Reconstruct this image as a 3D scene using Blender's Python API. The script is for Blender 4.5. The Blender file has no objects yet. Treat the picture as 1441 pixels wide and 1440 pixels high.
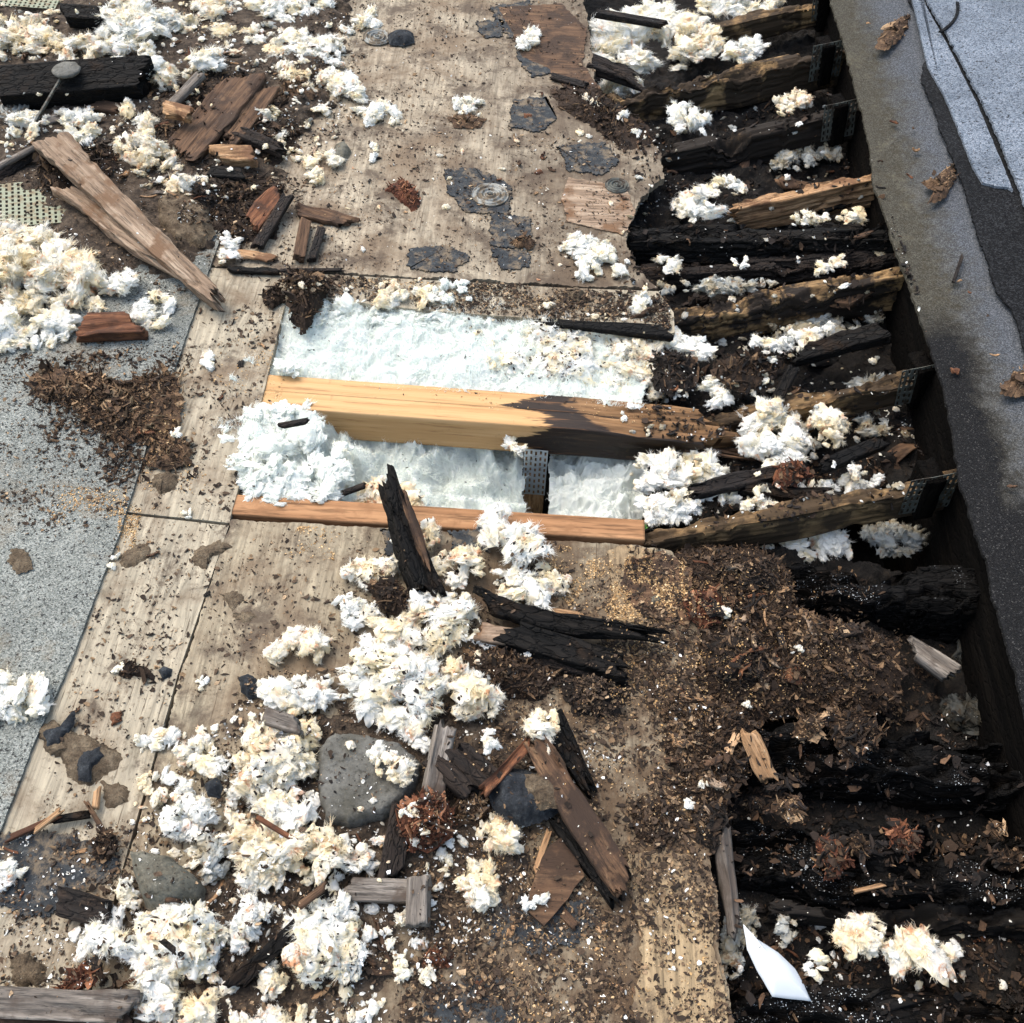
import bpy, math, random
import numpy as np
from mathutils import Vector, Matrix

random.seed(7)
RNG = np.random.default_rng(11)
scene = bpy.context.scene
COL = scene.collection

# ------------------------------------------------------------------ camera
F = 1441.0
CAM_H = 1.33
dY = np.array([135.0, 1900.0, -1441.0]); dY /= np.linalg.norm(dY)
dX = np.array([1.0, -0.06, 0.0]); dX[2] = -(dX[0]*dY[0] + dX[1]*dY[1]) / dY[2]; dX /= np.linalg.norm(dX)
dZ = np.cross(dX, dY)
M = np.array([dX, dY, dZ])
cam_data = bpy.data.cameras.new('camera')
cam_data.sensor_width = 36.0
cam_data.lens = 36.0
cam_data.clip_start = 0.02
cam_data.clip_end = 300
cam = bpy.data.objects.new('camera', cam_data)
COL.objects.link(cam)
mw = Matrix(M.tolist()).to_4x4()
mw.translation = (0, 0, CAM_H)
cam.matrix_world = mw
scene.camera = cam

# ------------------------------------------------------------------ light
SUN_EL, SUN_AZ = 62.0, -55.0          # azimuth from +Y, negative = to the left
world = bpy.data.worlds.new('World')
scene.world = world
world.use_nodes = True
wn = world.node_tree
sky = wn.nodes.new('ShaderNodeTexSky')
sky.sky_type = 'NISHITA'
sky.sun_disc = False
sky.sun_elevation = math.radians(SUN_EL)
sky.sun_rotation = math.radians(SUN_AZ)
sky.air_density = 1.6
sky.dust_density = 5.0
bg = wn.nodes['Background']
wn.links.new(sky.outputs[0], bg.inputs[0])
bg.inputs[1].default_value = 0.15
sky.altitude = 0.0
sun_data = bpy.data.lights.new('sun', 'SUN')
sun_data.energy = 0.85
sun_data.angle = math.radians(60)
sun_data.color = (1.0, 0.97, 0.93)
sun = bpy.data.objects.new('sun', sun_data)
COL.objects.link(sun)
el, az = math.radians(SUN_EL), math.radians(SUN_AZ)
sd = Vector((math.sin(az)*math.cos(el), math.cos(az)*math.cos(el), math.sin(el)))
sun.rotation_euler = sd.to_track_quat('Z', 'Y').to_euler()
sun.location = sd * 5
scene.view_settings.view_transform = 'Standard'
scene.view_settings.look = 'None'
scene.view_settings.exposure = 1.16
scene.view_settings.gamma = 1.0
scene.cycles.max_bounces = 8
scene.cycles.diffuse_bounces = 4
scene.cycles.transparent_max_bounces = 8

# ------------------------------------------------------------------ helpers: geometry of the place
def P(px, py, z=0.0):
    """the point of the horizontal plane at height z seen at this place of the photograph"""
    r = M @ np.array([(px - 720.5)/F, -(py - 720.0)/F, -1.0])
    t = (z - CAM_H) / r[2]
    return np.array([r[0]*t, r[1]*t, z])

def S(px, py, z=0.0):
    r = M @ np.array([(px - 720.5)/F, -(py - 720.0)/F, -1.0])
    return ((z - CAM_H) / r[2]) / F

TAB = RNG.random((64, 64, 64)).astype(np.float32)
def vn(p):
    p = np.asarray(p, dtype=np.float64)
    i = np.floor(p).astype(np.int64); f = p - i
    f = f*f*(3 - 2*f)
    i0 = i & 63; i1 = (i + 1) & 63
    x0, y0, z0 = i0[..., 0], i0[..., 1], i0[..., 2]
    x1, y1, z1 = i1[..., 0], i1[..., 1], i1[..., 2]
    fx, fy, fz = f[..., 0], f[..., 1], f[..., 2]
    a = TAB[x0, y0, z0]*(1-fx) + TAB[x1, y0, z0]*fx
    b = TAB[x0, y1, z0]*(1-fx) + TAB[x1, y1, z0]*fx
    c = TAB[x0, y0, z1]*(1-fx) + TAB[x1, y0, z1]*fx
    d = TAB[x0, y1, z1]*(1-fx) + TAB[x1, y1, z1]*fx
    return (a*(1-fy) + b*fy)*(1-fz) + (c*(1-fy) + d*fy)*fz
def fbm(p, o=3, g=0.5):
    p = np.asarray(p, dtype=np.float64)
    s, a, t = 0, 1.0, 0
    for k in range(o):
        s = s + a*vn(p*(2.03**k) + 17.3*k); t += a; a *= g
    return s/t
def billow(p, o=3, g=0.5):
    p = np.asarray(p, dtype=np.float64)
    s, a, t = 0, 1.0, 0
    for k in range(o):
        s = s + a*np.abs(2*vn(p*(2.1**k) + 9.1*k) - 1); t += a; a *= g
    return s/t

def mesh_np(name, V, faces_list, mats=None, smooth=True, rnd=None):
    """V (n,3); faces_list: list of (m,k) index arrays"""
    me = bpy.data.meshes.new(name)
    V = np.ascontiguousarray(V, dtype=np.float32)
    faces_list = [np.asarray(f, dtype=np.int32) for f in faces_list if len(f)]
    nl = sum(f.size for f in faces_list); nf = sum(len(f) for f in faces_list)
    me.vertices.add(len(V)); me.vertices.foreach_set('co', V.ravel())
    me.loops.add(nl); me.loops.foreach_set('vertex_index', np.concatenate([f.ravel() for f in faces_list]))
    tot = np.concatenate([np.full(len(f), f.shape[1], dtype=np.int32) for f in faces_list])
    st = np.concatenate([[0], np.cumsum(tot)[:-1]]).astype(np.int32)
    me.polygons.add(nf)
    me.polygons.foreach_set('loop_start', st); me.polygons.foreach_set('loop_total', tot)
    me.polygons.foreach_set('use_smooth', np.full(nf, smooth))
    if rnd is not None:
        at = me.attributes.new('rnd', 'FLOAT', 'POINT'); at.data.foreach_set('value', np.asarray(rnd, dtype=np.float32))
    me.update(calc_edges=True); me.validate()
    if mats is not None: me.materials.append(mats)
    return me

def link(name, me, parent=None):
    o = bpy.data.objects.new(name, me); COL.objects.link(o)
    if parent is not None: o.parent = parent
    return o
def tag(o, label, cat, group=None, kind=None):
    if label: o['label'] = label
    if cat: o['category'] = cat
    if group: o['group'] = group
    if kind: o['kind'] = kind
    return o
def empty(name, loc=(0, 0, 0)):
    o = bpy.data.objects.new(name, None); o.empty_display_size = 0.05
    COL.objects.link(o); o.location = tuple(loc); return o

def in_poly(pts, poly):
    x, y = pts[:, 0], pts[:, 1]; c = np.zeros(len(pts), bool); n = len(poly); j = n-1
    for i in range(n):
        xi, yi = poly[i]; xj, yj = poly[j]
        with np.errstate(divide='ignore', invalid='ignore'):
            c ^= ((yi > y) != (yj > y)) & (x < (xj-xi)*(y-yi)/((yj-yi) if yj != yi else 1e-9) + xi)
        j = i
    return c
def poly_area(poly):
    p = np.array(poly, float); x, y = p[:, 0], p[:, 1]
    return 0.5*abs(np.dot(x, np.roll(y, -1)) - np.dot(y, np.roll(x, -1)))
def rand_in(poly, n):
    p = np.array(poly, float); lo, hi = p.min(0), p.max(0); out = np.zeros((0, 2))
    while len(out) < n:
        q = RNG.random((max(n*3, 20), 2))*(hi-lo) + lo
        out = np.vstack([out, q[in_poly(q, poly)]])
    return out[:n]
def wpoly(poly, z=0.0):
    return np.array([P(x, y, z)[:2] for x, y in poly])
def ragged(w, step, amp, seed=0.0, freq=None):
    """subdivide a world-space outline and push it about; strong settings also break it sharply"""
    out = []; n = len(w); d0 = 0.0
    for i in range(n):
        a, b = w[i], w[(i+1) % n]; L = np.linalg.norm(b-a); k = max(1, int(L/step))
        t = (b-a)/max(L, 1e-9); nn = np.array([-t[1], t[0]])
        for j in range(k):
            q = a + (b-a)*j/k; s = (d0 + L*j/k)
            h = fbm(np.array([[s*(freq or 60.0), seed, 3.1]]), 3)[0] - 0.5
            e = (RNG.random()-0.5)*amp*0.55 if amp >= 0.003 else 0.0
            out.append(q + nn*(h*2*amp + e))
        d0 += L
    return np.array(out)

# ------------------------------------------------------------------ materials
def newmat(name):
    m = bpy.data.materials.new(name); m.use_nodes = True
    nt = m.node_tree; b = nt.nodes['Principled BSDF']; b.inputs['Roughness'].default_value = 0.85
    b.inputs['Specular IOR Level'].default_value = 0.3
    return m, nt, b
def N(nt, t, **kw):
    n = nt.nodes.new(t)
    for k, v in kw.items():
        if k in n.inputs.keys() if hasattr(n.inputs, 'keys') else False: n.inputs[k].default_value = v
        else: setattr(n, k, v)
    return n
def coords(nt, kind='Object', scale=(1, 1, 1)):
    tc = nt.nodes.new('ShaderNodeTexCoord'); mp = nt.nodes.new('ShaderNodeMapping')
    mp.inputs['Scale'].default_value = scale
    nt.links.new(tc.outputs[kind], mp.inputs['Vector']); return mp.outputs[0]
def noise(nt, vec, scale, detail=4, rough=0.6, dist=0.0):
    n = nt.nodes.new('ShaderNodeTexNoise'); n.inputs['Scale'].default_value = scale
    n.inputs['Detail'].default_value = detail; n.inputs['Roughness'].default_value = rough
    n.inputs['Distortion'].default_value = dist; nt.links.new(vec, n.inputs['Vector']); return n.outputs[0]
def ramp(nt, fac, stops, interp='LINEAR'):
    r = nt.nodes.new('ShaderNodeValToRGB'); r.color_ramp.interpolation = interp
    e = r.color_ramp.elements
    while len(e) < len(stops): e.new(0.5)
    for k, (p, c) in enumerate(stops):
        e[k].position = p
        e[k].color = (c, c, c, 1) if isinstance(c, (int, float)) else (*c, 1)
    nt.links.new(fac, r.inputs[0]); return r.outputs[0]
def mix(nt, fac, a, b, mode='MIX'):
    m = nt.nodes.new('ShaderNodeMix'); m.data_type = 'RGBA'; m.blend_type = mode
    if isinstance(fac, (int, float)): m.inputs[0].default_value = fac
    else: nt.links.new(fac, m.inputs[0])
    for idx, c in ((6, a), (7, b)):
        if isinstance(c, tuple): m.inputs[idx].default_value = (*c, 1)
        else: nt.links.new(c, m.inputs[idx])
    return m.outputs[2]
def math_n(nt, op, a, b=0.0, clamp=False):
    m = nt.nodes.new('ShaderNodeMath'); m.operation = op; m.use_clamp = clamp
    for i, c in enumerate((a, b)):
        if isinstance(c, (int, float)): m.inputs[i].default_value = c
        else: nt.links.new(c, m.inputs[i])
    return m.outputs[0]
def bump(nt, b, h, strength=0.5, dist=0.002):
    n = nt.nodes.new('ShaderNodeBump'); n.inputs['Strength'].default_value = strength
    n.inputs['Distance'].default_value = dist
    nt.links.new(h, n.inputs['Height']); nt.links.new(n.outputs[0], b.inputs['Normal']); return n
def rndoffset(nt, vec, amt=3.0):
    oi = nt.nodes.new('ShaderNodeObjectInfo')
    c = nt.nodes.new('ShaderNodeCombineXYZ')
    m1 = math_n(nt, 'MULTIPLY', oi.outputs['Random'], amt*7)
    for i in range(3): nt.links.new(m1, c.inputs[i])
    v = nt.nodes.new('ShaderNodeVectorMath'); v.operation = 'ADD'
    nt.links.new(vec, v.inputs[0]); nt.links.new(c.outputs[0], v.inputs[1]); return v.outputs[0], oi.outputs['Random']

def wood(name, dark, mid, light, stain=None, stain_amt=0.4, grain=90.0, rough=0.85, bumps=0.8, speck=None, spec=0.3):
    m, nt, b = newmat(name)
    base, r = rndoffset(nt, coords(nt))
    mp = nt.nodes.new('ShaderNodeMapping'); mp.inputs['Scale'].default_value = (grain*0.06, grain, grain)
    nt.links.new(base, mp.inputs[0])
    g = noise(nt, mp.outputs[0], 1.0, 6, 0.65, 0.4)
    mp2 = nt.nodes.new('ShaderNodeMapping'); mp2.inputs['Scale'].default_value = (grain*0.3, grain*3.5, grain*3.5)
    nt.links.new(base, mp2.inputs[0])
    g2 = noise(nt, mp2.outputs[0], 1.0, 3, 0.7)
    col = ramp(nt, g, [(0.3, dark), (0.5, mid), (0.68, light)])
    col = mix(nt, math_n(nt, 'MULTIPLY', ramp(nt, g2, [(0.36, 1.0), (0.5, 0.0)]), 0.8), col, tuple(c*0.35 for c in dark))
    big = noise(nt, base, 14.0, 5, 0.65)
    if stain is not None:
        lo = 0.62 - stain_amt*0.3
        col = mix(nt, ramp(nt, big, [(lo, 0.0), (lo+0.1, 1.0)]), col, stain)
    col = mix(nt, math_n(nt, 'MULTIPLY', r, 0.35), col, tuple(c*0.6 for c in mid))
    if speck:
        sc, th, sc_col, mask_lo = speck
        s = noise(nt, base, sc, 1, 0.5)
        k = ramp(nt, s, [(th, 0.0), (th+0.03, 1.0)])
        mk = ramp(nt, noise(nt, base, 9.0, 3, 0.6), [(mask_lo, 0.0), (mask_lo+0.12, 1.0)])
        geo = nt.nodes.new('ShaderNodeNewGeometry'); sp = nt.nodes.new('ShaderNodeSeparateXYZ')
        nt.links.new(geo.outputs['Normal'], sp.inputs[0])
        up = ramp(nt, sp.outputs[2], [(0.45, 0.0), (0.75, 1.0)])
        k = math_n(nt, 'MULTIPLY', math_n(nt, 'MULTIPLY', k, mk), up)
        col = mix(nt, k, col, sc_col)
    h = math_n(nt, 'ADD', math_n(nt, 'MULTIPLY', g, 1.0), math_n(nt, 'MULTIPLY', g2, 0.6))
    if mid[0] < 0.02:
        mpc = nt.nodes.new('ShaderNodeMapping'); mpc.inputs['Scale'].default_value = (38, 85, 85); nt.links.new(base, mpc.inputs[0])
        vc = nt.nodes.new('ShaderNodeTexVoronoi'); vc.feature = 'DISTANCE_TO_EDGE'; vc.inputs['Scale'].default_value = 1.0
        wv = nt.nodes.new('ShaderNodeVectorMath'); wv.operation = 'ADD'; nz_ = nt.nodes.new('ShaderNodeTexNoise'); nz_.inputs['Scale'].default_value = 1.2
        nt.links.new(mpc.outputs[0], nz_.inputs['Vector']); nt.links.new(mpc.outputs[0], wv.inputs[0]); nt.links.new(nz_.outputs[1], wv.inputs[1]); nt.links.new(wv.outputs[0], vc.inputs['Vector'])
        h = math_n(nt, 'ADD', h, ramp(nt, vc.outputs['Distance'], [(0.0, 0.0), (0.14, 1.0)]))
    nt.links.new(col, b.inputs['Base Color'])
    b.inputs['Roughness'].default_value = rough
    b.inputs['Specular IOR Level'].default_value = spec
    bump(nt, b, h, bumps, 0.003)
    return m

def insul(name, white, cream, peach, amt):
    m, nt, b = newmat(name)
    v = coords(nt, 'Object')
    geo = nt.nodes.new('ShaderNodeNewGeometry')
    p = geo.outputs['Position']
    n1 = noise(nt, p, 24.0, 5, 0.7, 0.4)
    n2 = noise(nt, p, 48.0, 5, 0.7, 0.6)
    n3 = noise(nt, p, 230.0, 3, 0.7)
    col = ramp(nt, n1, [(0.62-amt*0.35, white), (0.72-amt*0.22, cream)])
    col = mix(nt, ramp(nt, n2, [(0.66-amt*0.16, 0.0), (0.75-amt*0.14, 1.0)]), col, peach)
    col = mix(nt, ramp(nt, n3, [(0.22, 0.5), (0.28, 0.0)]), col, (0.35, 0.28, 0.2))
    df = nt.nodes.new('ShaderNodeBsdfDiffuse'); tl = nt.nodes.new('ShaderNodeBsdfTranslucent')
    nt.links.new(col, df.inputs[0]); nt.links.new(col, tl.inputs[0])
    ms = nt.nodes.new('ShaderNodeMixShader'); ms.inputs[0].default_value = 0.46
    nt.links.new(df.outputs[0], ms.inputs[1]); nt.links.new(tl.outputs[0], ms.inputs[2])
    out = nt.nodes['Material Output']; nt.links.new(ms.outputs[0], out.inputs['Surface']); nt.nodes.remove(b)
    h = noise(nt, p, 420.0, 4, 0.8, 1.2)
    n = nt.nodes.new('ShaderNodeBump'); n.inputs['Strength'].default_value = 0.3; n.inputs['Distance'].default_value = 0.0015
    nt.links.new(h, n.inputs['Height']); nt.links.new(n.outputs[0], df.inputs['Normal'])
    return m

def rndmat(name, stops, rough=0.9, extra=True):
    m, nt, b = newmat(name)
    at = nt.nodes.new('ShaderNodeAttribute'); at.attribute_name = 'rnd'
    col = ramp(nt, at.outputs['Fac'], stops)
    geo = nt.nodes.new('ShaderNodeNewGeometry')
    n = noise(nt, geo.outputs['Position'], 260.0, 3, 0.7)
    col = mix(nt, ramp(nt, n, [(0.3, 0.6), (0.55, 0.0)]), col, (0.02, 0.012, 0.008))
    nt.links.new(col, b.inputs['Base Color']); b.inputs['Roughness'].default_value = rough
    bump(nt, b, n, 0.5, 0.002)
    return m

MT = {}
MT['weathered'] = wood('weathered wood', (0.09, 0.06, 0.04), (0.24, 0.17, 0.115), (0.42, 0.33, 0.24), (0.13, 0.07, 0.035), 0.35, 70, bumps=1.0)
MT['brown'] = wood('brown damp wood', (0.035, 0.02, 0.012), (0.10, 0.055, 0.03), (0.20, 0.12, 0.065), (0.03, 0.018, 0.012), 0.5, 80, bumps=1.0)
MT['dark'] = wood('dark rotten wood', (0.006, 0.0045, 0.004), (0.019, 0.0125, 0.009), (0.052, 0.033, 0.021), (0.008, 0.006, 0.005), 0.5, 80, bumps=1.0)
MT['char'] = wood('black rotten wood', (0.0015, 0.0015, 0.0015), (0.004, 0.0037, 0.0034), (0.014, 0.011, 0.0085), (0.018, 0.010, 0.005), 0.2, 60, rough=0.75, bumps=1.0, spec=0.15)
MT['charspeck'] = wood('black rotten wood with white grains', (0.001, 0.001, 0.001), (0.0028, 0.0026, 0.0026), (0.008, 0.0072, 0.0066), (0.006, 0.004, 0.0025), 0.3, 60, rough=0.75, bumps=1.0, speck=(420.0, 0.67, (0.6, 0.64, 0.66), 0.5), spec=0.1)
MT['rust'] = wood('red brown rotten wood', (0.05, 0.018, 0.008), (0.14, 0.055, 0.025), (0.28, 0.13, 0.06), (0.04, 0.018, 0.01), 0.4, 100, bumps=1.0)
MT['tan'] = wood('pale tan splinter wood', (0.16, 0.09, 0.045), (0.34, 0.2, 0.10), (0.5, 0.33, 0.19), (0.12, 0.06, 0.03), 0.3, 110, bumps=0.8)
MT['joist'] = wood('damp tan joist timber', (0.07, 0.04, 0.017), (0.21, 0.13, 0.058), (0.34, 0.225, 0.105), (0.009, 0.006, 0.004), 0.72, 45, bumps=0.8)
MT['joistdark'] = wood('stained joist timber', (0.015, 0.009, 0.005), (0.05, 0.03, 0.015), (0.12, 0.074, 0.035), (0.005, 0.004, 0.003), 0.95, 45, bumps=0.8)
MT['orange'] = wood('orange chord timber', (0.18, 0.085, 0.035), (0.31, 0.16, 0.075), (0.42, 0.24, 0.12), (0.22, 0.11, 0.05), 0.2, 40, bumps=0.25)
MT['grey'] = wood('grey weathered wood', (0.05, 0.045, 0.04), (0.15, 0.13, 0.11), (0.32, 0.29, 0.25), (0.06, 0.045, 0.035), 0.35, 80, bumps=1.0)
MT['void'] = wood('board blackened for shade', (0.0015, 0.0014, 0.0013), (0.0035, 0.003, 0.0027), (0.008, 0.0065, 0.005), (0.006, 0.004, 0.003), 0.15, 40, rough=0.9, bumps=0.6, spec=0.05)  # near black: the shade under the flashing is put into this colour
MT['iw'] = insul('white insulation', (0.91, 0.915, 0.88), (0.88, 0.80, 0.58), (0.72, 0.42, 0.26), 0.42)
MT['ic'] = insul('cream insulation', (0.90, 0.89, 0.83), (0.87, 0.77, 0.54), (0.68, 0.38, 0.22), 0.6)
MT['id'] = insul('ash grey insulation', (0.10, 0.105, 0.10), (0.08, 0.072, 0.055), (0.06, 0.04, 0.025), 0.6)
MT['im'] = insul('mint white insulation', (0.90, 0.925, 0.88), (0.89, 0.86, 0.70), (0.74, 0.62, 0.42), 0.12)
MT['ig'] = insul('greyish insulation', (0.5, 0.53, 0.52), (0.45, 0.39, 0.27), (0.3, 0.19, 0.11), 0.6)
MT['crumb'] = rndmat('wood crumbs', [(0.0, (0.010, 0.007, 0.005)), (0.45, (0.036, 0.024, 0.016)), (0.75, (0.09, 0.06, 0.038)), (0.92, (0.22, 0.145, 0.08)), (1.0, (0.40, 0.29, 0.18))])
MT['saw'] = rndmat('sawdust', [(0.0, (0.22, 0.13, 0.06)), (0.5, (0.45, 0.28, 0.12)), (1.0, (0.68, 0.5, 0.28))])
MT['blackcrumb'] = rndmat('black crumbs', [(0.0, (0.004, 0.004, 0.004)), (0.6, (0.015, 0.011, 0.009)), (0.9, (0.05, 0.03, 0.018)), (1.0, (0.16, 0.09, 0.05))])
MT['lint'] = rndmat('insulation lint', [(0.0, (0.6, 0.6, 0.56)), (0.5, (0.85, 0.83, 0.74)), (1.0, (0.9, 0.92, 0.94))])
MT['rot'] = rndmat('rotten wood fibre', [(0.0, (0.005, 0.0035, 0.0025)), (0.45, (0.024, 0.014, 0.008)), (0.8, (0.062, 0.036, 0.019)), (1.0, (0.19, 0.12, 0.065))])
MT['rotred'] = rndmat('red rotten fibre', [(0.0, (0.025, 0.009, 0.005)), (0.4, (0.09, 0.03, 0.015)), (0.75, (0.17, 0.066, 0.03)), (1.0, (0.32, 0.15, 0.08))])
MT['rotblack'] = rndmat('black rotten fibre', [(0.0, (0.004, 0.0035, 0.003)), (0.5, (0.012, 0.009, 0.007)), (0.85, (0.035, 0.022, 0.014)), (1.0, (0.11, 0.065, 0.035))])
MT['rottan'] = rndmat('tan rotten fibre', [(0.0, (0.022, 0.013, 0.008)), (0.35, (0.08, 0.047, 0.026)), (0.75, (0.20, 0.125, 0.068)), (1.0, (0.42, 0.29, 0.17))])

def earth(name, c1, c2, c3, sc=60.0, bs=1.0):
    m, nt, b = newmat(name)
    geo = nt.nodes.new('ShaderNodeNewGeometry'); p = geo.outputs['Position']
    n = noise(nt, p, sc, 8, 0.7, 0.2); n2 = noise(nt, p, sc*6, 4, 0.7)
    col = ramp(nt, n, [(0.36, c1), (0.52, c2), (0.66, c3)])
    col = mix(nt, ramp(nt, n2, [(0.3, 0.7), (0.48, 0.0)]), col, tuple(c*0.3 for c in c1))
    col = mix(nt, ramp(nt, n2, [(0.62, 0.0), (0.7, 0.6)]), col, tuple(min(1, c*1.6) for c in c3))
    nt.links.new(col, b.inputs['Base Color']); b.inputs['Roughness'].default_value = 0.95
    bump(nt, b, math_n(nt, 'ADD', n, n2), bs, 0.004); return m
MT['mud'] = earth('olive brown mud', (0.06, 0.042, 0.026), (0.12, 0.09, 0.058), (0.19, 0.15, 0.10))
MT['soil'] = earth('dark brown soil', (0.02, 0.015, 0.011), (0.06, 0.044, 0.031), (0.125, 0.097, 0.07), 40)
MT['blacksoil'] = earth('black debris', (0.002, 0.0017, 0.0014), (0.0055, 0.0045, 0.0037), (0.017, 0.012, 0.008), 40)
MT['stone'] = earth('grey stone', (0.075, 0.068, 0.05), (0.125, 0.12, 0.095), (0.165, 0.16, 0.13), 25, 0.8)
MT['concrete'] = earth('flat grey stone', (0.06, 0.058, 0.047), (0.098, 0.097, 0.086), (0.13, 0.13, 0.118), 22, 0.7)
MT['tar'] = earth('black tar', (0.01, 0.012, 0.015), (0.022, 0.026, 0.031), (0.055, 0.063, 0.07), 70, 0.8)

def worntar():
    m, nt, b = newmat('worn black felt with wood showing through'); geo = nt.nodes.new('ShaderNodeNewGeometry'); p = geo.outputs['Position']
    n = noise(nt, p, 70.0, 8, 0.75, 0.2); n2 = noise(nt, p, 28.0, 8, 0.75)
    col = ramp(nt, n, [(0.35, (0.012, 0.014, 0.017)), (0.55, (0.028, 0.033, 0.037)), (0.72, (0.085, 0.09, 0.088))])
    col = mix(nt, ramp(nt, n2, [(0.5, 0.0), (0.6, 0.9)]), col, (0.14, 0.11, 0.075))
    nt.links.new(col, b.inputs['Base Color']); b.inputs['Roughness'].default_value = 0.9; bump(nt, b, n, 0.8, 0.003); return m
MT['worntar'] = worntar()

def granules(name, cols, brown=0.0, sc=360.0, dark_th=0.36, patch=None):
    m, nt, b = newmat(name)
    geo = nt.nodes.new('ShaderNodeNewGeometry'); p = geo.outputs['Position']
    v = nt.nodes.new('ShaderNodeTexVoronoi'); v.inputs['Scale'].default_value = sc
    nt.links.new(p, v.inputs['Vector'])
    sep = nt.nodes.new('ShaderNodeSeparateColor'); nt.links.new(v.outputs['Color'], sep.inputs[0])
    col = ramp(nt, sep.outputs[0], [(0.0, cols[0]), (0.28, cols[1]), (0.6, cols[2]), (1.0, cols[3])])
    n = noise(nt, p, 7.0, 6, 0.65)
    col = mix(nt, ramp(nt, n, [(0.3, 0.55), (0.6, 0.0)]), col, tuple(c*0.45 for c in cols[1]))
    n3 = noise(nt, p, 150.0, 3, 0.6)
    col = mix(nt, ramp(nt, n3, [(dark_th, 0.9), (dark_th+0.05, 0.0)]), col, (0.012, 0.012, 0.014))
    if brown > 0:
        n2 = noise(nt, p, 5.0, 8, 0.72, 0.3)
        col = mix(nt, ramp(nt, n2, [(0.62-brown*0.2, 0.0), (0.74-brown*0.1, 0.8)]), col, (0.16, 0.12, 0.075))
    if patch:
        lo, pc = patch
        n4 = noise(nt, p, 9.0, 8, 0.7)
        col = mix(nt, ramp(nt, n4, [(lo, 0.0), (lo+0.06, 1.0)]), col, pc)
    nt.links.new(col, b.inputs['Base Color']); b.inputs['Roughness'].default_value = 0.9
    b.inputs['Specular IOR Level'].default_value = 0.12
    bump(nt, b, v.outputs['Distance'], 0.6, 0.0015); return m
MT['felt'] = granules('grey mineral felt', [(0.05, 0.055, 0.052), (0.14, 0.153, 0.142), (0.195, 0.21, 0.193), (0.32, 0.33, 0.305)], 0.55, 560, 0.36)
MT['bluefelt'] = granules('blue grey mineral shingle', [(0.045, 0.056, 0.075), (0.095, 0.12, 0.152), (0.14, 0.168, 0.208), (0.23, 0.26, 0.30)], 0.0, 480, 0.35)
MT['cap'] = granules('worn edge flashing', [(0.045, 0.045, 0.04), (0.075, 0.073, 0.062), (0.105, 0.10, 0.085), (0.15, 0.145, 0.125)], 0.5, 500, 0.27)
MT['capblue'] = granules('blue grey worn felt', [(0.045, 0.055, 0.07), (0.075, 0.088, 0.11), (0.105, 0.125, 0.155), (0.16, 0.18, 0.21)], 0.0, 420, 0.36, patch=(0.6, (0.03, 0.033, 0.038)))
MT['asphalt'] = granules('black asphalt felt', [(0.003, 0.003, 0.004), (0.005, 0.0055, 0.0065), (0.008, 0.009, 0.010), (0.025, 0.027, 0.03)], 0.0, 420, 0.25)
MT['darkcap'] = granules('dark worn flashing', [(0.008, 0.0085, 0.009), (0.014, 0.015, 0.016), (0.022, 0.023, 0.023), (0.05, 0.05, 0.048)], 0.12, 420, 0.3)

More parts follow.
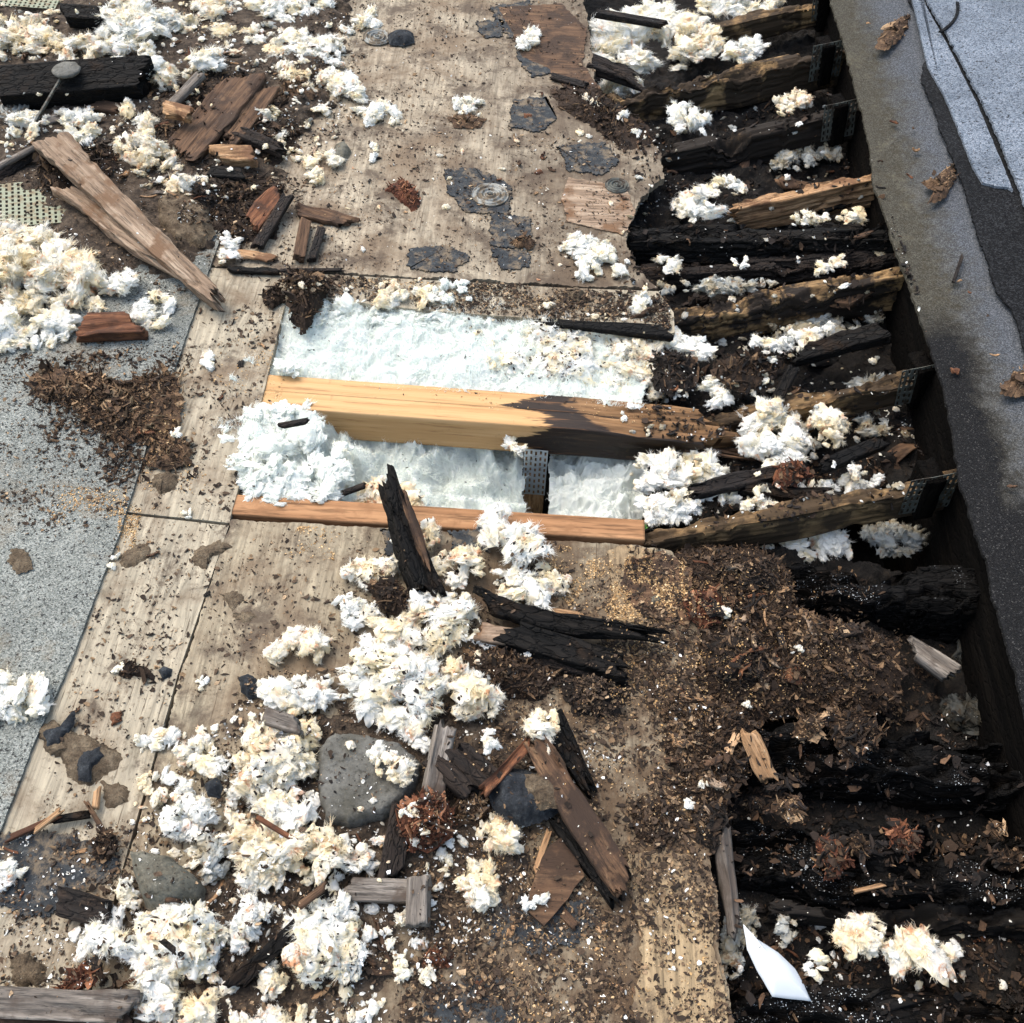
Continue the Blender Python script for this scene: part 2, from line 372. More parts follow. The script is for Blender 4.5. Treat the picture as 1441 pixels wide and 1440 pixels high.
def plywood(name, tint, dirt, dark_dirt, brown_x=None):
    m, nt, b = newmat(name)
    geo = nt.nodes.new('ShaderNodeNewGeometry'); p = geo.outputs['Position']
    mp = nt.nodes.new('ShaderNodeMapping'); mp.inputs['Scale'].default_value = (60, 5, 60); nt.links.new(p, mp.inputs[0])
    g = noise(nt, mp.outputs[0], 1.0, 7, 0.68, 1.8)
    mp3 = nt.nodes.new('ShaderNodeMapping'); mp3.inputs['Scale'].default_value = (14, 2.0, 10); nt.links.new(p, mp3.inputs[0])
    w = nt.nodes.new('ShaderNodeTexWave'); w.inputs['Scale'].default_value = 1.3; w.inputs['Distortion'].default_value = 9.0
    w.inputs['Detail'].default_value = 3.0; w.inputs['Detail Scale'].default_value = 0.7; nt.links.new(mp3.outputs[0], w.inputs['Vector'])
    col = ramp(nt, g, [(0.32, tuple(c*0.45 for c in tint)), (0.47, tint), (0.62, tuple(min(1, c*1.35) for c in tint))])
    col = mix(nt, math_n(nt, 'MULTIPLY', w.outputs[0], 0.32), col, tuple(c*0.55 for c in tint))
    mp2 = nt.nodes.new('ShaderNodeMapping'); mp2.inputs['Scale'].default_value = (230, 9, 200); nt.links.new(p, mp2.inputs[0])
    g2 = noise(nt, mp2.outputs[0], 1.0, 3, 0.7)
    col = mix(nt, ramp(nt, g2, [(0.31, 0.85), (0.38, 0.0)]), col, (0.05, 0.035, 0.022))
    n1 = noise(nt, p, 5.0, 8, 0.7, 0.4)
    col = mix(nt, ramp(nt, n1, [(0.56-dirt*0.16, 0.0), (0.68-dirt*0.1, 0.8)]), col, (0.12, 0.082, 0.05))
    n2 = noise(nt, p, 11.0, 9, 0.75, 0.3)
    col = mix(nt, ramp(nt, n2, [(0.62-dark_dirt*0.16, 0.0), (0.68-dark_dirt*0.1, 0.85)]), col, (0.06, 0.043, 0.03))
    n5 = noise(nt, p, 90.0, 5, 0.7)
    col = mix(nt, ramp(nt, n5, [(0.34, 0.6), (0.45, 0.0)]), col, (0.08, 0.055, 0.035))
    if brown_x:
        x0, x1, bc, amt = brown_x
        sp = nt.nodes.new('ShaderNodeSeparateXYZ'); nt.links.new(p, sp.inputs[0])
        mr = nt.nodes.new('ShaderNodeMapRange'); mr.inputs[1].default_value = x0; mr.inputs[2].default_value = x1
        nt.links.new(sp.outputs[0], mr.inputs[0])
        k = math_n(nt, 'MULTIPLY', mr.outputs[0], ramp(nt, noise(nt, p, 8.0, 8, 0.7), [(0.35, 0.0), (0.55, 1.0)]))
        col = mix(nt, math_n(nt, 'MULTIPLY', k, amt), col, bc)
    nt.links.new(col, b.inputs['Base Color']); b.inputs['Roughness'].default_value = 0.85
    h = math_n(nt, 'ADD', g, math_n(nt, 'MULTIPLY', n2, 1.5))
    bump(nt, b, math_n(nt, 'ADD', h, math_n(nt, 'MULTIPLY', g2, 0.7)), 0.6, 0.002)
    return m
MT['ply1'] = plywood('weathered plywood upper', (0.285, 0.245, 0.18), 0.7, 0.8, (-0.25, 0.12, (0.06, 0.042, 0.028), 0.85))
MT['ply2'] = plywood('weathered plywood left', (0.285, 0.252, 0.187), 0.5, 0.35)
MT['ply3'] = plywood('weathered plywood lower', (0.265, 0.228, 0.16), 0.8, 0.8, (-0.38, 0.02, (0.062, 0.037, 0.019), 0.9))

def metal(name, c, rough=0.4, rust=(0.12, 0.06, 0.03), amt=0.3, met=0.5):
    m, nt, b = newmat(name)
    geo = nt.nodes.new('ShaderNodeNewGeometry'); p = geo.outputs['Position']
    n = noise(nt, p, 60.0, 6, 0.7)
    col = mix(nt, ramp(nt, n, [(0.66-amt*0.3, 0.0), (0.76-amt*0.3, 1.0)]), c, rust)
    nt.links.new(col, b.inputs['Base Color']); b.inputs['Metallic'].default_value = met
    b.inputs['Roughness'].default_value = rough; bump(nt, b, n, 0.15, 0.001); return m
MT['zinc'] = metal('zinc plate', (0.55, 0.6, 0.62), 0.42, (0.3, 0.3, 0.27), 0.3, 0.6)
MT['zincdark'] = metal('stained zinc plate', (0.075, 0.08, 0.07), 0.6, (0.03, 0.022, 0.015), 0.6, 0.1)
MT['zincgreen'] = metal('pale green plate', (0.20, 0.22, 0.16), 0.6, (0.16, 0.13, 0.08), 0.55, 0.25)

# beam with a water stain running in from its broken end
def beam_mat():
    m, nt, b = newmat('orange beam timber stained at one end')
    v = coords(nt)
    mp = nt.nodes.new('ShaderNodeMapping'); mp.inputs['Scale'].default_value = (2.5, 60, 60); nt.links.new(v, mp.inputs[0])
    g = noise(nt, mp.outputs[0], 1.0, 5, 0.6, 0.5)
    col = ramp(nt, g, [(0.3, (0.33, 0.18, 0.07)), (0.5, (0.43, 0.255, 0.11)), (0.7, (0.50, 0.32, 0.155))])
    sp = nt.nodes.new('ShaderNodeSeparateXYZ'); nt.links.new(v, sp.inputs[0])
    mp2 = nt.nodes.new('ShaderNodeMapping'); mp2.inputs['Scale'].default_value = (5, 34, 34); geo = nt.nodes.new('ShaderNodeNewGeometry'); nt.links.new(geo.outputs['Position'], mp2.inputs[0])
    n = noise(nt, mp2.outputs[0], 1.0, 5, 0.6)
    q = math_n(nt, 'ADD', sp.outputs[0], math_n(nt, 'MULTIPLY', math_n(nt, 'SUBTRACT', n, 0.5), 0.34))
    brown = ramp(nt, g, [(0.32, (0.03, 0.018, 0.01)), (0.5, (0.16, 0.085, 0.035)), (0.72, (0.34, 0.2, 0.095))])
    mr = nt.nodes.new('ShaderNodeMapRange'); mr.inputs[1].default_value = 0.07; mr.inputs[2].default_value = 0.085; nt.links.new(q, mr.inputs[0])
    col = mix(nt, mr.outputs[0], col, brown)
    # dark tide line with a tongue
    d = math_n(nt, 'ABSOLUTE', math_n(nt, 'SUBTRACT', q, 0.115))
    md = nt.nodes.new('ShaderNodeMapRange'); md.inputs[1].default_value = 0.04; md.inputs[2].default_value = 0.054; md.inputs[3].default_value = 1.0; md.inputs[4].default_value = 0.0
    nt.links.new(d, md.inputs[0])
    col = mix(nt, math_n(nt, 'MULTIPLY', md.outputs[0], 0.93), col, (0.005, 0.0035, 0.004))
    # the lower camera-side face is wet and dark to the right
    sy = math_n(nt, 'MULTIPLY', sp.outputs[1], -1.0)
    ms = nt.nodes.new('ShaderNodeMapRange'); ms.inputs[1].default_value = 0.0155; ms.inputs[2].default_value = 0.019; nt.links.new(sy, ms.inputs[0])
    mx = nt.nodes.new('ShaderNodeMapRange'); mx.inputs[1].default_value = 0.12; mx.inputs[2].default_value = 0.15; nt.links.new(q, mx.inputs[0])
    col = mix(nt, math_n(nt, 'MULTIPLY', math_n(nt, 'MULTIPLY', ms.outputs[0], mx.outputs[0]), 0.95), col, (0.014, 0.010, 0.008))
    nt.links.new(col, b.inputs['Base Color']); b.inputs['Roughness'].default_value = 0.7
    mpk = nt.nodes.new('ShaderNodeMapping'); mpk.inputs['Scale'].default_value = (7, 130, 130); nt.links.new(v, mpk.inputs[0])
    gk = noise(nt, mpk.outputs[0], 1.0, 4, 0.7, 0.3); ns = noise(nt, v, 26.0, 7, 0.75)
    old = b.inputs['Base Color'].links[0].from_socket
    col = mix(nt, ramp(nt, gk, [(0.30, 0.7), (0.42, 0.0)]), old, (0.16, 0.075, 0.03))
    col = mix(nt, ramp(nt, ns, [(0.60, 0.0), (0.72, 0.55)]), col, (0.17, 0.10, 0.05))
    vk = nt.nodes.new('ShaderNodeTexVoronoi'); vk.inputs['Scale'].default_value = 7.0; nt.links.new(v, vk.inputs['Vector'])
    col = mix(nt, ramp(nt, vk.outputs['Distance'], [(0.05, 0.85), (0.10, 0.0)]), col, (0.07, 0.03, 0.014))
    nt.links.new(col, b.inputs['Base Color'])
    bump(nt, b, math_n(nt, 'ADD', g, gk), 0.5, 0.002); return m
MT['beam'] = beam_mat()

m, nt, b = newmat('white plastic sheet'); geo = nt.nodes.new('ShaderNodeNewGeometry')
nn = noise(nt, geo.outputs['Position'], 120.0, 5, 0.7)
nt.links.new(ramp(nt, nn, [(0.24, (0.25, 0.25, 0.25)), (0.30, (0.5, 0.54, 0.57))]), b.inputs['Base Color']); b.inputs['Roughness'].default_value = 0.5
MT['plastic'] = m
m, nt, b = newmat('green moss'); geo = nt.nodes.new('ShaderNodeNewGeometry')
nt.links.new(ramp(nt, noise(nt, geo.outputs['Position'], 200.0, 4, 0.7), [(0.3, (0.02, 0.05, 0.01)), (0.7, (0.1, 0.25, 0.04))]), b.inputs['Base Color'])
MT['moss'] = m

# ------------------------------------------------------------------ shape builders
def grid_faces(nr, nc, wrap=False, off=0):
    r = np.arange(nr-1)[:, None]; c = np.arange(nc if wrap else nc-1)[None, :]
    a = r*nc + c; b_ = r*nc + (c+1) % nc
    return np.stack([a, b_, b_+nc, a+nc], -1).reshape(-1, 4) + off

def timber_np(L, W, T, seed=0.0, nx=60, ny=10, nz=6, jag=(0.0, 0.0), rough=0.002, crack=0.0, bend=(0, 0), wob=0.0, taper=(1, 1), fr=60.0, jfreq=0.5, erode=0.0):
    """a length of broken timber: rectangular section, grain-wise relief, splintered ends. Length along X."""
    sec = [(-0.5 + i/ny, 0.5, 0, 1) for i in range(ny)] + [(0.5, 0.5 - i/nz, 1, 0) for i in range(nz)] + \
          [(0.5 - i/ny, -0.5, 0, -1) for i in range(ny)] + [(-0.5, -0.5 + i/nz, -1, 0) for i in range(nz)]
    sec = np.array(sec, float); nr = len(sec)
    yz = sec[:, :2]*np.array([W, T]); nrm = sec[:, 2:]
    u = np.linspace(0, 1, nx+1)
    k = np.arange(nr)*jfreq
    hl = vn(np.stack([yz[:, 0]*140+seed, yz[:, 1]*140, k*0+1.7], -1))*0.6 + RNG.random(nr)*0.4
    hr = vn(np.stack([yz[:, 0]*140+seed+9, yz[:, 1]*140, k*0+4.7], -1))*0.6 + RNG.random(nr)*0.4
    hl, hr = hl**1.6, hr**1.6
    x = (-L/2 + jag[0]*hl)[None, :]*(1-u[:, None]) + (L/2 - jag[1]*hr)[None, :]*u[:, None]
    if max(jag) > 0:
        x = x + (RNG.random()-0.5)*min(W, 0.05)*0.9*(yz[None, :, 0]/W)*(1-u[:, None])*2*(jag[0] > 0) + (RNG.random()-0.5)*min(W, 0.05)*0.9*(yz[None, :, 0]/W)*u[:, None]*2*(jag[1] > 0)
    tp = taper[0]*(1-u) + taper[1]*u
    ww = 1 + wob*(fbm(np.stack([u*L*25, u*0+seed, u*0], -1), 3) - 0.5)*2
    Y = yz[None, :, 0]*(tp*ww)[:, None]; Z = yz[None, :, 1]*(0.4+0.6*tp)[:, None] + 0*Y
    pp = np.stack([x*fr*0.16+seed*3, Y*fr*2.2, Z*fr*2.2+5], -1)
    d = (fbm(pp, 4, 0.6) - 0.5)*2*rough
    if crack > 0:
        c = 1 - np.abs(2*vn(np.stack([x*5+seed, Y*70+seed, Z*70], -1)) - 1)
        d = d - crack*np.clip((c-0.86)/0.14, 0, 1)
    Y = Y + nrm[None, :, 0]*d; Z = Z + nrm[None, :, 1]*d
    if erode > 0:   # rot has eaten bites out of the upper edges
        e3 = np.stack([x*11+seed, Y*26+seed, Z*0+seed], -1)
        bite = np.clip((fbm(e3, 4, 0.62)-0.46)*4.5, 0, 1)
        layer = vn(np.stack([x*4+seed, Y*0+seed*2, Z*90+Y*60], -1))
        bite = (0.55*np.round(bite*4+layer-0.5)/4 + 0.45*bite)*erode
        Y = Y + nrm[None, :, 0]*(vn(np.stack([x*14+seed, Y*20, Z*260], -1))-0.5)*0.009*erode
        topness = np.clip(Z/T+0.5, 0, 1)
        Z = Z - bite*topness*T*0.75
        side = np.clip((fbm(e3+7.7, 3)-0.5)*4, 0, 1)*erode
        Y = Y - np.sign(Y)*side*topness*W*0.22
    bx = (u-0.5)*2
    Y = Y + (bend[0]*(bx**2) + (vn(np.stack([u*2.3+seed, u*0, u*0+8], -1))-0.5)*wob*W)[:, None]
    Z = Z + (bend[1]*(bx**2))[:, None]
    V = np.stack([x, Y, Z], -1).reshape(-1, 3)
    Fq = [grid_faces(nx+1, nr, True)]
    Fq[0] = Fq[0][:, ::-1]
    tris = []; Vs = [V]; base = len(V)
    for end, ring0 in ((0, 0), (1, nx*nr)):
        ring = V[ring0:ring0+nr]; c = ring.mean(0)
        jg = jag[end]
        q = c + (ring - c)*np.array([0, 0.5, 0.5]); q[:, 0] = ring[:, 0] + (1 if end == 0 else -1)*(RNG.random(nr)-0.3)*jg*0.6
        cc = q.mean(0)
        Vs.append(q); Vs.append(cc[None])
        a = np.arange(nr); b2 = (a+1) % nr
        f = np.stack([ring0+a, ring0+b2, base+b2, base+a], -1)
        t = np.stack([base+a, base+b2, np.full(nr, base+nr)], -1)
        if end == 1: f = f[:, ::-1]; t = t[:, ::-1]
        Fq.append(f[:, ::-1] if end == 0 and False else f); tris.append(t)
        base += nr+1
    return np.vstack(Vs), [np.vstack(Fq), np.vstack(tris)]

def orient(o, a, b_, roll=0.0):
    a = Vector(a); b_ = Vector(b_); x = (b_-a).normalized()
    z = Vector((0, 0, 1)); y = z.cross(x).normalized(); z = x.cross(y)
    R = Matrix((x, y, z)).transposed() @ Matrix.Rotation(roll, 3, 'X')
    o.matrix_world = Matrix.Translation((a+b_)/2) @ R.to_4x4()

def timber(name, label, cat, p1, p2, z1, z2, wpx, T, mat, roll=0.0, group=None, parent=None, **kw):
    """p1,p2: where its two ends lie; z1,z2 the heights of its axis there; wpx its breadth"""
    a, b_ = P(p1[0], p1[1], z1), P(p2[0], p2[1], z2)
    L = float(np.linalg.norm(b_-a)); W = wpx*S((p1[0]+p2[0])/2, (p1[1]+p2[1])/2, (z1+z2)/2)
    big = max(L, 0.02)
    kw.setdefault('nx', int(min(160, max(10, L/0.004)))); kw.setdefault('ny', int(min(26, max(3, W/0.0035)))); kw.setdefault('nz', int(min(14, max(2, T/0.005))))
    V, Fc = timber_np(L, W, T, seed=RNG.random()*50, **kw)
    o = link(name, mesh_np(name, V, Fc, MT[mat]), parent)
    orient(o, a, b_, roll)
    if parent is None: tag(o, label, cat, group)
    return o

def sheet(name, poly, z, T, mat, step=0.008, amp=0.0015, seed=0.0, freq=60.0):
    """flat sheet with a ragged outline, its top at height z"""
    w = ragged(wpoly(poly, z), step, amp, seed, freq)
    n = len(w)
    V = np.vstack([np.c_[w, np.full(n, z)], np.c_[w, np.full(n, z-T)]])
    a = np.arange(n); b2 = (a+1) % n
    me = bpy.data.meshes.new(name)
    x, y = w[:, 0], w[:, 1]
    ccw = np.dot(x, np.roll(y, -1)) - np.dot(y, np.roll(x, -1)) > 0
    top = list(range(n)) if ccw else list(range(n))[::-1]
    sides = [(int(i), int(i+n), int(j+n), int(j)) if ccw else (int(i), int(j), int(j+n), int(i+n)) for i, j in zip(a, b2)]
    me.from_pydata(V.tolist(), [], [top, [k+n for k in top[::-1]]] + sides)
    me.materials.append(MT[mat]); me.update()
    return link(name, me)

def dome_np(w, z, h, flat=0.5, rings=14, rough=0.002, fr=60, seed=0.0, under=0.0, tilt=(0, 0)):
    """a lump with this outline (world xy), height h, domed; star-shaped"""
    c = w.mean(0); n = len(w); Vs = []
    for k in range(rings+1):
        s = 1 - k/rings
        q = c + (w-c)*(s if s > 0 else 0.001)
        hh = h*(1 - s**(1/(1-flat+1e-3)*1.6 if flat < 1 else 20))
        Vs.append(np.c_[q, np.full(n, z) + hh])
    V = np.vstack(Vs)
    nz_ = (fbm(np.c_[V[:, :2]*fr, V[:, 2]*fr+seed], 4, 0.6)-0.5)*2*rough
    V[:, 2] += nz_ * np.clip((V[:, 2]-z)/max(h, 1e-6)*3, 0, 1)
    V[:, :2] += np.c_[(fbm(V*fr+31, 3)-0.5), (fbm(V*fr+57, 3)-0.5)]*2*rough*0.8
    V[:, 2] += (V[:, 0]-c[0])*tilt[0] + (V[:, 1]-c[1])*tilt[1]
    bot = V[:n].copy(); bot[:, 2] -= under
    V = np.vstack([bot, V]); 
    Fq = grid_faces(rings+2, n, True)
    x, y = w[:, 0], w[:, 1]
    if np.dot(x, np.roll(y, -1)) - np.dot(y, np.roll(x, -1)) < 0: Fq = Fq[:, ::-1]
    return V, [Fq]
def dome(name, label, cat, poly, z, h, mat, rag=0.003, group=None, kind=None, parent=None, smooth=True, **kw):
    w = ragged(wpoly(poly, z), 0.003, rag, RNG.random()*40, 55)
    V, Fc = dome_np(w, z, h, seed=RNG.random()*40, **kw)
    o = link(name, mesh_np(name, V, Fc, MT[mat], smooth), parent)
    if parent is None: tag(o, label, cat, group, kind)
    return o

def flakes_np(C, size, elong=(1.2, 4.0), thick=0.15, tilt=0.35, dirs=None, k=6):
    """many small ragged flakes at centres C (n,3); size (n,) half length; returns V, faces, rnd"""
    n = len(C)
    ang = np.linspace(0, 2*np.pi, k, endpoint=False)[None, :] + (RNG.random((n, k))-0.5)*0.7
    rad = 0.55 + 0.6*RNG.random((n, k))
    e = elong[0] + (elong[1]-elong[0])*RNG.random(n)**1.5
    lx = np.cos(ang)*rad*size[:, None]; ly = np.sin(ang)*rad*(size/e)[:, None]
    curl = (RNG.random(n)-0.4)*0.9
    lz = curl[:, None]*(lx**2)/size[:, None] + (RNG.random((n, k))-0.5)*size[:, None]*0.12
    top = np.stack([lx, ly, lz], -1)
    bot = top.copy(); bot[:, :, 2] -= (size*thick)[:, None]
    bot[:, :, :2] *= 0.85
    Lc = np.concatenate([top, bot], 1)
    az_ = (RNG.random(n)*2*np.pi) if dirs is None else dirs
    tx, ty = RNG.normal(0, tilt, n), RNG.normal(0, tilt, n)
    ca, sa = np.cos(az_), np.sin(az_); cx, sx = np.cos(tx), np.sin(tx); cy, sy = np.cos(ty), np.sin(ty)
    x, y, zz = Lc[..., 0], Lc[..., 1], Lc[..., 2]
    y, zz = y*cx[:, None]-zz*sx[:, None], y*sx[:, None]+zz*cx[:, None]
    x, zz = x*cy[:, None]+zz*sy[:, None], -x*sy[:, None]+zz*cy[:, None]
    x, y = x*ca[:, None]-y*sa[:, None], x*sa[:, None]+y*ca[:, None]
    V = np.stack([x, y, zz], -1) + C[:, None, :]
    b0 = (np.arange(n)*2*k)[:, None]
    topf = b0 + np.arange(k)[None, :]
    i = np.arange(k); j = (i+1) % k
    side = np.stack([i, i+k, j+k, j], -1)[None] + b0[:, :, None]
    r = RNG.random(n)
    return V.reshape(-1, 3), [topf, side.reshape(-1, 4)], np.repeat(r, 2*k)

def merge(parts):
    Vs, by, R, off = [], {}, [], 0
    for V, Fc, r in parts:
        Vs.append(V); R.append(r)
        for f in Fc:
            if len(f): by.setdefault(f.shape[1], []).append(f+off)
        off += len(V)
    return np.vstack(Vs), [np.vstack(v) for v in by.values()], np.concatenate(R)

def fibres_np(base, dirn, length, width, curl=0.6, seg=3):
    """curly tapering ribbons growing from base points"""
    n = len(base)
    d = dirn/np.linalg.norm(dirn, axis=1, keepdims=True)
    side = np.cross(d, RNG.normal(size=(n, 3))); side /= np.linalg.norm(side, axis=1, keepdims=True)
    pts = [base]; cur = base; dd = d
    for k in range(seg):
        cur = cur + dd*(length/seg)[:, None]; pts.append(cur)
        dd = dd + RNG.normal(size=(n, 3))*curl*0.6; dd /= np.linalg.norm(dd, axis=1, keepdims=True)
    V = []
    for k, q in enumerate(pts):
        w = width*(1 - 0.8*k/seg); V += [q - side*w[:, None], q + side*w[:, None]]
    V = np.stack(V, 1)
    b0 = (np.arange(n)*2*(seg+1))[:, None]
    f = []
    for k in range(seg): f.append(b0 + np.array([2*k, 2*k+1, 2*k+3, 2*k+2])[None])
    return V.reshape(-1, 3), [np.vstack(f)], np.repeat(RNG.random(n), 2*(seg+1))

def ico(sub):
    import bmesh
    bm = bmesh.new(); bmesh.ops.create_icosphere(bm, subdivisions=sub, radius=1.0)
    V = np.array([v.co[:] for v in bm.verts]); Fc = np.array([[v.index for v in f.verts] for f in bm.faces]); bm.free()
    return V, Fc
ICO = {k: ico(k) for k in (2, 3, 4, 5)}

def lump_np(seed, sub=4, nf=460, spiky=1.0):
    """one unit-size torn lump of loose fibre wool: ragged soft core and locks of stray fibres"""
    V0, Fc = ICO[sub]
    o = seed*7.7
    warp = (np.stack([vn(V0*1.4+o+5), vn(V0*1.4+o+15), vn(V0*1.4+o+25)], -1)-0.5)*1.7
    W0 = V0 + warp
    d = 0.20 + 1.15*fbm(W0*1.1+o, 3, 0.5) - 0.16*billow(W0*2.2+o, 2, 0.6)
    d = d + 0.36*np.clip(vn(W0*3.2+o)-0.58, 0, 1) + spiky*0.14*np.clip(vn(W0*7.5+o)-0.62, 0, 1) + (vn(V0*17+o)-0.5)*0.07 + (vn(V0*33+o)-0.5)*0.05
    V = V0*np.maximum(d, 0.10)[:, None]
    V = V + (np.stack([vn(V*2.4+o+5), vn(V*2.4+o+15), vn(V*2.4+o+25)], -1)-0.5)*0.7 + (np.stack([vn(V*12+o+5), vn(V*12+o+15), vn(V*12+o+25)], -1)-0.5)*0.06
    V *= np.array([1.3, 0.95, 0.60])
    # locks: groups of fibres rooted close together and combed the same way
    nl = max(6, nf//14); roots = RNG.integers(0, len(V), nl); per = 14
    idx = np.repeat(roots, per); nf = len(idx)
    jit = RNG.normal(size=(nf, 3))*0.055
    comb = np.repeat(V0[roots]*0.7 + RNG.normal(size=(nl, 3))*0.8, per, 0)
    dn = comb + RNG.normal(size=(nf, 3))*0.22
    lk = np.repeat(0.14 + 0.62*RNG.random(nl)**2.0, per)
    ln = lk*(0.6+0.6*RNG.random(nf)); wd = 0.008 + 0.016*RNG.random(nf)
    Fv, Ff, Fr = fibres_np(V[idx]*0.95+jit, dn, ln, wd, 0.5)
    return V, Fc, Fv, Ff[0]
LUMPS = {5: [lump_np(k, 5, 1200) for k in range(10)], 4: [lump_np(k+12, 4, 700) for k in range(12)], 3: [lump_np(k+30, 3, 230, 1.4) for k in range(12)], 2: [lump_np(k+50, 3, 60, 1.4) for k in range(8)]}

def rotm(n_az, tx, ty):
    ca, sa = math.cos(n_az), math.sin(n_az)
    Rz = np.array([[ca, -sa, 0], [sa, ca, 0], [0, 0, 1]])
    cx, sx = math.cos(tx), math.sin(tx); Rx = np.array([[1, 0, 0], [0, cx, -sx], [0, sx, cx]])
    cy, sy = math.cos(ty), math.sin(ty); Ry = np.array([[cy, 0, sy], [0, 1, 0], [-sy, 0, cy]])
    return Rz @ Rx @ Ry

def lumps_mesh(name, C, R, mat, fine=0.018):
    Vt, Tt, Qt, off = [], [], [], 0
    for c, r in zip(C, R):
        lib = LUMPS[2] if fine >= 1 else LUMPS[5] if r > 0.024 else LUMPS[4] if r > fine else LUMPS[3]
        V, Fc, Fv, Ff = lib[RNG.integers(0, len(lib))]
        Rm = rotm(RNG.random()*6.28, RNG.normal(0, 0.5), RNG.normal(0, 0.5))
        Rs = Rm.T * r; st = 0.75+0.7*RNG.random(3); st[2] = 0.8+0.3*RNG.random(); Rs = Rs*st[None, :]
        Vt.append(V@Rs + c); Tt.append(Fc+off); off += len(V)
        Vt.append(Fv@Rs + c); Qt.append(Ff+off); off += len(Fv)
    return mesh_np(name, np.vstack(Vt), [np.vstack(Tt), np.vstack(Qt)], MT[mat])

def tuft(label, poly, z, h, mat='iw', r=11, group=None, cat='insulation tuft', name='insulation_tuft', dens=1.0, kind=None, hfun=None):
    """a heap of wool lumps filling the outline poly; r = lump radius in photo pixels"""
    c = np.mean(poly, 0); sc = S(c[0], c[1], z)
    area = poly_area(poly); r = r*1.45; n = int(max(3, dens*1.25*area/(r*r)))
    n = min(n, 420)
    pts = rand_in(poly, n)
    # distance to the outline sets how high the lump sits
    pa = np.array(poly, float); dmin = np.full(n, 1e9)
    for i in range(len(pa)):
        a, b_ = pa[i], pa[(i+1) % len(pa)]; ab = b_-a
        t = np.clip(((pts-a)@ab)/(ab@ab+1e-9), 0, 1)[:, None]; dmin = np.minimum(dmin, np.linalg.norm(pts-(a+t*ab), axis=1))
    rr = r*sc*(0.55 + 0.75*RNG.random(n)**1.3)*np.clip(0.6+dmin/r*0.35, 0.6, 1.1)
    e = np.clip(dmin/(r*2.0), 0.05, 1)
    C = np.array([P(p[0], p[1], z) for p in pts])
    C[:, 2] += rr*0.30 + h*e*(0.3+0.5*RNG.random(n))
    if hfun is not None: C[:, 2] += np.array([hfun(*p) for p in pts])
    o3 = C.mean(0); o3[2] = z
    o = link(name, lumps_mesh(name, C-o3, rr, mat, 0.009)); o.location = tuple(o3)
    tag(o, label, cat, group, kind)
    return o

def chunk(name, label, cat, poly, z, h, mat, flmat, nfl=260, fs=0.006, rag=0.006, dirn=None, el=(1.5, 5), tilt=0.6, group=None, kind=None, parent=None, flat=0.5):
    """a crumbling lump of rotten wood: domed core covered in loose fibres and flakes"""
    w = ragged(wpoly(poly, z), 0.003, rag, RNG.random()*40, 70)
    V, Fc = dome_np(w, z, h, rough=min(0.008, h*0.45), fr=70, seed=RNG.random()*40, rings=16, flat=flat)
    top = V[len(w):]
    idx = RNG.integers(0, len(top), nfl)
    # bias to even spread over area
    s = fs*(0.18 + 1.5*RNG.random(nfl)**4)
    C = top[idx] + RNG.normal(size=(nfl, 3))*fs*0.25; C[:, 2] = np.maximum(C[:, 2], z) + s*0.15
    dr = None if dirn is None else RNG.normal(dirn, 0.5, nfl)
    h_ = nfl//2
    fv = flakes_np(C[:h_], s[:h_], el, 0.12, tilt, None if dr is None else dr[:h_])
    f2 = flakes_np(C[h_:], s[h_:]*1.25, (4, 12), 0.10, tilt*1.2, None if dr is None else dr[h_:])
    m3 = nfl; i3 = RNG.integers(0, len(top), m3); c3_ = top[i3] + RNG.normal(size=(m3, 3))*fs*0.3; c3_[:, 2] = np.maximum(c3_[:, 2], z)+0.0006
    f3 = flakes_np(c3_, fs*(0.08+0.16*RNG.random(m3)), (1, 2.5), 0.5, 0.8)
    VV, FF, R = merge([(V, Fc, fbm(V*90, 3)*0.9-0.1), fv, f2, f3])
    c3 = np.array([*w.mean(0), z])
    o = link(name, mesh_np(name, VV-c3, FF, MT[flmat], False, R), parent); o.location = tuple(c3)
    if parent is None: tag(o, label, cat, group, kind)
    return o

KEEP_CLEAN = {'plank', 'timber_block', 'board', 'splinter', 'wood_block', 'bark_slab', 'stick', 'lath', 'log', 'broken_rafter', 'plastic_scrap', 'split_face', 'plywood_offcut', 'felt_flap', 'washer', 'shank', 'plate', 'screw_head', 'slotted_sheet', 'truss_chord', 'mud_pad', 'tar_blot', 'connector_plate', 'web'}
class Lie:
    """finds the surface lying in the open at a place of the photograph, so that loose bits rest on it"""
    dg = None
def refresh():
    bpy.context.view_layer.update(); Lie.dg = bpy.context.evaluated_depsgraph_get()
def rest(px, py, nzmin=0.35):
    r = M @ np.array([(px - 720.5)/F, -(py - 720.0)/F, -1.0])
    hit, loc, nrm, fi, ob, mt = scene.ray_cast(Lie.dg, Vector((0, 0, CAM_H)), Vector(r.tolist()))
    if not hit: return None
    n = nrm if nrm.z > 0 else -nrm
    if n.z < nzmin: return None
    if ob.name.split('.')[0] in KEEP_CLEAN and RNG.random() < (0.999 if ob.name.startswith('plastic') else 0.95): return None
    if ob.name.startswith('stone') and RNG.random() < 0.75: return None
    if ob.name.split('.')[0] in ('timber', 'roof_joist') and RNG.random() < 0.6: return None
    return loc, n
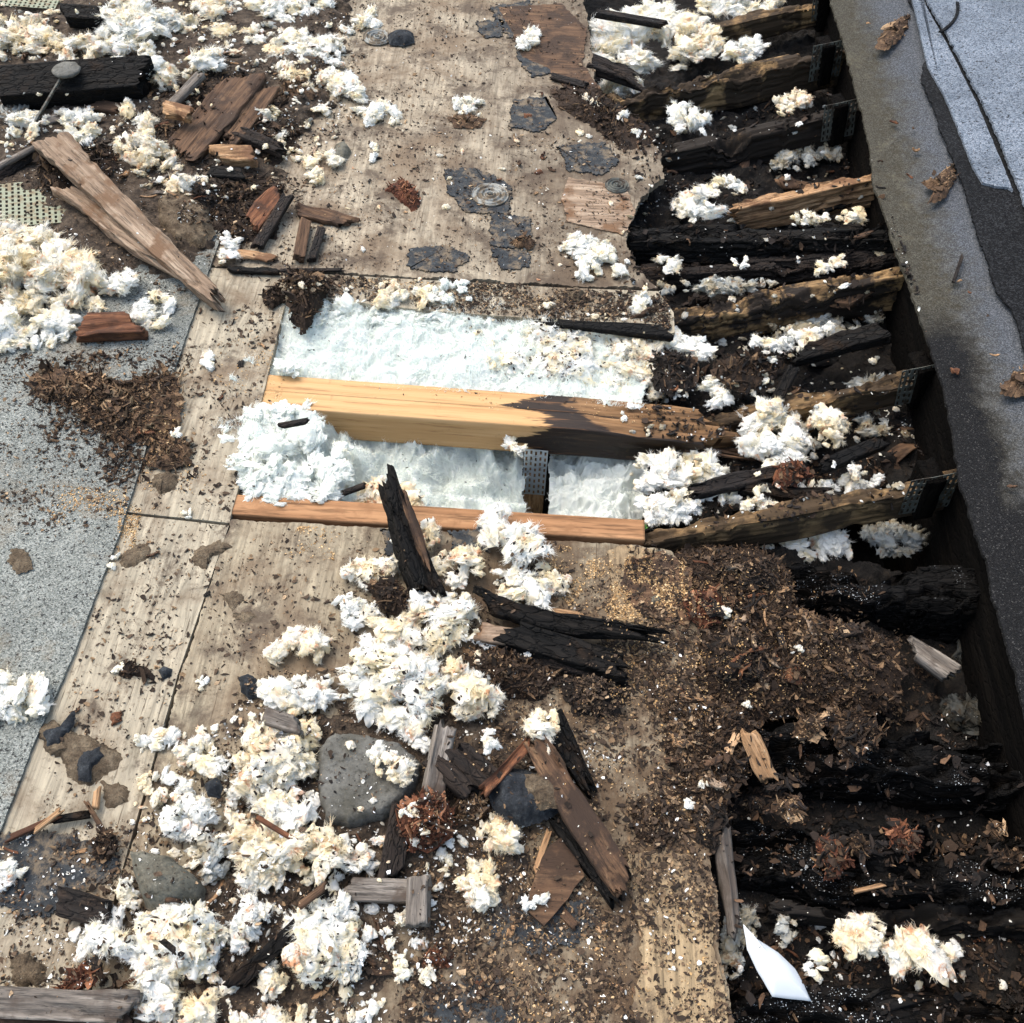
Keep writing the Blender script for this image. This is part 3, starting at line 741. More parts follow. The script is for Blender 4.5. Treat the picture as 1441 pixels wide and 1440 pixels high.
def scatter(name, label, cat, zones, mat, fs, el=(1.2, 4), tilt=0.35, thick=0.2):
    """countless crumbs: one object. zones: (outline, number, heap height)"""
    parts = []
    for zn in zones:
        poly, n = zn[:2]; hs = zn[2] if len(zn) > 2 else 0.001
        p = rand_in(poly, int(n*2.0))
        k = fbm(np.c_[p*0.03, np.full(len(p), n*0.37)], 4, 0.6); k = (k-0.44)/0.16
        p = p[RNG.random(len(p)) < np.clip(k, 0.06, 1)][:n]
        C = []
        for x, y in p:
            h = rest(x, y)
            if h is not None: C.append(h[0][:])
        if not C: continue
        C = np.array(C); s = fs*(0.3+0.9*RNG.random(len(C))**3*1.6)
        C[:, 2] += s*0.2 + RNG.random(len(C))**2*hs
        parts.append(flakes_np(C, s, el, thick, tilt))
    V, Fc, R = merge(parts)
    o = link(name, mesh_np(name, V, Fc, MT[mat], False, R)); tag(o, label, cat, kind='stuff'); return o

def bed(name, label, poly, z, amp, mat, res=0.004, fr=12, kind='stuff', cat=None, bil=False, hf=None, edge=0.0):
    """uneven ground inside an outline"""
    w = wpoly(poly, z); lo, hi = w.min(0), w.max(0)
    nx, ny = int((hi[0]-lo[0])/res)+2, int((hi[1]-lo[1])/res)+2
    X, Y = np.meshgrid(np.linspace(lo[0], hi[0], nx), np.linspace(lo[1], hi[1], ny))
    q = np.c_[X.ravel(), Y.ravel()]; ins = in_poly(q, w.tolist())
    f3 = np.c_[q*fr, np.full(len(q), z*7+amp*100)]
    h = (billow(f3, 4, 0.6)*1.3 if bil else fbm(f3, 5, 0.6)*2-1)*amp
    if hf is not None: h = h + hf(q[:, 0], q[:, 1])
    if edge > 0:
        dm = np.full(len(q), 1e9)
        for i in range(len(w)):
            a, b_ = w[i], w[(i+1) % len(w)]; ab = b_-a
            t = np.clip(((q-a)@ab)/(ab@ab+1e-9), 0, 1)[:, None]; dm = np.minimum(dm, np.linalg.norm(q-(a+t*ab), axis=1))
        dm = dm + (fbm(f3*3, 3)-0.5)*edge*1.4
        h = h - 0.035*(1-np.clip(dm/edge, 0, 1))
    V = np.c_[q, z+h]
    Fq = grid_faces(ny, nx); Fq = Fq[ins[Fq].all(1)]
    used = np.unique(Fq); mp = np.zeros(len(V), int); mp[used] = np.arange(len(used))
    o = link(name, mesh_np(name, V[used], [mp[Fq]], MT[mat], True, fbm(V[used]*60, 4)))
    tag(o, label, cat, kind=kind); return o

def slot_plate(name, parent, mat, nu, nv, cw, ch, T=0.001, staggered=True):
    """truss connector plate: rows of punched slots (real holes)"""
    V, Fq = [], []
    sw, sh = cw*0.42, ch*0.62
    for i in range(nu):
        for j in range(nv):
            x0, y0 = (i-nu/2)*cw, (j-nv/2)*ch
            oy = (ch*0.12 if (i % 2 and staggered) else -ch*0.12)
            cx, cy = x0+cw/2, y0+ch/2+oy*0.6
            b0 = len(V)
            for zz in (0.0, -T):
                V += [(x0, y0, zz), (x0+cw, y0, zz), (x0+cw, y0+ch, zz), (x0, y0+ch, zz)]
                V += [(cx-sw/2, cy-sh/2, zz), (cx+sw/2, cy-sh/2, zz), (cx+sw/2, cy+sh/2, zz), (cx-sw/2, cy+sh/2, zz)]
            for a in range(4):
                c = (a+1) % 4
                Fq += [(b0+a, b0+c, b0+4+c, b0+4+a), (b0+4+a, b0+4+c, b0+12+c, b0+12+a)]
                Fq += [(b0+8+a, b0+8+4+a, b0+8+4+c, b0+8+c)]
            # outer rim
            if i == 0: Fq.append((b0+3, b0+0, b0+8, b0+11))
            if i == nu-1: Fq.append((b0+1, b0+2, b0+10, b0+9))
            if j == 0: Fq.append((b0+0, b0+1, b0+9, b0+8))
            if j == nv-1: Fq.append((b0+2, b0+3, b0+11, b0+10))
    V = np.array(V); V[:, 2] += (fbm(np.c_[V[:, :2]*25, V[:, 2]*0], 2)-0.5)*0.004
    o = link(name, mesh_np(name, V, [np.array(Fq)], MT[mat], False), parent)
    return o

MT['zincdull'] = metal('dull dirty steel', (0.20, 0.21, 0.20), 0.55, (0.10, 0.08, 0.055), 0.75, 0.4)
def disc(label, px, py, rpx, mat='zincdull', z=0.001, tilt=0.0, group='round roofing plates'):
    """pressed steel fastening plate with rings and a screw head"""
    rr = rpx*S(px, py, z)
    t = empty('fastening_plate', P(px, py, z)); tag(t, label, 'roofing plate', group)
    t.rotation_euler = (tilt, tilt*0.5, 0)
    n = 56; prof = []
    for k in range(26):
        s = k/25; prof.append((0.14*rr + s*rr*0.86, 0.0025*math.sin(s*19)*(1-0.3*s) + 0.003))
    prof = [(0.14*rr, 0.001)] + prof + [(rr, 0.0)]
    a = np.linspace(0, 2*np.pi, n, endpoint=False)
    V = np.vstack([np.c_[r_*np.cos(a), r_*np.sin(a), np.full(n, z_)] for r_, z_ in prof])
    link('plate', mesh_np('plate', V, [grid_faces(len(prof), n, True)], MT[mat]), t)
    prof = [(0.0005, 0.006), (0.1*rr, 0.0055), (0.13*rr, 0.003), (0.13*rr, 0.0)]
    V = np.vstack([np.c_[r_*np.cos(a), r_*np.sin(a), np.full(n, z_)] for r_, z_ in prof])
    link('screw_head', mesh_np('screw_head', V, [grid_faces(len(prof), n, True)[:, ::-1]], MT['zincdark']), t)
    return t

# ================================================================== THE SETTING
g = link('ground', mesh_np('ground', np.array([(-30, -30, -0.9), (30, -30, -0.9), (30, 30, -0.9), (-30, 30, -0.9)], float), [np.array([[0, 1, 2, 3]])], MT['blacksoil']))
tag(g, None, None, kind='structure')

# plane of the edge flashing and the shingles: rises to the right
ZE, KE = 0.10, 0.22
X0 = P(1225, 250, ZE)[0]
def Pq(px, py, lift=0.0):
    z = ZE
    for _ in range(12):
        p = P(px, py, z + lift); z = ZE + KE*(p[0]-X0)
    return np.array([p[0], p[1], z + lift])
def qsheet(name, poly, lift, T, mat, amp=0.002, step=0.008, seed=0.0, freq=60.0, relief=0.0):
    w = ragged(np.array([Pq(x, y, lift)[:2] for x, y in poly]), step, amp, seed, freq); n = len(w)
    z = ZE + KE*(w[:, 0]-X0) + lift
    V = np.vstack([np.c_[w, z], np.c_[w, z-T]])
    x, y = w[:, 0], w[:, 1]
    ccw = np.dot(x, np.roll(y, -1)) - np.dot(y, np.roll(x, -1)) > 0
    top = list(range(n)) if ccw else list(range(n))[::-1]
    sides = [(i, i+n, (i+1) % n+n, (i+1) % n) if ccw else (i, (i+1) % n, (i+1) % n+n, i+n) for i in range(n)]
    me = bpy.data.meshes.new(name); me.from_pydata(V.tolist(), [], [top, [k+n for k in top[::-1]]] + sides)
    me.materials.append(MT[mat]); me.update(); return link(name, me)

# --- plywood sheets
Z0 = 0.0; PT = 0.016
o = sheet('plywood_sheet', [(452, -420), (700, -420), (800, -200), (822, 0), (832, 70), (838, 120), (862, 150), (905, 185), (928, 215), (934, 250), (900, 280), (880, 315), (884, 350), (902, 380), (925, 405), (790, 401), (560, 388), (316, 374), (180, 366), (-120, 355), (-900, 340), (-700, -420)], Z0, PT, 'ply1', 0.004, 0.0075, 1.0, 40)
tag(o, 'big weathered plywood sheet across the top with ragged rotten right edge', 'plywood sheet')
o = sheet('plywood_sheet', [(-60, 361), (180, 370), (316, 378), (560, 392), (790, 405), (926, 410), (948, 440), (950, 468), (925, 474), (840, 462), (750, 448), (600, 437), (407, 414), (398, 440), (374, 540), (352, 630), (327, 716), (323, 736), (166, 719), (-200, 700)], Z0, PT, 'ply2', 0.02, 0.0006, 2.0)
tag(o, 'pale plywood sheet bordering the left and top of the open bay', 'plywood sheet')
o = sheet('plywood_sheet', [(-300, 712), (165, 723), (322, 740), (250, 950), (180, 1196), (95, 1500), (70, 1700), (-500, 1700)], Z0, PT, 'ply2', 0.03, 0.0005, 3.0)
tag(o, 'narrow pale plywood sheet beside the grey roofing felt, lower left', 'plywood sheet')
o = sheet('plywood_sheet', [(326, 731), (560, 744), (760, 760), (900, 768), (945, 775), (962, 800), (975, 860), (985, 900), (978, 960), (992, 1010), (988, 1080), (1002, 1130), (998, 1200), (1008, 1260), (1012, 1340), (1028, 1400), (1036, 1500), (1060, 1700), (80, 1700), (100, 1500), (184, 1198), (254, 951)], Z0, PT, 'ply3', 0.0045, 0.0032, 4.0, 45)
tag(o, 'large stained plywood sheet below the open bay running to the bottom edge', 'plywood sheet')
# rotted upper plies torn away along the right side: ragged remains of ply lying proud
for k, (poly, mat, lab) in enumerate([
    ([(700, 10), (790, 5), (826, 40), (820, 90), (845, 125), (800, 130), (770, 95), (735, 80), (720, 45)], 'brown', 'brown delaminated veneer remnant at the top beside the open joists'),
    ([(880, 790), (930, 775), (975, 800), (970, 880), (905, 868), (872, 830)], 'brown', 'brown torn veneer remnant under the rot pile right of centre'),
    ([(800, 250), (880, 262), (895, 300), (878, 330), (800, 312), (790, 280)], 'weathered', 'greyish veneer remnant left of the black rotten joist')]):
    o = sheet('veneer_remnant', poly, 0.0035, 0.003, mat, 0.004, 0.004, k*3.3, 90); tag(o, lab, 'veneer remnant')

MT['ply4'] = plywood('bare golden plywood', (0.27, 0.20, 0.115), 0.85, 0.8)
for k, (poly, lab) in enumerate([
    ([(884, 1205), (935, 1190), (985, 1215), (1002, 1260), (1006, 1340), (1020, 1400), (1026, 1500), (1040, 1650), (905, 1650), (908, 1500), (892, 1420), (905, 1330), (890, 1260)], 'bare golden veneer along the torn edge at the bottom right of the deck'),
    ([(856, 772), (885, 766), (938, 780), (930, 860), (905, 880), (868, 872), (862, 820)], 'pale bare veneer strip below the right end of the lower chord')]):
    o = sheet('veneer_remnant', poly, 0.0032, 0.003, 'ply4', 0.004, 0.006, k*4.3+9, 60); tag(o, lab, 'veneer remnant')

# --- mineral felt on the left
o = sheet('roofing_felt', [(430, -420), (437, 0), (322, 300), (256, 490), (206, 630), (170, 745), (100, 930), (48, 1045), (0, 1170), (-120, 1500), (-150, 1700), (-1200, 1700), (-1000, -420)], 0.006, 0.004, 'felt', 0.005, 0.0012, 6.0, 90)
tag(o, 'grey mineral surfaced roofing felt covering the left side of the deck', 'roofing felt')

# --- tar and felt remnants stuck on the plywood
patches = [
    ([(690, 10), (745, 0), (770, 25), (760, 50), (715, 52)], 'grey black felt remnant at the top edge of the plywood'),
    ([(672, 30), (708, 28), (708, 50), (685, 52), (672, 42)], 'small square felt remnant left of the grey one at the top'),
    ([(728, 55), (775, 48), (795, 72), (780, 100), (750, 108), (730, 85)], 'black felt remnant under the small white tuft at the top'),
    ([(722, 140), (770, 135), (785, 165), (760, 185), (718, 178)], 'black felt remnant with scrap of insulation on it'),
    ([(785, 205), (850, 200), (872, 225), (850, 245), (800, 240)], 'black felt remnant at the right of the upper plywood'),
    ([(690, 300), (745, 305), (748, 330), (720, 350), (690, 345)], 'square black felt remnant below the ringed steel plate'),
    ([(692, 350), (742, 352), (745, 375), (705, 380)], 'lower black felt remnant left of the white ragged tuft'),
    ([(575, 350), (630, 345), (660, 360), (640, 382), (575, 378)], 'grey granule patch above the wide insulated bay'),
    ([(625, 240), (670, 235), (720, 262), (715, 300), (660, 300), (630, 270)], 'dark smear of felt around the ringed steel plate'),
    ([(0, 1170), (50, 1165), (130, 1180), (165, 1200), (160, 1235), (100, 1260), (60, 1290), (-20, 1270)], 'wide black felt remnant by the left edge below the splinters'),
    ([(690, 1275), (740, 1262), (780, 1280), (830, 1268), (838, 1300), (800, 1330), (760, 1345), (720, 1325), (690, 1330)], 'black felt remnant under the brown plywood offcut'),
    ([(598, 1385), (650, 1372), (720, 1380), (725, 1420), (760, 1450), (590, 1460)], 'black felt remnant at the bottom edge of the picture'),
    ([(630, 750), (680, 742), (690, 775), (640, 782)], 'dark felt scrap under the white clump right of the leaning stick'),
    ([(535, 742), (575, 745), (570, 790), (540, 780)], 'dark felt scrap beside the leaning charred stick'),
]
for k, (poly, lab) in enumerate(patches):
    zz = 0.0026 if poly[0][0] > 20 else 0.0075
    o = sheet('felt_remnant', poly, 0.0034, 0.003, 'worntar', 0.0022, 0.010, k*2.1+50, 75)
    tag(o, lab, 'felt remnant', 'black felt remnants stuck to the plywood')
# --- mud pads
mud = [
    ([(166, 782), (190, 768), (208, 770), (211, 786), (190, 795), (172, 796)], 0.005, 'olive mud pad on plywood beside a small white tuft'),
    ([(268, 785), (285, 768), (310, 762), (325, 768), (300, 785), (290, 803), (272, 796)], 0.006, 'arrow shaped olive mud pad across the plywood seam'),
    ([(216, 668), (240, 662), (252, 670), (245, 692), (225, 697), (213, 685)], 0.009, 'dark olive mud lump left of the open bay'),
    ([(308, 836), (330, 832), (345, 845), (330, 858), (315, 850)], 0.003, 'thin mud smear on the lower plywood'),
    ([(328, 860), (350, 858), (362, 868), (345, 877), (330, 872)], 0.003, 'mud smear with a black centre on the lower plywood'),
    ([(50, 1025), (75, 1012), (120, 1035), (165, 1055), (172, 1070), (150, 1095), (125, 1108), (100, 1095), (85, 1065), (60, 1050)], 0.012, 'large olive mud slab near the felt edge, lower left'),
    ([(140, 1105), (170, 1098), (186, 1115), (175, 1135), (150, 1132)], 0.006, 'brown mud lump right of the large mud slab'),
    ([(12, 1350), (40, 1340), (68, 1360), (60, 1385), (30, 1392), (14, 1378)], 0.010, 'greenish mud lump at the bottom left by the grey plank'),
    ([(15, 770), (40, 778), (48, 800), (28, 808), (12, 795)], 0.004, 'brown mud stain on the felt by the left edge'),
]
for poly, h, lab in mud:
    dome('mud_pad', lab, 'mud', poly, 0.009 if poly[0][0] < 130 and poly[0][1] < 1020 else 0.0, h, 'mud', 0.008, flat=0.6, rough=0.003)
for poly, lab in [([(60, 1030), (85, 1025), (105, 1000), (104, 1020), (85, 1050), (66, 1050)], 'black tar lump at the felt edge beside white tuft'),
                  ([(118, 1058), (142, 1050), (148, 1065), (130, 1080), (128, 1100), (112, 1098), (110, 1075)], 'black tar blot on top of the large mud slab')]:
    dome('tar_blot', lab, 'tar', poly, 0.008, 0.008, 'tar', 0.004, flat=0.7)

# --- floor of the cavity and its dark fill
VOID = [(800, -300), (1250, -300), (1330, 300), (1470, 900), (1600, 1600), (960, 1600), (960, 1100), (940, 850), (900, 780), (300, 760), (300, 600), (360, 400), (900, 440), (840, 330), (820, 150)]
bed('cavity_debris', 'black rotten debris filling the bottom of the open joist cavity', VOID, -0.30, 0.02, 'blacksoil', 0.007, 9, cat='debris')
LOWV = [(985, 770), (1120, 770), (1420, 850), (1640, 1000), (1700, 1650), (1000, 1650), (960, 1240), (945, 1000)]
bed('rotten_fill', 'black and brown rotten fill between the charred joists, lower right', LOWV, -0.085, 0.045, 'blacksoil', 0.004, 16, cat='debris')

UPV = [(890, 120), (1000, 40), (1190, 40), (1250, 250), (1330, 480), (1380, 640), (1340, 672), (1120, 712), (905, 748), (905, 600), (895, 470), (865, 330)]
bed('rotten_fill', 'black rotten fill packed between the upper right joists', UPV, -0.075, 0.035, 'blacksoil', 0.004, 22, cat='debris')

# --- black board added for the darkness under the flashing, then the flashing sheets
a0, a1 = Pq(1120, -300), Pq(1560, 1700)
xb = X0 + 0.045
V, Fc = timber_np(float(a0[1]-a1[1])+1.0, 0.04, 0.45, seed=3, nx=200, ny=4, nz=40, rough=0.003, crack=0.003)
o = link('curb_shade_board', mesh_np('curb_shade_board', V, Fc, MT['void'])); o.matrix_world = Matrix.Translation((xb+0.02, (a0[1]+a1[1])/2, ZE-0.245)) @ Matrix.Rotation(math.pi/2, 4, 'Z')
tag(o, 'black upright board added for shade under the flashing along the right', 'board')
def capmat():
    m, nt, b = newmat('worn flashing dirty along its edge and black stained nearer'); geo = nt.nodes.new('ShaderNodeNewGeometry'); p = geo.outputs['Position']
    v = nt.nodes.new('ShaderNodeTexVoronoi'); v.inputs['Scale'].default_value = 640; nt.links.new(p, v.inputs['Vector'])
    sep = nt.nodes.new('ShaderNodeSeparateColor'); nt.links.new(v.outputs['Color'], sep.inputs[0]); g = sep.outputs[0]
    dirt = ramp(nt, g, [(0.0, (0.022, 0.02, 0.015)), (0.35, (0.038, 0.036, 0.028)), (0.7, (0.054, 0.051, 0.04)), (1.0, (0.085, 0.081, 0.066))])
    blue = ramp(nt, g, [(0.0, (0.026, 0.029, 0.034)), (0.35, (0.05, 0.056, 0.065)), (0.7, (0.072, 0.08, 0.091)), (1.0, (0.12, 0.13, 0.145))])
    blk = ramp(nt, g, [(0.0, (0.003, 0.003, 0.0035)), (0.6, (0.007, 0.0075, 0.008)), (0.93, (0.013, 0.013, 0.014)), (1.0, (0.05, 0.05, 0.048))])
    n = noise(nt, p, 12.0, 9, 0.75, 0.3); nf_ = noise(nt, p, 60.0, 6, 0.7)
    sp = nt.nodes.new('ShaderNodeSeparateXYZ'); nt.links.new(p, sp.inputs[0])
    def line(a, c, w, amp):
        A, B = Pq(*a), Pq(*c); k = (B[0]-A[0])/(B[1]-A[1]); c0 = A[0]-k*A[1]
        d = math_n(nt, 'SUBTRACT', sp.outputs[0], math_n(nt, 'ADD', math_n(nt, 'MULTIPLY', sp.outputs[1], k), c0))
        d = math_n(nt, 'ADD', d, math_n(nt, 'MULTIPLY', math_n(nt, 'SUBTRACT', n, 0.5), amp))
        d = math_n(nt, 'ADD', d, math_n(nt, 'MULTIPLY', math_n(nt, 'SUBTRACT', nf_, 0.5), amp*0.4))
        r_ = nt.nodes.new('ShaderNodeMapRange'); r_.inputs[1].default_value = -w*1.8; r_.inputs[2].default_value = w*1.8; nt.links.new(d, r_.inputs[0]); return r_.outputs[0]
    col = mix(nt, ramp(nt, nf_, [(0.38, 0.6), (0.5, 0.0)]), dirt, (0.035, 0.03, 0.02))
    col = mix(nt, ramp(nt, n, [(0.55, 0.0), (0.68, 0.6)]), col, (0.11, 0.10, 0.07))
    col = mix(nt, line((1240, 60), (1368, 440), 0.02, 0.16), col, blue)
    q = line((1352, 440), (1440, 730), 0.012, 0.10)
    k = math_n(nt, 'SUBTRACT', 1.0, q)
    yl = nt.nodes.new('ShaderNodeMapRange'); y0 = Pq(1320, 455)[1]; yl.inputs[1].default_value = y0+0.05; yl.inputs[2].default_value = y0-0.05
    nt.links.new(math_n(nt, 'ADD', sp.outputs[1], math_n(nt, 'MULTIPLY', math_n(nt, 'SUBTRACT', n, 0.5), 0.12)), yl.inputs[0])
    col = mix(nt, math_n(nt, 'MULTIPLY', k, yl.outputs[0]), col, blk)
    y2 = nt.nodes.new('ShaderNodeMapRange'); y0 = Pq(1420, 700)[1]; y2.inputs[1].default_value = y0+0.03; y2.inputs[2].default_value = y0-0.03
    nt.links.new(math_n(nt, 'ADD', sp.outputs[1], math_n(nt, 'MULTIPLY', math_n(nt, 'SUBTRACT', n, 0.5), 0.12)), y2.inputs[0])
    col = mix(nt, y2.outputs[0], col, blk)
    nt.links.new(col, b.inputs['Base Color']); b.inputs['Roughness'].default_value = 0.9; b.inputs['Specular IOR Level'].default_value = 0.15
    bump(nt, b, math_n(nt, 'ADD', n, math_n(nt, 'MULTIPLY', v.outputs['Distance'], 0.25)), 0.7, 0.006); return m
MT['capmix'] = capmat()
edge = [(1150, -100), (1168, 0), (1185, 55), (1200, 110), (1216, 170), (1226, 220), (1228, 258), (1245, 300), (1258, 345), (1275, 390), (1295, 450), (1312, 500), (1330, 555), (1340, 610), (1352, 680), (1370, 740), (1388, 790), (1398, 840), (1415, 900), (1432, 960), (1480, 1150), (1600, 1700)]
o = qsheet('edge_flashing', edge + [(2300, 1700), (2300, -400), (1120, -400)], 0.0, 0.006, 'capmix', 0.0035, 0.005, 8.0, 60)
tag(o, 'worn edge flashing curving down the right side, grey brown turning black nearer', 'flashing')
o = qsheet('black_underlay', [(1262, -150), (1278, 0), (1300, 40), (1304, 75), (1296, 110), (1312, 150), (1330, 200), (1346, 235), (1362, 275), (1375, 330), (1392, 372), (1402, 410), (1425, 440), (1441, 490), (1520, 640), (1900, 640), (1900, -400), (1240, -400)], 0.013, 0.004, 'asphalt', 0.004, 0.005, 11.0, 60)
tag(o, 'black torn underlay showing below the pale shingles', 'underlay')
o = qsheet('shingle', [(1270, -150), (1284, 0), (1306, 93), (1330, 135), (1352, 190), (1370, 235), (1383, 257), (1402, 262), (1419, 264), (1426, 268), (1374, 143), (1328, 53), (1298, 0), (1275, -80)], 0.019, 0.005, 'bluefelt', 0.0012, 0.006, 12.0)
tag(o, 'narrow blue grey shingle strip along the black underlay', 'shingle')
o = qsheet('shingle', [(1250, -160), (1305, 0), (1334, 50), (1383, 143), (1405, 190), (1432, 258), (1447, 300), (1486, 400), (1900, 700), (2300, 700), (2300, -400), (1200, -400)], 0.025, 0.006, 'bluefelt', 0.003, 0.005, 13.0, 110)
tag(o, 'wide blue grey shingle filling the top right corner', 'shingle')
V, Fc = timber_np(0.13, 0.007, 0.004, seed=8, nx=30, ny=3, nz=2, bend=(0.014, 0)); 
o = link('tar_bead', mesh_np('tar_bead', V, Fc, MT['asphalt'])); orient(o, Pq(1328, 54, 0.027), Pq(1359, 0, 0.027)); tag(o, 'thin black tar bead curving across the top right shingle', 'tar bead')

# ================================================================== TIMBERS OF THE ROOF
def joist(label, pL, pR, zL, zR, wpx, T, mat, group='old roof joists', plate=None, name='roof_joist', **kw):
    a, b_ = P(*pL, zL), P(*pR, zR); a[2] -= T/2; b_[2] -= T/2
    L = float(np.linalg.norm(b_-a)); W = wpx*S((pL[0]+pR[0])/2, (pL[1]+pR[1])/2, (zL+zR)/2)/0.8*(0.8 if pL[1] < 780 else 1.0)
    kw['rough'] = max(0.0035, kw.get('rough', 0)); kw['crack'] = max(0.006, kw.get('crack', 0)); kw.setdefault('jag', (0.03, 0.0)); kw.setdefault('wob', 0.10); kw.setdefault('erode', 0.85 if mat in ('char', 'charspeck', 'dark', 'joistdark') else 0.4)
    V, Fc = timber_np(L, W, T, seed=RNG.random()*50, nx=int(L/0.0028), ny=max(8, int(W/0.0028)), nz=max(6, int(T/0.0035)), **kw)
    if plate:
        o = empty(name); orient(o, a, b_)
        link('timber', mesh_np('timber', V, Fc, MT[mat]), o)
        for (u, mt, nu, nv, side) in plate:
            p_ = slot_plate('connector_plate', o, mt, nu, nv, 0.0095, 0.0155)
            p_.rotation_euler = (math.pi/2, 0, 0.0); p_.location = (L*(u-0.5), -W/2-0.005, T/2-0.01)
            V2, F2 = timber_np(0.10, 0.05, 0.03, seed=RNG.random()*50, nx=30, ny=5, nz=5, rough=0.002, crack=0.003)
            w_ = link('web', mesh_np('web', V2, F2, MT['void']), o); w_.rotation_euler = (0, math.pi/2, 0); w_.location = (L*(u-0.5), -W/2+0.013, T/2-0.02)
    else:
        o = link(name, mesh_np(name, V, Fc, MT[mat])); orient(o, a, b_)
    tag(o, label, 'roof joist', group); return o
joist('topmost tan joist half under white insulation', (960, 45), (1185, -8), -0.03, 0.05, 22, 0.06, 'joist', crack=0.004, plate=[(0.88, 'zincdark', 6, 4, 0)])
joist('second tan joist from the top with dark upper face', (858, 138), (1210, 62), -0.02, 0.06, 24, 0.09, 'joist', rough=0.002, crack=0.004, plate=[(0.86, 'zincdark', 8, 6, 1)])
joist('third brown joist from the top, stained and notched', (930, 214), (1215, 148), -0.03, 0.05, 22, 0.08, 'joistdark', rough=0.003, crack=0.006, plate=[(0.88, 'zincdark', 8, 6, 1)])
joist('fourth joist from the top with a bright tan split face', (1030, 290), (1235, 246), -0.03, 0.05, 22, 0.07, 'tan', rough=0.004, crack=0.005, jag=(0.05, 0))
joist('thick black rotten joist right of the plywood edge', (872, 326), (1262, 324), -0.015, 0.06, 44, 0.09, 'char', rough=0.007, crack=0.012, jag=(0.04, 0), wob=0.12)
joist('brown black rotten joist just below the thick black one', (900, 382), (1285, 352), -0.05, 0.04, 26, 0.07, 'dark', rough=0.006, crack=0.01, jag=(0.04, 0), wob=0.15)
joist('tan joist with black stained top beside the thin dark board', (944, 440), (1318, 372), -0.015, 0.06, 28, 0.085, 'joist', rough=0.002, crack=0.005)
joist('clean tan joist continuing behind the broken end of the beam', (1000, 590), (1345, 512), -0.03, 0.05, 25, 0.06, 'joist', rough=0.0015, plate=[(0.86, 'zincdark', 9, 6, 0)])
joist('tan joist with green stain running from the lower edge of the bay', (896, 756), (1385, 662), -0.012, 0.05, 24, 0.075, 'joist', rough=0.0015, plate=[(0.84, 'zincdark', 9, 6, 0)])
joist('black joist dusted with white grains, upper of two', (1085, 818), (1460, 825), -0.02, 0.03, 52, 0.13, 'charspeck', rough=0.005, crack=0.006)
joist('black joist dusted with white grains, lower of two', (1040, 1052), (1560, 1082), -0.03, 0.02, 62, 0.12, 'charspeck', rough=0.006, crack=0.007)
joist('black joist strewn with red brown chips, lower right', (1020, 1190), (1600, 1225), -0.03, 0.01, 80, 0.10, 'charspeck', rough=0.008, crack=0.01)
joist('dark brown joist face above the cream tuft, lower right', (1075, 1276), (1620, 1296), -0.05, -0.02, 22, 0.08, 'joistdark', rough=0.003, crack=0.004)
joist('black joist along the bottom edge of the picture', (1012, 1412), (1600, 1440), -0.03, -0.02, 46, 0.12, 'charspeck', rough=0.006, crack=0.007)

# the broken two-ply beam across the open bay
zt = 0.0
aL, aR = P(362, 547, zt), P(1040, 596, zt)
L = float(np.linalg.norm(aR-aL)); W = 0.078; T = 0.072
beam = empty('truss_chord'); o_a, o_b = aL.copy(), aR.copy(); o_a[2] -= T/2+PT*0.2; o_b[2] -= T/2+PT*0.2
orient(beam, o_a, o_b); tag(beam, 'orange timber beam across the open bay, black stained and splintered at right', 'timber beam')
for s, jg in ((1, 0.15), (-1, 0.11)):
    V, Fc = timber_np(L - (0.02 if s > 0 else 0), W/2-0.0006, T, seed=4+s, nx=260, ny=12, nz=16, jag=(0.0, jg), rough=0.0006, taper=(1, 0.98), jfreq=4.5)
    # rotten relief towards the right end only
    x = V[:, 0]; k = np.clip((x - 0.15)/0.12, 0, 1)
    gr = np.abs(2*vn(np.c_[x*7, V[:, 1]*170+s*9, V[:, 2]*170])-1)
    V[:, 2] -= k*(0.016*np.clip(1-gr*2.0, 0, 1)+0.006*gr)*(V[:, 2] > -0.02); V[:, 1] += k*(gr-0.5)*0.004
    V[:, 2] -= np.clip((x-0.30)/0.14, 0, 1)**2*0.008*(V[:, 2] > 0)
    ply = link('ply', mesh_np('ply', V, Fc, MT['beam']), beam); ply.location = (-0.01 if s > 0 else 0, s*W/4, 0)
q = P(757, 640, 0)
def beamx(px, py):  # distance along the beam of a place in the photograph
    v = P(px, py, 0) - (aL+aR)/2; return float(np.dot(v, (aR-aL)/L))
bx_ = beamx(757, 600)
pl = slot_plate('connector_plate', beam, 'zinc', 5, 8, 0.0085, 0.016); pl.rotation_euler = (math.pi/2, 0, 0); pl.location = (bx_, -W/2-0.0045, -0.086)
V, Fc = timber_np(0.40, 0.042, 0.04, seed=9, nx=80, ny=8, nz=8, rough=0.0006)
wb = link('web', mesh_np('web', V, Fc, MT['tan']), beam); wb.rotation_euler = (0, math.pi/2, 0); wb.rotation_euler = (0.0, math.pi/2, 0.0)
wb.location = (bx_, -W/2+0.021, -0.235)
for k in range(5):   # loose splinters still attached at the broken end
    V, Fc = timber_np(0.10+0.05*RNG.random(), 0.006+0.006*RNG.random(), 0.005, seed=20+k, nx=30, ny=4, nz=3, jag=(0, 0.05), rough=0.002, taper=(1, 0.3))
    sp_ = link('splinter', mesh_np('splinter', V, Fc, MT['brown']), beam); sp_.location = (L/2-0.02+0.01*k, -W/2+0.014*k, -0.005-0.008*(k % 3)); sp_.rotation_euler = (0, 0.10*RNG.normal(), 0.12*RNG.normal()-0.1)
o = timber('truss_chord', 'narrow orange chord strip along the lower edge of the open bay', 'timber beam', (300, 718), (905, 756), -0.022, -0.022, 34, 0.04, 'orange', rough=0.0006)
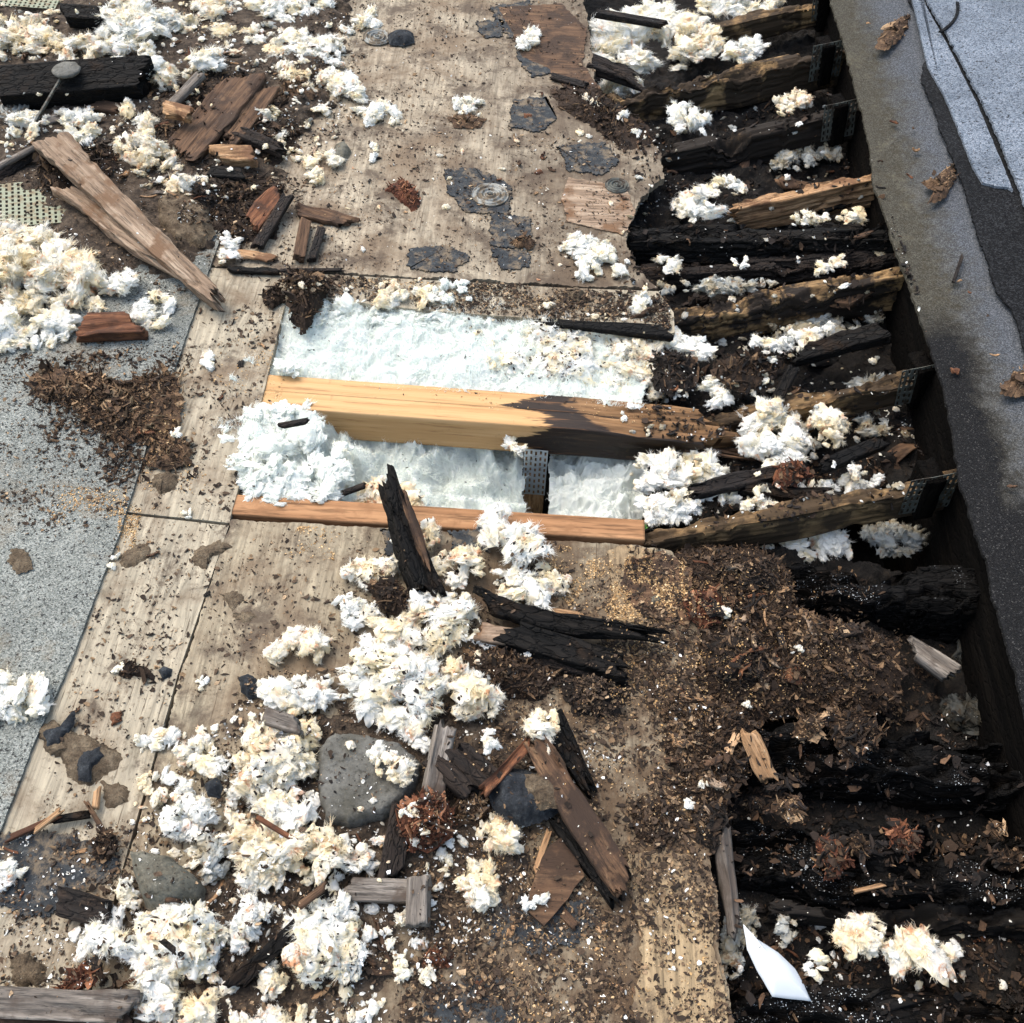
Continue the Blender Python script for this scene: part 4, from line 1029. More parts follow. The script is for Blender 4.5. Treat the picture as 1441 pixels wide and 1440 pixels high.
# ledger under the left end
timber('blocking', 'dark blocking under the plywood at the left end of the bay', 'timber blocking', (345, 720), (405, 420), -0.06, -0.06, 16, 0.08, 'joistdark', rough=0.001)
dome('moss', 'bright green moss on the lower chord beside the tan joist', 'moss', [(868, 738), (885, 730), (905, 733), (915, 745), (895, 752), (872, 750)], -0.012, 0.008, 'moss', 0.006, rough=0.006)

# ================================================================== BROKEN TIMBERS LYING ABOUT
DBG = [
 # name,label,cat, p1,p2,z1,z2,w,T,mat,roll,kw
 ('plank', 'big weathered plank lying diagonally over debris at left', 'plank', (72, 200), (316, 428), 0.085, 0.03, 44, 0.034, 'weathered', 0.25, dict(jag=(0.02, 0.09), rough=0.004, crack=0.005, wob=0.25, taper=(1.0, 0.55))),
 ('plank', 'splintered grey plank lying under the big weathered plank', 'plank', (88, 268), (275, 405), 0.045, 0.028, 40, 0.02, 'weathered', -0.1, dict(jag=(0.05, 0.12), rough=0.005, crack=0.006, wob=0.4, taper=(0.9, 0.4))),
 ('timber_block', 'thick black timber under white tufts at the top left', 'timber', (5, 128), (212, 112), 0.05, 0.05, 54, 0.06, 'char', 0.3, dict(jag=(0.0, 0.03), rough=0.003, crack=0.003)),
 ('board', 'brown delaminated board right of the black timber', 'board', (345, 108), (255, 222), 0.055, 0.03, 62, 0.014, 'brown', 0.1, dict(jag=(0.03, 0.05), rough=0.003, crack=0.004, wob=0.15)),
 ('board', 'smaller brown board slab beside the delaminated board', 'board', (376, 124), (318, 200), 0.05, 0.035, 34, 0.012, 'brown', -0.15, dict(jag=(0.02, 0.04), rough=0.003, crack=0.004, wob=0.2)),
 ('board', 'dark grey narrow board edge left of the delaminated board', 'board', (285, 104), (238, 152), 0.05, 0.045, 16, 0.012, 'grey', 0.2, dict(jag=(0.02, 0.02), rough=0.002)),
 ('splinter', 'pale tan splinter block on the delaminated board', 'splinter', (230, 152), (272, 164), 0.07, 0.07, 20, 0.018, 'tan', 0.2, dict(jag=(0.02, 0.02), rough=0.004, crack=0.005, wob=0.3)),
 ('wood_block', 'orange brown rotten block below the delaminated board', 'wood block', (300, 222), (362, 220), 0.03, 0.03, 28, 0.03, 'tan', 0.2, dict(jag=(0.02, 0.02), rough=0.005, crack=0.005, wob=0.3)),
 ('wood_block', 'small black block below the orange brown rotten block', 'wood block', (294, 246), (345, 250), 0.02, 0.02, 20, 0.025, 'char', 0.1, dict(jag=(0.01, 0.01), rough=0.002)),
 ('bark_slab', 'curved dark edged slab against the left border', 'bark', (-20, 246), (62, 200), 0.03, 0.05, 30, 0.014, 'grey', -0.5, dict(jag=(0.0, 0.04), rough=0.004, wob=0.3, taper=(1, 0.5))),
 ('splinter', 'brown edge splinter under the curved slab, left border', 'splinter', (-20, 262), (66, 205), 0.02, 0.035, 14, 0.016, 'dark', -0.5, dict(jag=(0.0, 0.03), rough=0.004)),
 ('wood_block', 'broken black wood at the top left with ragged right end', 'wood block', (90, 22), (148, 26), 0.05, 0.05, 26, 0.03, 'char', 0.2, dict(jag=(0.01, 0.03), rough=0.004, crack=0.004)),
 ('plank', 'dark wet plank between the black timber and the small tufts', 'plank', (130, 150), (180, 158), 0.02, 0.02, 18, 0.02, 'brown', 0.1, dict(jag=(0.02, 0.02), rough=0.004)),
 ('splinter', 'long splintered dark wood right of the delaminated board', 'splinter', (332, 186), (402, 215), 0.035, 0.03, 20, 0.018, 'dark', 0.1, dict(jag=(0.03, 0.03), rough=0.005, crack=0.005)),
 ('bark_slab', 'reddish bark slab left of the two short dark sticks', 'bark', (352, 318), (392, 272), 0.02, 0.03, 28, 0.010, 'rust', 0.1, dict(jag=(0.02, 0.02), rough=0.004, wob=0.3)),
 ('splinter', 'dark splinter leaning beside the reddish bark slab', 'splinter', (360, 352), (408, 272), 0.012, 0.03, 15, 0.012, 'dark', 0.1, dict(jag=(0.02, 0.02), rough=0.004)),
 ('stick', 'left one of two short dark sticks on the upper plywood', 'stick', (420, 366), (430, 310), 0.012, 0.012, 16, 0.016, 'brown', 0.3, dict(jag=(0.01, 0.015), rough=0.003, crack=0.003)),
 ('stick', 'right one of two short dark sticks on the upper plywood', 'stick', (438, 368), (454, 320), 0.010, 0.010, 12, 0.013, 'dark', 0.1, dict(jag=(0.01, 0.015), rough=0.003, crack=0.003)),
 ('lath', 'long thin black lath lying along the plywood seam', 'lath', (320, 380), (395, 383), 0.008, 0.008, 9, 0.007, 'char', 0.0, dict(jag=(0.01, 0.01), rough=0.001)),
 ('lath', 'thin dark lath continuing right of the black one', 'lath', (392, 381), (486, 380), 0.006, 0.006, 6, 0.004, 'dark', 0.0, dict(jag=(0.01, 0.03), rough=0.001)),
 ('splinter', 'brown fibrous splinter above the two short sticks', 'splinter', (414, 292), (496, 318), 0.010, 0.008, 22, 0.010, 'brown', 0.0, dict(jag=(0.03, 0.03), rough=0.005, crack=0.004, wob=0.4)),
 ('wood_block', 'square red brown slab on the felt below the cream drift', 'wood block', (112, 462), (196, 458), 0.025, 0.022, 40, 0.022, 'rust', 0.1, dict(jag=(0.02, 0.02), rough=0.005, crack=0.006)),
 ('splinter', 'tan torn veneer by the black lath', 'splinter', (330, 356), (386, 366), 0.012, 0.008, 16, 0.004, 'tan', 0.1, dict(jag=(0.03, 0.01), rough=0.003, wob=0.4)),
 ('board', 'thin grey black board over the top edge of the bay', 'board', (748, 452), (942, 470), 0.014, 0.012, 20, 0.012, 'char', 0.0, dict(jag=(0.10, 0.02), rough=0.002, taper=(0.5, 1.2), wob=0.15)),
 ('splinter', 'charred splinter overhanging the top hole, upper one', 'splinter', (835, 18), (940, 36), 0.01, -0.02, 12, 0.014, 'dark', 0.1, dict(jag=(0.03, 0.03), rough=0.003)),
 ('splinter', 'charred frayed wood overhanging the top hole, lower one', 'splinter', (828, 88), (902, 114), 0.0, -0.03, 28, 0.022, 'dark', 0.1, dict(jag=(0.02, 0.07), rough=0.006, crack=0.008)),
 ('splinter', 'thin splinter hanging off the frayed wood at the top hole', 'splinter', (880, 108), (914, 134), -0.01, -0.04, 7, 0.006, 'dark', 0.1, dict(jag=(0.02, 0.03), rough=0.002)),
 ('splinter', 'dark flat splinter on the plywood below the top hole', 'splinter', (772, 106), (828, 122), 0.008, 0.008, 12, 0.007, 'dark', 0.1, dict(jag=(0.02, 0.02), rough=0.003)),
 ('stick', 'charred stick leaning up out of the bay onto tufts', 'stick', (604, 846), (540, 664), 0.022, 0.075, 36, 0.034, 'char', 0.3, dict(jag=(0.03, 0.06), rough=0.004, crack=0.006, wob=0.25, taper=(1.1, 0.65))),
 ('log', 'upper one of two charred logs below the white clump', 'charred log', (672, 850), (946, 908), 0.035, 0.030, 32, 0.034, 'char', 0.4, dict(jag=(0.03, 0.09), rough=0.006, crack=0.007, wob=0.35, taper=(1.1, 0.6), bend=(0.008, 0))),
 ('log', 'lower one of two charred logs below the white clump', 'charred log', (708, 888), (888, 946), 0.025, 0.022, 38, 0.03, 'char', 0.1, dict(jag=(0.03, 0.04), rough=0.006, crack=0.008, wob=0.2)),
 ('splinter', 'dark splinter along the underside of the lower charred log', 'splinter', (740, 925), (892, 962), 0.012, 0.012, 14, 0.012, 'dark', 0.1, dict(jag=(0.03, 0.05), rough=0.004)),
 ('bark_slab', 'curled grey brown bark between the white tufts and charred logs', 'bark', (668, 892), (724, 892), 0.03, 0.03, 26, 0.008, 'weathered', 0.15, dict(jag=(0.02, 0.02), rough=0.005, wob=0.4)),
 ('splinter', 'thin brown veneer splinter above the charred logs', 'splinter', (765, 858), (826, 868), 0.006, 0.006, 8, 0.004, 'tan', 0.0, dict(jag=(0.02, 0.03), rough=0.002)),
 ('broken_rafter', 'long two toned broken stick below the white tuft, centre bottom', 'broken stick', (748, 1040), (888, 1262), 0.05, 0.020, 38, 0.034, 'brown', 0.2, dict(jag=(0.03, 0.05), rough=0.005, crack=0.008, wob=0.2)),
 ('splinter', 'black split half along the left side of the long broken stick', 'splinter', (776, 1140), (874, 1276), 0.020, 0.012, 24, 0.022, 'char', 0.1, dict(jag=(0.06, 0.04), rough=0.005, crack=0.006)),
 ('wood_block', 'black timber behind the long broken stick', 'timber', (775, 1010), (835, 1122), 0.022, 0.012, 36, 0.03, 'char', 0.2, dict(jag=(0.02, 0.04), rough=0.003, crack=0.003, taper=(1.1, 0.5))),
 ('plank', 'dark ribbed plank under the reddish stick, centre bottom', 'plank', (622, 1058), (690, 1118), 0.035, 0.035, 62, 0.026, 'dark', 0.1, dict(jag=(0.02, 0.03), rough=0.004, crack=0.008)),
 ('stick', 'reddish stick crossing toward the white tuft', 'stick', (676, 1118), (748, 1042), 0.045, 0.052, 18, 0.014, 'rust', 0.1, dict(jag=(0.02, 0.02), rough=0.004, crack=0.005)),
 ('plank', 'black grey plank standing between grey stone and ribbed plank', 'plank', (606, 1128), (628, 1018), 0.03, 0.045, 30, 0.02, 'grey', 0.3, dict(jag=(0.02, 0.02), rough=0.002, crack=0.003)),
 ('plank', 'dark plank below the grey stone running down to the crossing board', 'plank', (548, 1242), (568, 1130), 0.018, 0.022, 32, 0.02, 'dark', 0.1, dict(jag=(0.02, 0.02), rough=0.003, crack=0.003)),
 ('plank', 'grey black crossing board between the tufts, centre bottom', 'plank', (478, 1252), (612, 1256), 0.022, 0.022, 30, 0.016, 'grey', 0.1, dict(jag=(0.02, 0.03), rough=0.003, crack=0.004)),
 ('wood_block', 'short pale grey block lying over the crossing board', 'wood block', (590, 1232), (588, 1306), 0.036, 0.028, 34, 0.018, 'grey', 0.0, dict(jag=(0.006, 0.008), rough=0.003, crack=0.006)),
 ('stick', 'thin tan stick left of the brown plywood offcut', 'stick', (774, 1166), (752, 1230), 0.012, 0.010, 8, 0.006, 'tan', 0.0, dict(jag=(0.01, 0.01), rough=0.002)),
 ('splinter', 'brown splinter at the lower tip of the plywood offcut', 'splinter', (790, 1284), (814, 1308), 0.008, 0.008, 11, 0.008, 'brown', 0.0, dict(jag=(0.01, 0.01), rough=0.002)),
 ('wood_block', 'dark brown block left of the boulder', 'wood block', (84, 1268), (164, 1290), 0.02, 0.02, 36, 0.026, 'dark', 0.2, dict(jag=(0.008, 0.02), rough=0.003, crack=0.006)),
 ('plank', 'grey weathered plank along the bottom left corner', 'plank', (-60, 1408), (192, 1418), 0.03, 0.03, 40, 0.03, 'grey', 0.2, dict(jag=(0.0, 0.01), rough=0.004, crack=0.008)),
 ('plank', 'brown plank face under the grey one, bottom left corner', 'plank', (-60, 1440), (192, 1442), 0.012, 0.012, 40, 0.03, 'brown', 0.0, dict(jag=(0.0, 0.01), rough=0.003, crack=0.004)),
 ('splinter', 'orange splinter reaching over the felt remnant, left border', 'splinter', (8, 1182), (88, 1146), 0.012, 0.016, 8, 0.005, 'rust', 0.0, dict(jag=(0.02, 0.02), rough=0.002)),
 ('splinter', 'tan splinter crossing the orange one, left border', 'splinter', (46, 1172), (92, 1136), 0.020, 0.020, 7, 0.005, 'tan', 0.0, dict(jag=(0.01, 0.02), rough=0.001)),
 ('splinter', 'bluish black slate sliver beside the crossing splinters', 'splinter', (66, 1156), (134, 1144), 0.012, 0.012, 14, 0.007, 'char', 0.0, dict(jag=(0.03, 0.03), rough=0.001, taper=(0.7, 0.8))),
 ('splinter', 'orange tan splinter left of the brown soil lump', 'splinter', (138, 1108), (134, 1142), 0.010, 0.010, 9, 0.005, 'tan', 0.0, dict(jag=(0.01, 0.01), rough=0.002)),
 ('stick', 'dark stick buried in the white tufts at the bottom', 'stick', (325, 1392), (470, 1258), 0.022, 0.022, 22, 0.02, 'char', 0.2, dict(jag=(0.02, 0.03), rough=0.004, crack=0.004)),
 ('wood_block', 'grey wood block lodged in cream tufts left of the grey stone', 'wood block', (372, 1008), (424, 1024), 0.05, 0.05, 24, 0.024, 'grey', 0.3, dict(jag=(0.006, 0.01), rough=0.003, crack=0.004)),
 ('splinter', 'reddish splinter across the cream tufts left of the grey stone', 'splinter', (358, 1148), (420, 1186), 0.06, 0.055, 7, 0.005, 'rust', 0.0, dict(jag=(0.01, 0.02), rough=0.001)),
 ('splinter', 'dark splinter right of the boulder', 'splinter', (418, 1278), (460, 1246), 0.05, 0.05, 10, 0.006, 'brown', 0.0, dict(jag=(0.01, 0.01), rough=0.002)),
 ('splinter', 'short black splinter lying on the white drift near the bottom', 'splinter', (226, 1322), (248, 1340), 0.068, 0.062, 8, 0.005, 'dark', 0.0, dict(jag=(0.005, 0.005), rough=0.001)),
 ('stick', 'upright grey black stick at the torn plywood edge, lower right', 'stick', (1034, 1318), (1012, 1152), -0.02, 0.01, 18, 0.02, 'grey', 0.5, dict(jag=(0.03, 0.03), rough=0.003, crack=0.004, taper=(0.6, 1.0))),
 ('splinter', 'thin tan splinter along the dark joist, lower right', 'splinter', (1198, 1256), (1248, 1244), -0.012, -0.012, 6, 0.004, 'tan', 0.0, dict(jag=(0.01, 0.01), rough=0.001)),
 ('splinter', 'broken brown splintered wood jutting over the lower right hole', 'splinter', (1048, 1028), (1088, 1104), 0.03, 0.0, 24, 0.014, 'tan', 0.2, dict(jag=(0.02, 0.03), rough=0.005, crack=0.006, wob=0.3)),
 ('wood_block', 'grey rotten wood block in the dark by the right edge', 'wood block', (1282, 908), (1346, 952), -0.03, -0.03, 30, 0.02, 'grey', 0.1, dict(jag=(0.01, 0.02), rough=0.003, crack=0.003, taper=(0.8, 1.0))),
 ('stick', 'black stick lying across the lower right bays', 'stick', (1150, 660), (1244, 622), 0.01, 0.02, 18, 0.018, 'char', 0.2, dict(jag=(0.02, 0.02), rough=0.004)),
 ('stick', 'long frayed brown stick right of the broken beam end', 'stick', (956, 694), (1140, 658), 0.0, 0.0, 20, 0.018, 'dark', 0.1, dict(jag=(0.08, 0.04), rough=0.006, crack=0.006, wob=0.3)),
 ('stick', 'black rotten stick under the long frayed one', 'stick', (1030, 688), (1170, 700), -0.01, 0.0, 22, 0.02, 'char', 0.1, dict(jag=(0.04, 0.04), rough=0.006, crack=0.006, wob=0.3)),
 ('stick', 'steep black stick right of the brown slab, in the joists', 'stick', (1088, 572), (1118, 516), -0.01, 0.02, 16, 0.018, 'char', 0.1, dict(jag=(0.02, 0.02), rough=0.003)),
 ('stick', 'short brown stick on the insulation left of the beam', 'stick', (392, 600), (436, 592), 0.045, 0.045, 8, 0.007, 'dark', 0.0, dict(jag=(0.01, 0.01), rough=0.001)),
 ('stick', 'dark rotten stick lying in the bay toward the curb', 'stick', (1120, 500), (1250, 470), -0.01, 0.03, 26, 0.024, 'char', 0.1, dict(jag=(0.03, 0.03), rough=0.006, crack=0.006, wob=0.3)),
 ('splinter', 'upright splinter in the lower insulation by the chord', 'splinter', (478, 696), (516, 682), -0.01, 0.01, 8, 0.006, 'dark', 0.0, dict(jag=(0.01, 0.01), rough=0.002)),
 ('splinter', 'slim dark sliver lying on the worn flashing', 'splinter', None, None, 0, 0, 4, 0.004, 'dark', 0.0, dict(rough=0.001)),
]
for (nm, lab, cat, p1, p2, z1, z2, w, T_, mt, roll, kw) in DBG:
    if p1 is None: continue
    o = timber(nm, lab, cat, p1, p2, z1, z2, w, T_, mt, roll, **kw)
    if lab.startswith('charred stick leaning'):
        V, Fc = timber_np(0.15, 0.013, 0.012, seed=5, nx=40, ny=5, nz=4, jag=(0.04, 0.06), rough=0.003, crack=0.003, wob=0.4)
        c_ = link('split_face', mesh_np('split_face', V, Fc, MT['brown']), o); c_.location = (0.0, -0.011, 0.014)
V, Fc = timber_np(0.085, 0.006, 0.004, seed=8, nx=20, ny=3, nz=2, jag=(0.01, 0.02)); o = link('splinter', mesh_np('splinter', V, Fc, MT['dark'])); orient(o, Pq(1340, 402, 0.012), Pq(1356, 355, 0.012)); tag(o, 'slim dark sliver lying on the worn flashing', 'splinter')
def onflash(label, poly, mat, h=0.010):
    zc = Pq(*np.mean(poly, 0))[2]+0.010
    return chunk('bark_flake', label, 'bark flake', poly, zc, h, mat, mat, 140, 0.010, 0.006, dirn=0.9, tilt=0.3)
onflash('tan bark flake on the flashing near the top', [(1230, 68), (1240, 50), (1262, 28), (1281, 20), (1276, 42), (1262, 60), (1245, 72)], 'rottan')
onflash('brown bark flake on the flashing beside the black underlay', [(1297, 258), (1320, 250), (1343, 230), (1345, 250), (1330, 280), (1305, 288), (1315, 270)], 'rottan')
onflash('brown bark flake at the right border', [(1405, 552), (1425, 528), (1446, 518), (1460, 540), (1446, 560), (1420, 558)], 'rottan')

# ================================================================== STONES, OFFCUTS, LUMPS
dome('stone', 'grey rounded boulder with brown side among tufts, bottom left', 'stone', [(186, 1205), (205, 1202), (245, 1210), (275, 1232), (292, 1252), (286, 1275), (262, 1285), (235, 1292), (212, 1292), (200, 1262), (192, 1230)], 0.005, 0.052, 'stone', 0.003, flat=0.62, rough=0.004, under=0.02, tilt=(-0.12, 0.1), fr=35)
dome('stone', 'flat grey stone slab among tufts left of the dark planks', 'stone', [(448, 1058), (470, 1035), (520, 1040), (562, 1048), (592, 1075), (585, 1110), (560, 1135), (540, 1150), (490, 1165), (458, 1152), (448, 1110)], 0.012, 0.018, 'concrete', 0.004, flat=0.93, rough=0.003, under=0.015, fr=25)
dome('stone', 'black stone beside the ringed plate near the top', 'stone', [(545, 52), (562, 46), (582, 48), (584, 60), (570, 66), (548, 64)], 0.004, 0.018, 'tar', 0.002, flat=0.6, rough=0.003)
dome('stone', 'small olive stone at the left of the upper plywood', 'stone', [(470, 208), (486, 202), (495, 215), (486, 230), (472, 228)], 0.0, 0.02, 'stone', 0.002, flat=0.5)
dome('stone', 'dark grey pebble stone among tufts above the boulder', 'stone', [(288, 1105), (305, 1096), (316, 1108), (310, 1125), (292, 1122)], 0.03, 0.018, 'tar', 0.002, flat=0.5)
dome('stone', 'round tan pebble in the gravel above the bay', 'stone', [(800, 408), (812, 404), (822, 412), (815, 424), (803, 420)], 0.004, 0.010, 'mud', 0.001, flat=0.5)
dome('stone', 'small olive pebble right of the white roll', 'stone', [(915, 842), (925, 838), (932, 846), (924, 854), (916, 852)], 0.0, 0.009, 'stone', 0.001, flat=0.5)
dome('stone', 'black oval stone on the pale plywood above the mud slab', 'stone', [(223, 944), (232, 938), (243, 942), (242, 952), (230, 957)], 0.0, 0.010, 'tar', 0.001, flat=0.5)
dome('tar_lump', 'black tar lump under the white tuft, upper left of logs', 'tar lump', [(336, 955), (352, 950), (366, 960), (370, 980), (350, 985), (338, 975)], 0.005, 0.022, 'tar', 0.003, flat=0.5)
dome('felt_flap', 'folded felt flap half black half muddy, centre bottom', 'felt flap', [(688, 1090), (720, 1080), (765, 1092), (790, 1115), (788, 1140), (760, 1160), (730, 1165), (700, 1150), (686, 1120)], 0.022, 0.028, 'tar', 0.004, flat=0.6, rough=0.006)
dome('mud_pad', 'mud cake on the right half of the folded felt flap', 'mud', [(735, 1090), (765, 1088), (790, 1112), (786, 1138), (762, 1140), (742, 1118)], 0.044, 0.012, 'mud', 0.003, flat=0.6, rough=0.004)
o = sheet('plywood_offcut', [(738, 1278), (752, 1235), (772, 1190), (792, 1176), (812, 1205), (822, 1232), (795, 1268), (765, 1304)], 0.014, 0.006, 'rust', 0.004, 0.002, 70); o.data.materials[0] = MT['brown']; tag(o, 'brown triangular plywood offcut beside the long broken stick', 'plywood offcut')
dome('soil_slab', 'grey brown soil crusted board left of the red marked bay', 'soil slab', [(222, 285), (262, 268), (290, 285), (304, 330), (285, 350), (245, 345), (226, 320)], 0.012, 0.022, 'mud', 0.005, flat=0.8, rough=0.006)
# bent white plastic leaf
w = ragged(wpoly([(1044, 1304), (1062, 1322), (1095, 1340), (1120, 1362), (1134, 1385), (1145, 1407), (1118, 1405), (1088, 1402), (1068, 1372), (1050, 1338)], -0.005), 0.004, 0.0006, 4.0)
V, Fc = dome_np(w, -0.005, 0.012, flat=0.3, rings=10, rough=0.001, under=0.0015, tilt=(-0.15, 0.1))
o = link('plastic_scrap', mesh_np('plastic_scrap', V, Fc, MT['plastic'])); tag(o, 'smooth white leaf shaped plastic scrap in the dark lower right', 'plastic scrap')
# large connector plates lying loose
for (lab, c, sz, rot, zz, nu, nv) in [('pale green slotted truss plate under the plank at left', (52, 285), None, 0.35, 0.022, 15, 11), ('pale green slotted truss plate at the top left border', (40, 2), None, 0.1, 0.03, 12, 4)]:
    t = empty('truss_plate', P(*c, zz)); tag(t, lab, 'truss plate', 'loose slotted plates')
    p_ = slot_plate('slotted_sheet', t, 'zincgreen', nu, nv, 0.0115, 0.0135); t.rotation_euler = (0.0, 0.08, rot)
disc('ringed steel plate screwed into the upper plywood', 690, 275, 26, z=0.004)
disc('shiny ringed steel plate touching the black stone near the top', 531, 53, 20, z=0.004, tilt=0.05)
disc('rusty half buried plate near the red brown upper joists', 868, 262, 17, 'zincdark', z=0.004)
disc('pale plate at the left border below the black timber', 16, 152, 24, 'zincdull', z=0.035, tilt=0.15)
t = empty('nail_with_washer', P(93, 98, 0.095)); tag(t, 'long nail with round grey washer standing on the black timber', 'nail')
a = np.linspace(0, 2*np.pi, 40, endpoint=False); rr = 0.031
prof = [(0.0005, 0.004), (rr*0.9, 0.003), (rr, 0.0), (rr*0.9, -0.006), (0.0005, -0.006)]
V = np.vstack([np.c_[r_*np.cos(a), r_*np.sin(a), np.full(40, z_)] for r_, z_ in prof]); V += (vn(V*90)-0.5)[:, None]*0.003
link('washer', mesh_np('washer', V, [grid_faces(5, 40, True)[:, ::-1]], MT['concrete']), t)
p0 = np.array([0, 0, 0]); p1_ = P(46, 178, 0.03) - P(93, 98, 0.095)
V, Fc = timber_np(float(np.linalg.norm(p1_)), 0.005, 0.005, seed=1, nx=20, ny=3, nz=3, rough=0.0005)
o = link('shank', mesh_np('shank', V, Fc, MT['zincdark'])); orient(o, p0, p1_); mwm = o.matrix_world.copy(); o.parent = t; o.matrix_parent_inverse = Matrix.Identity(4); o.matrix_basis = mwm

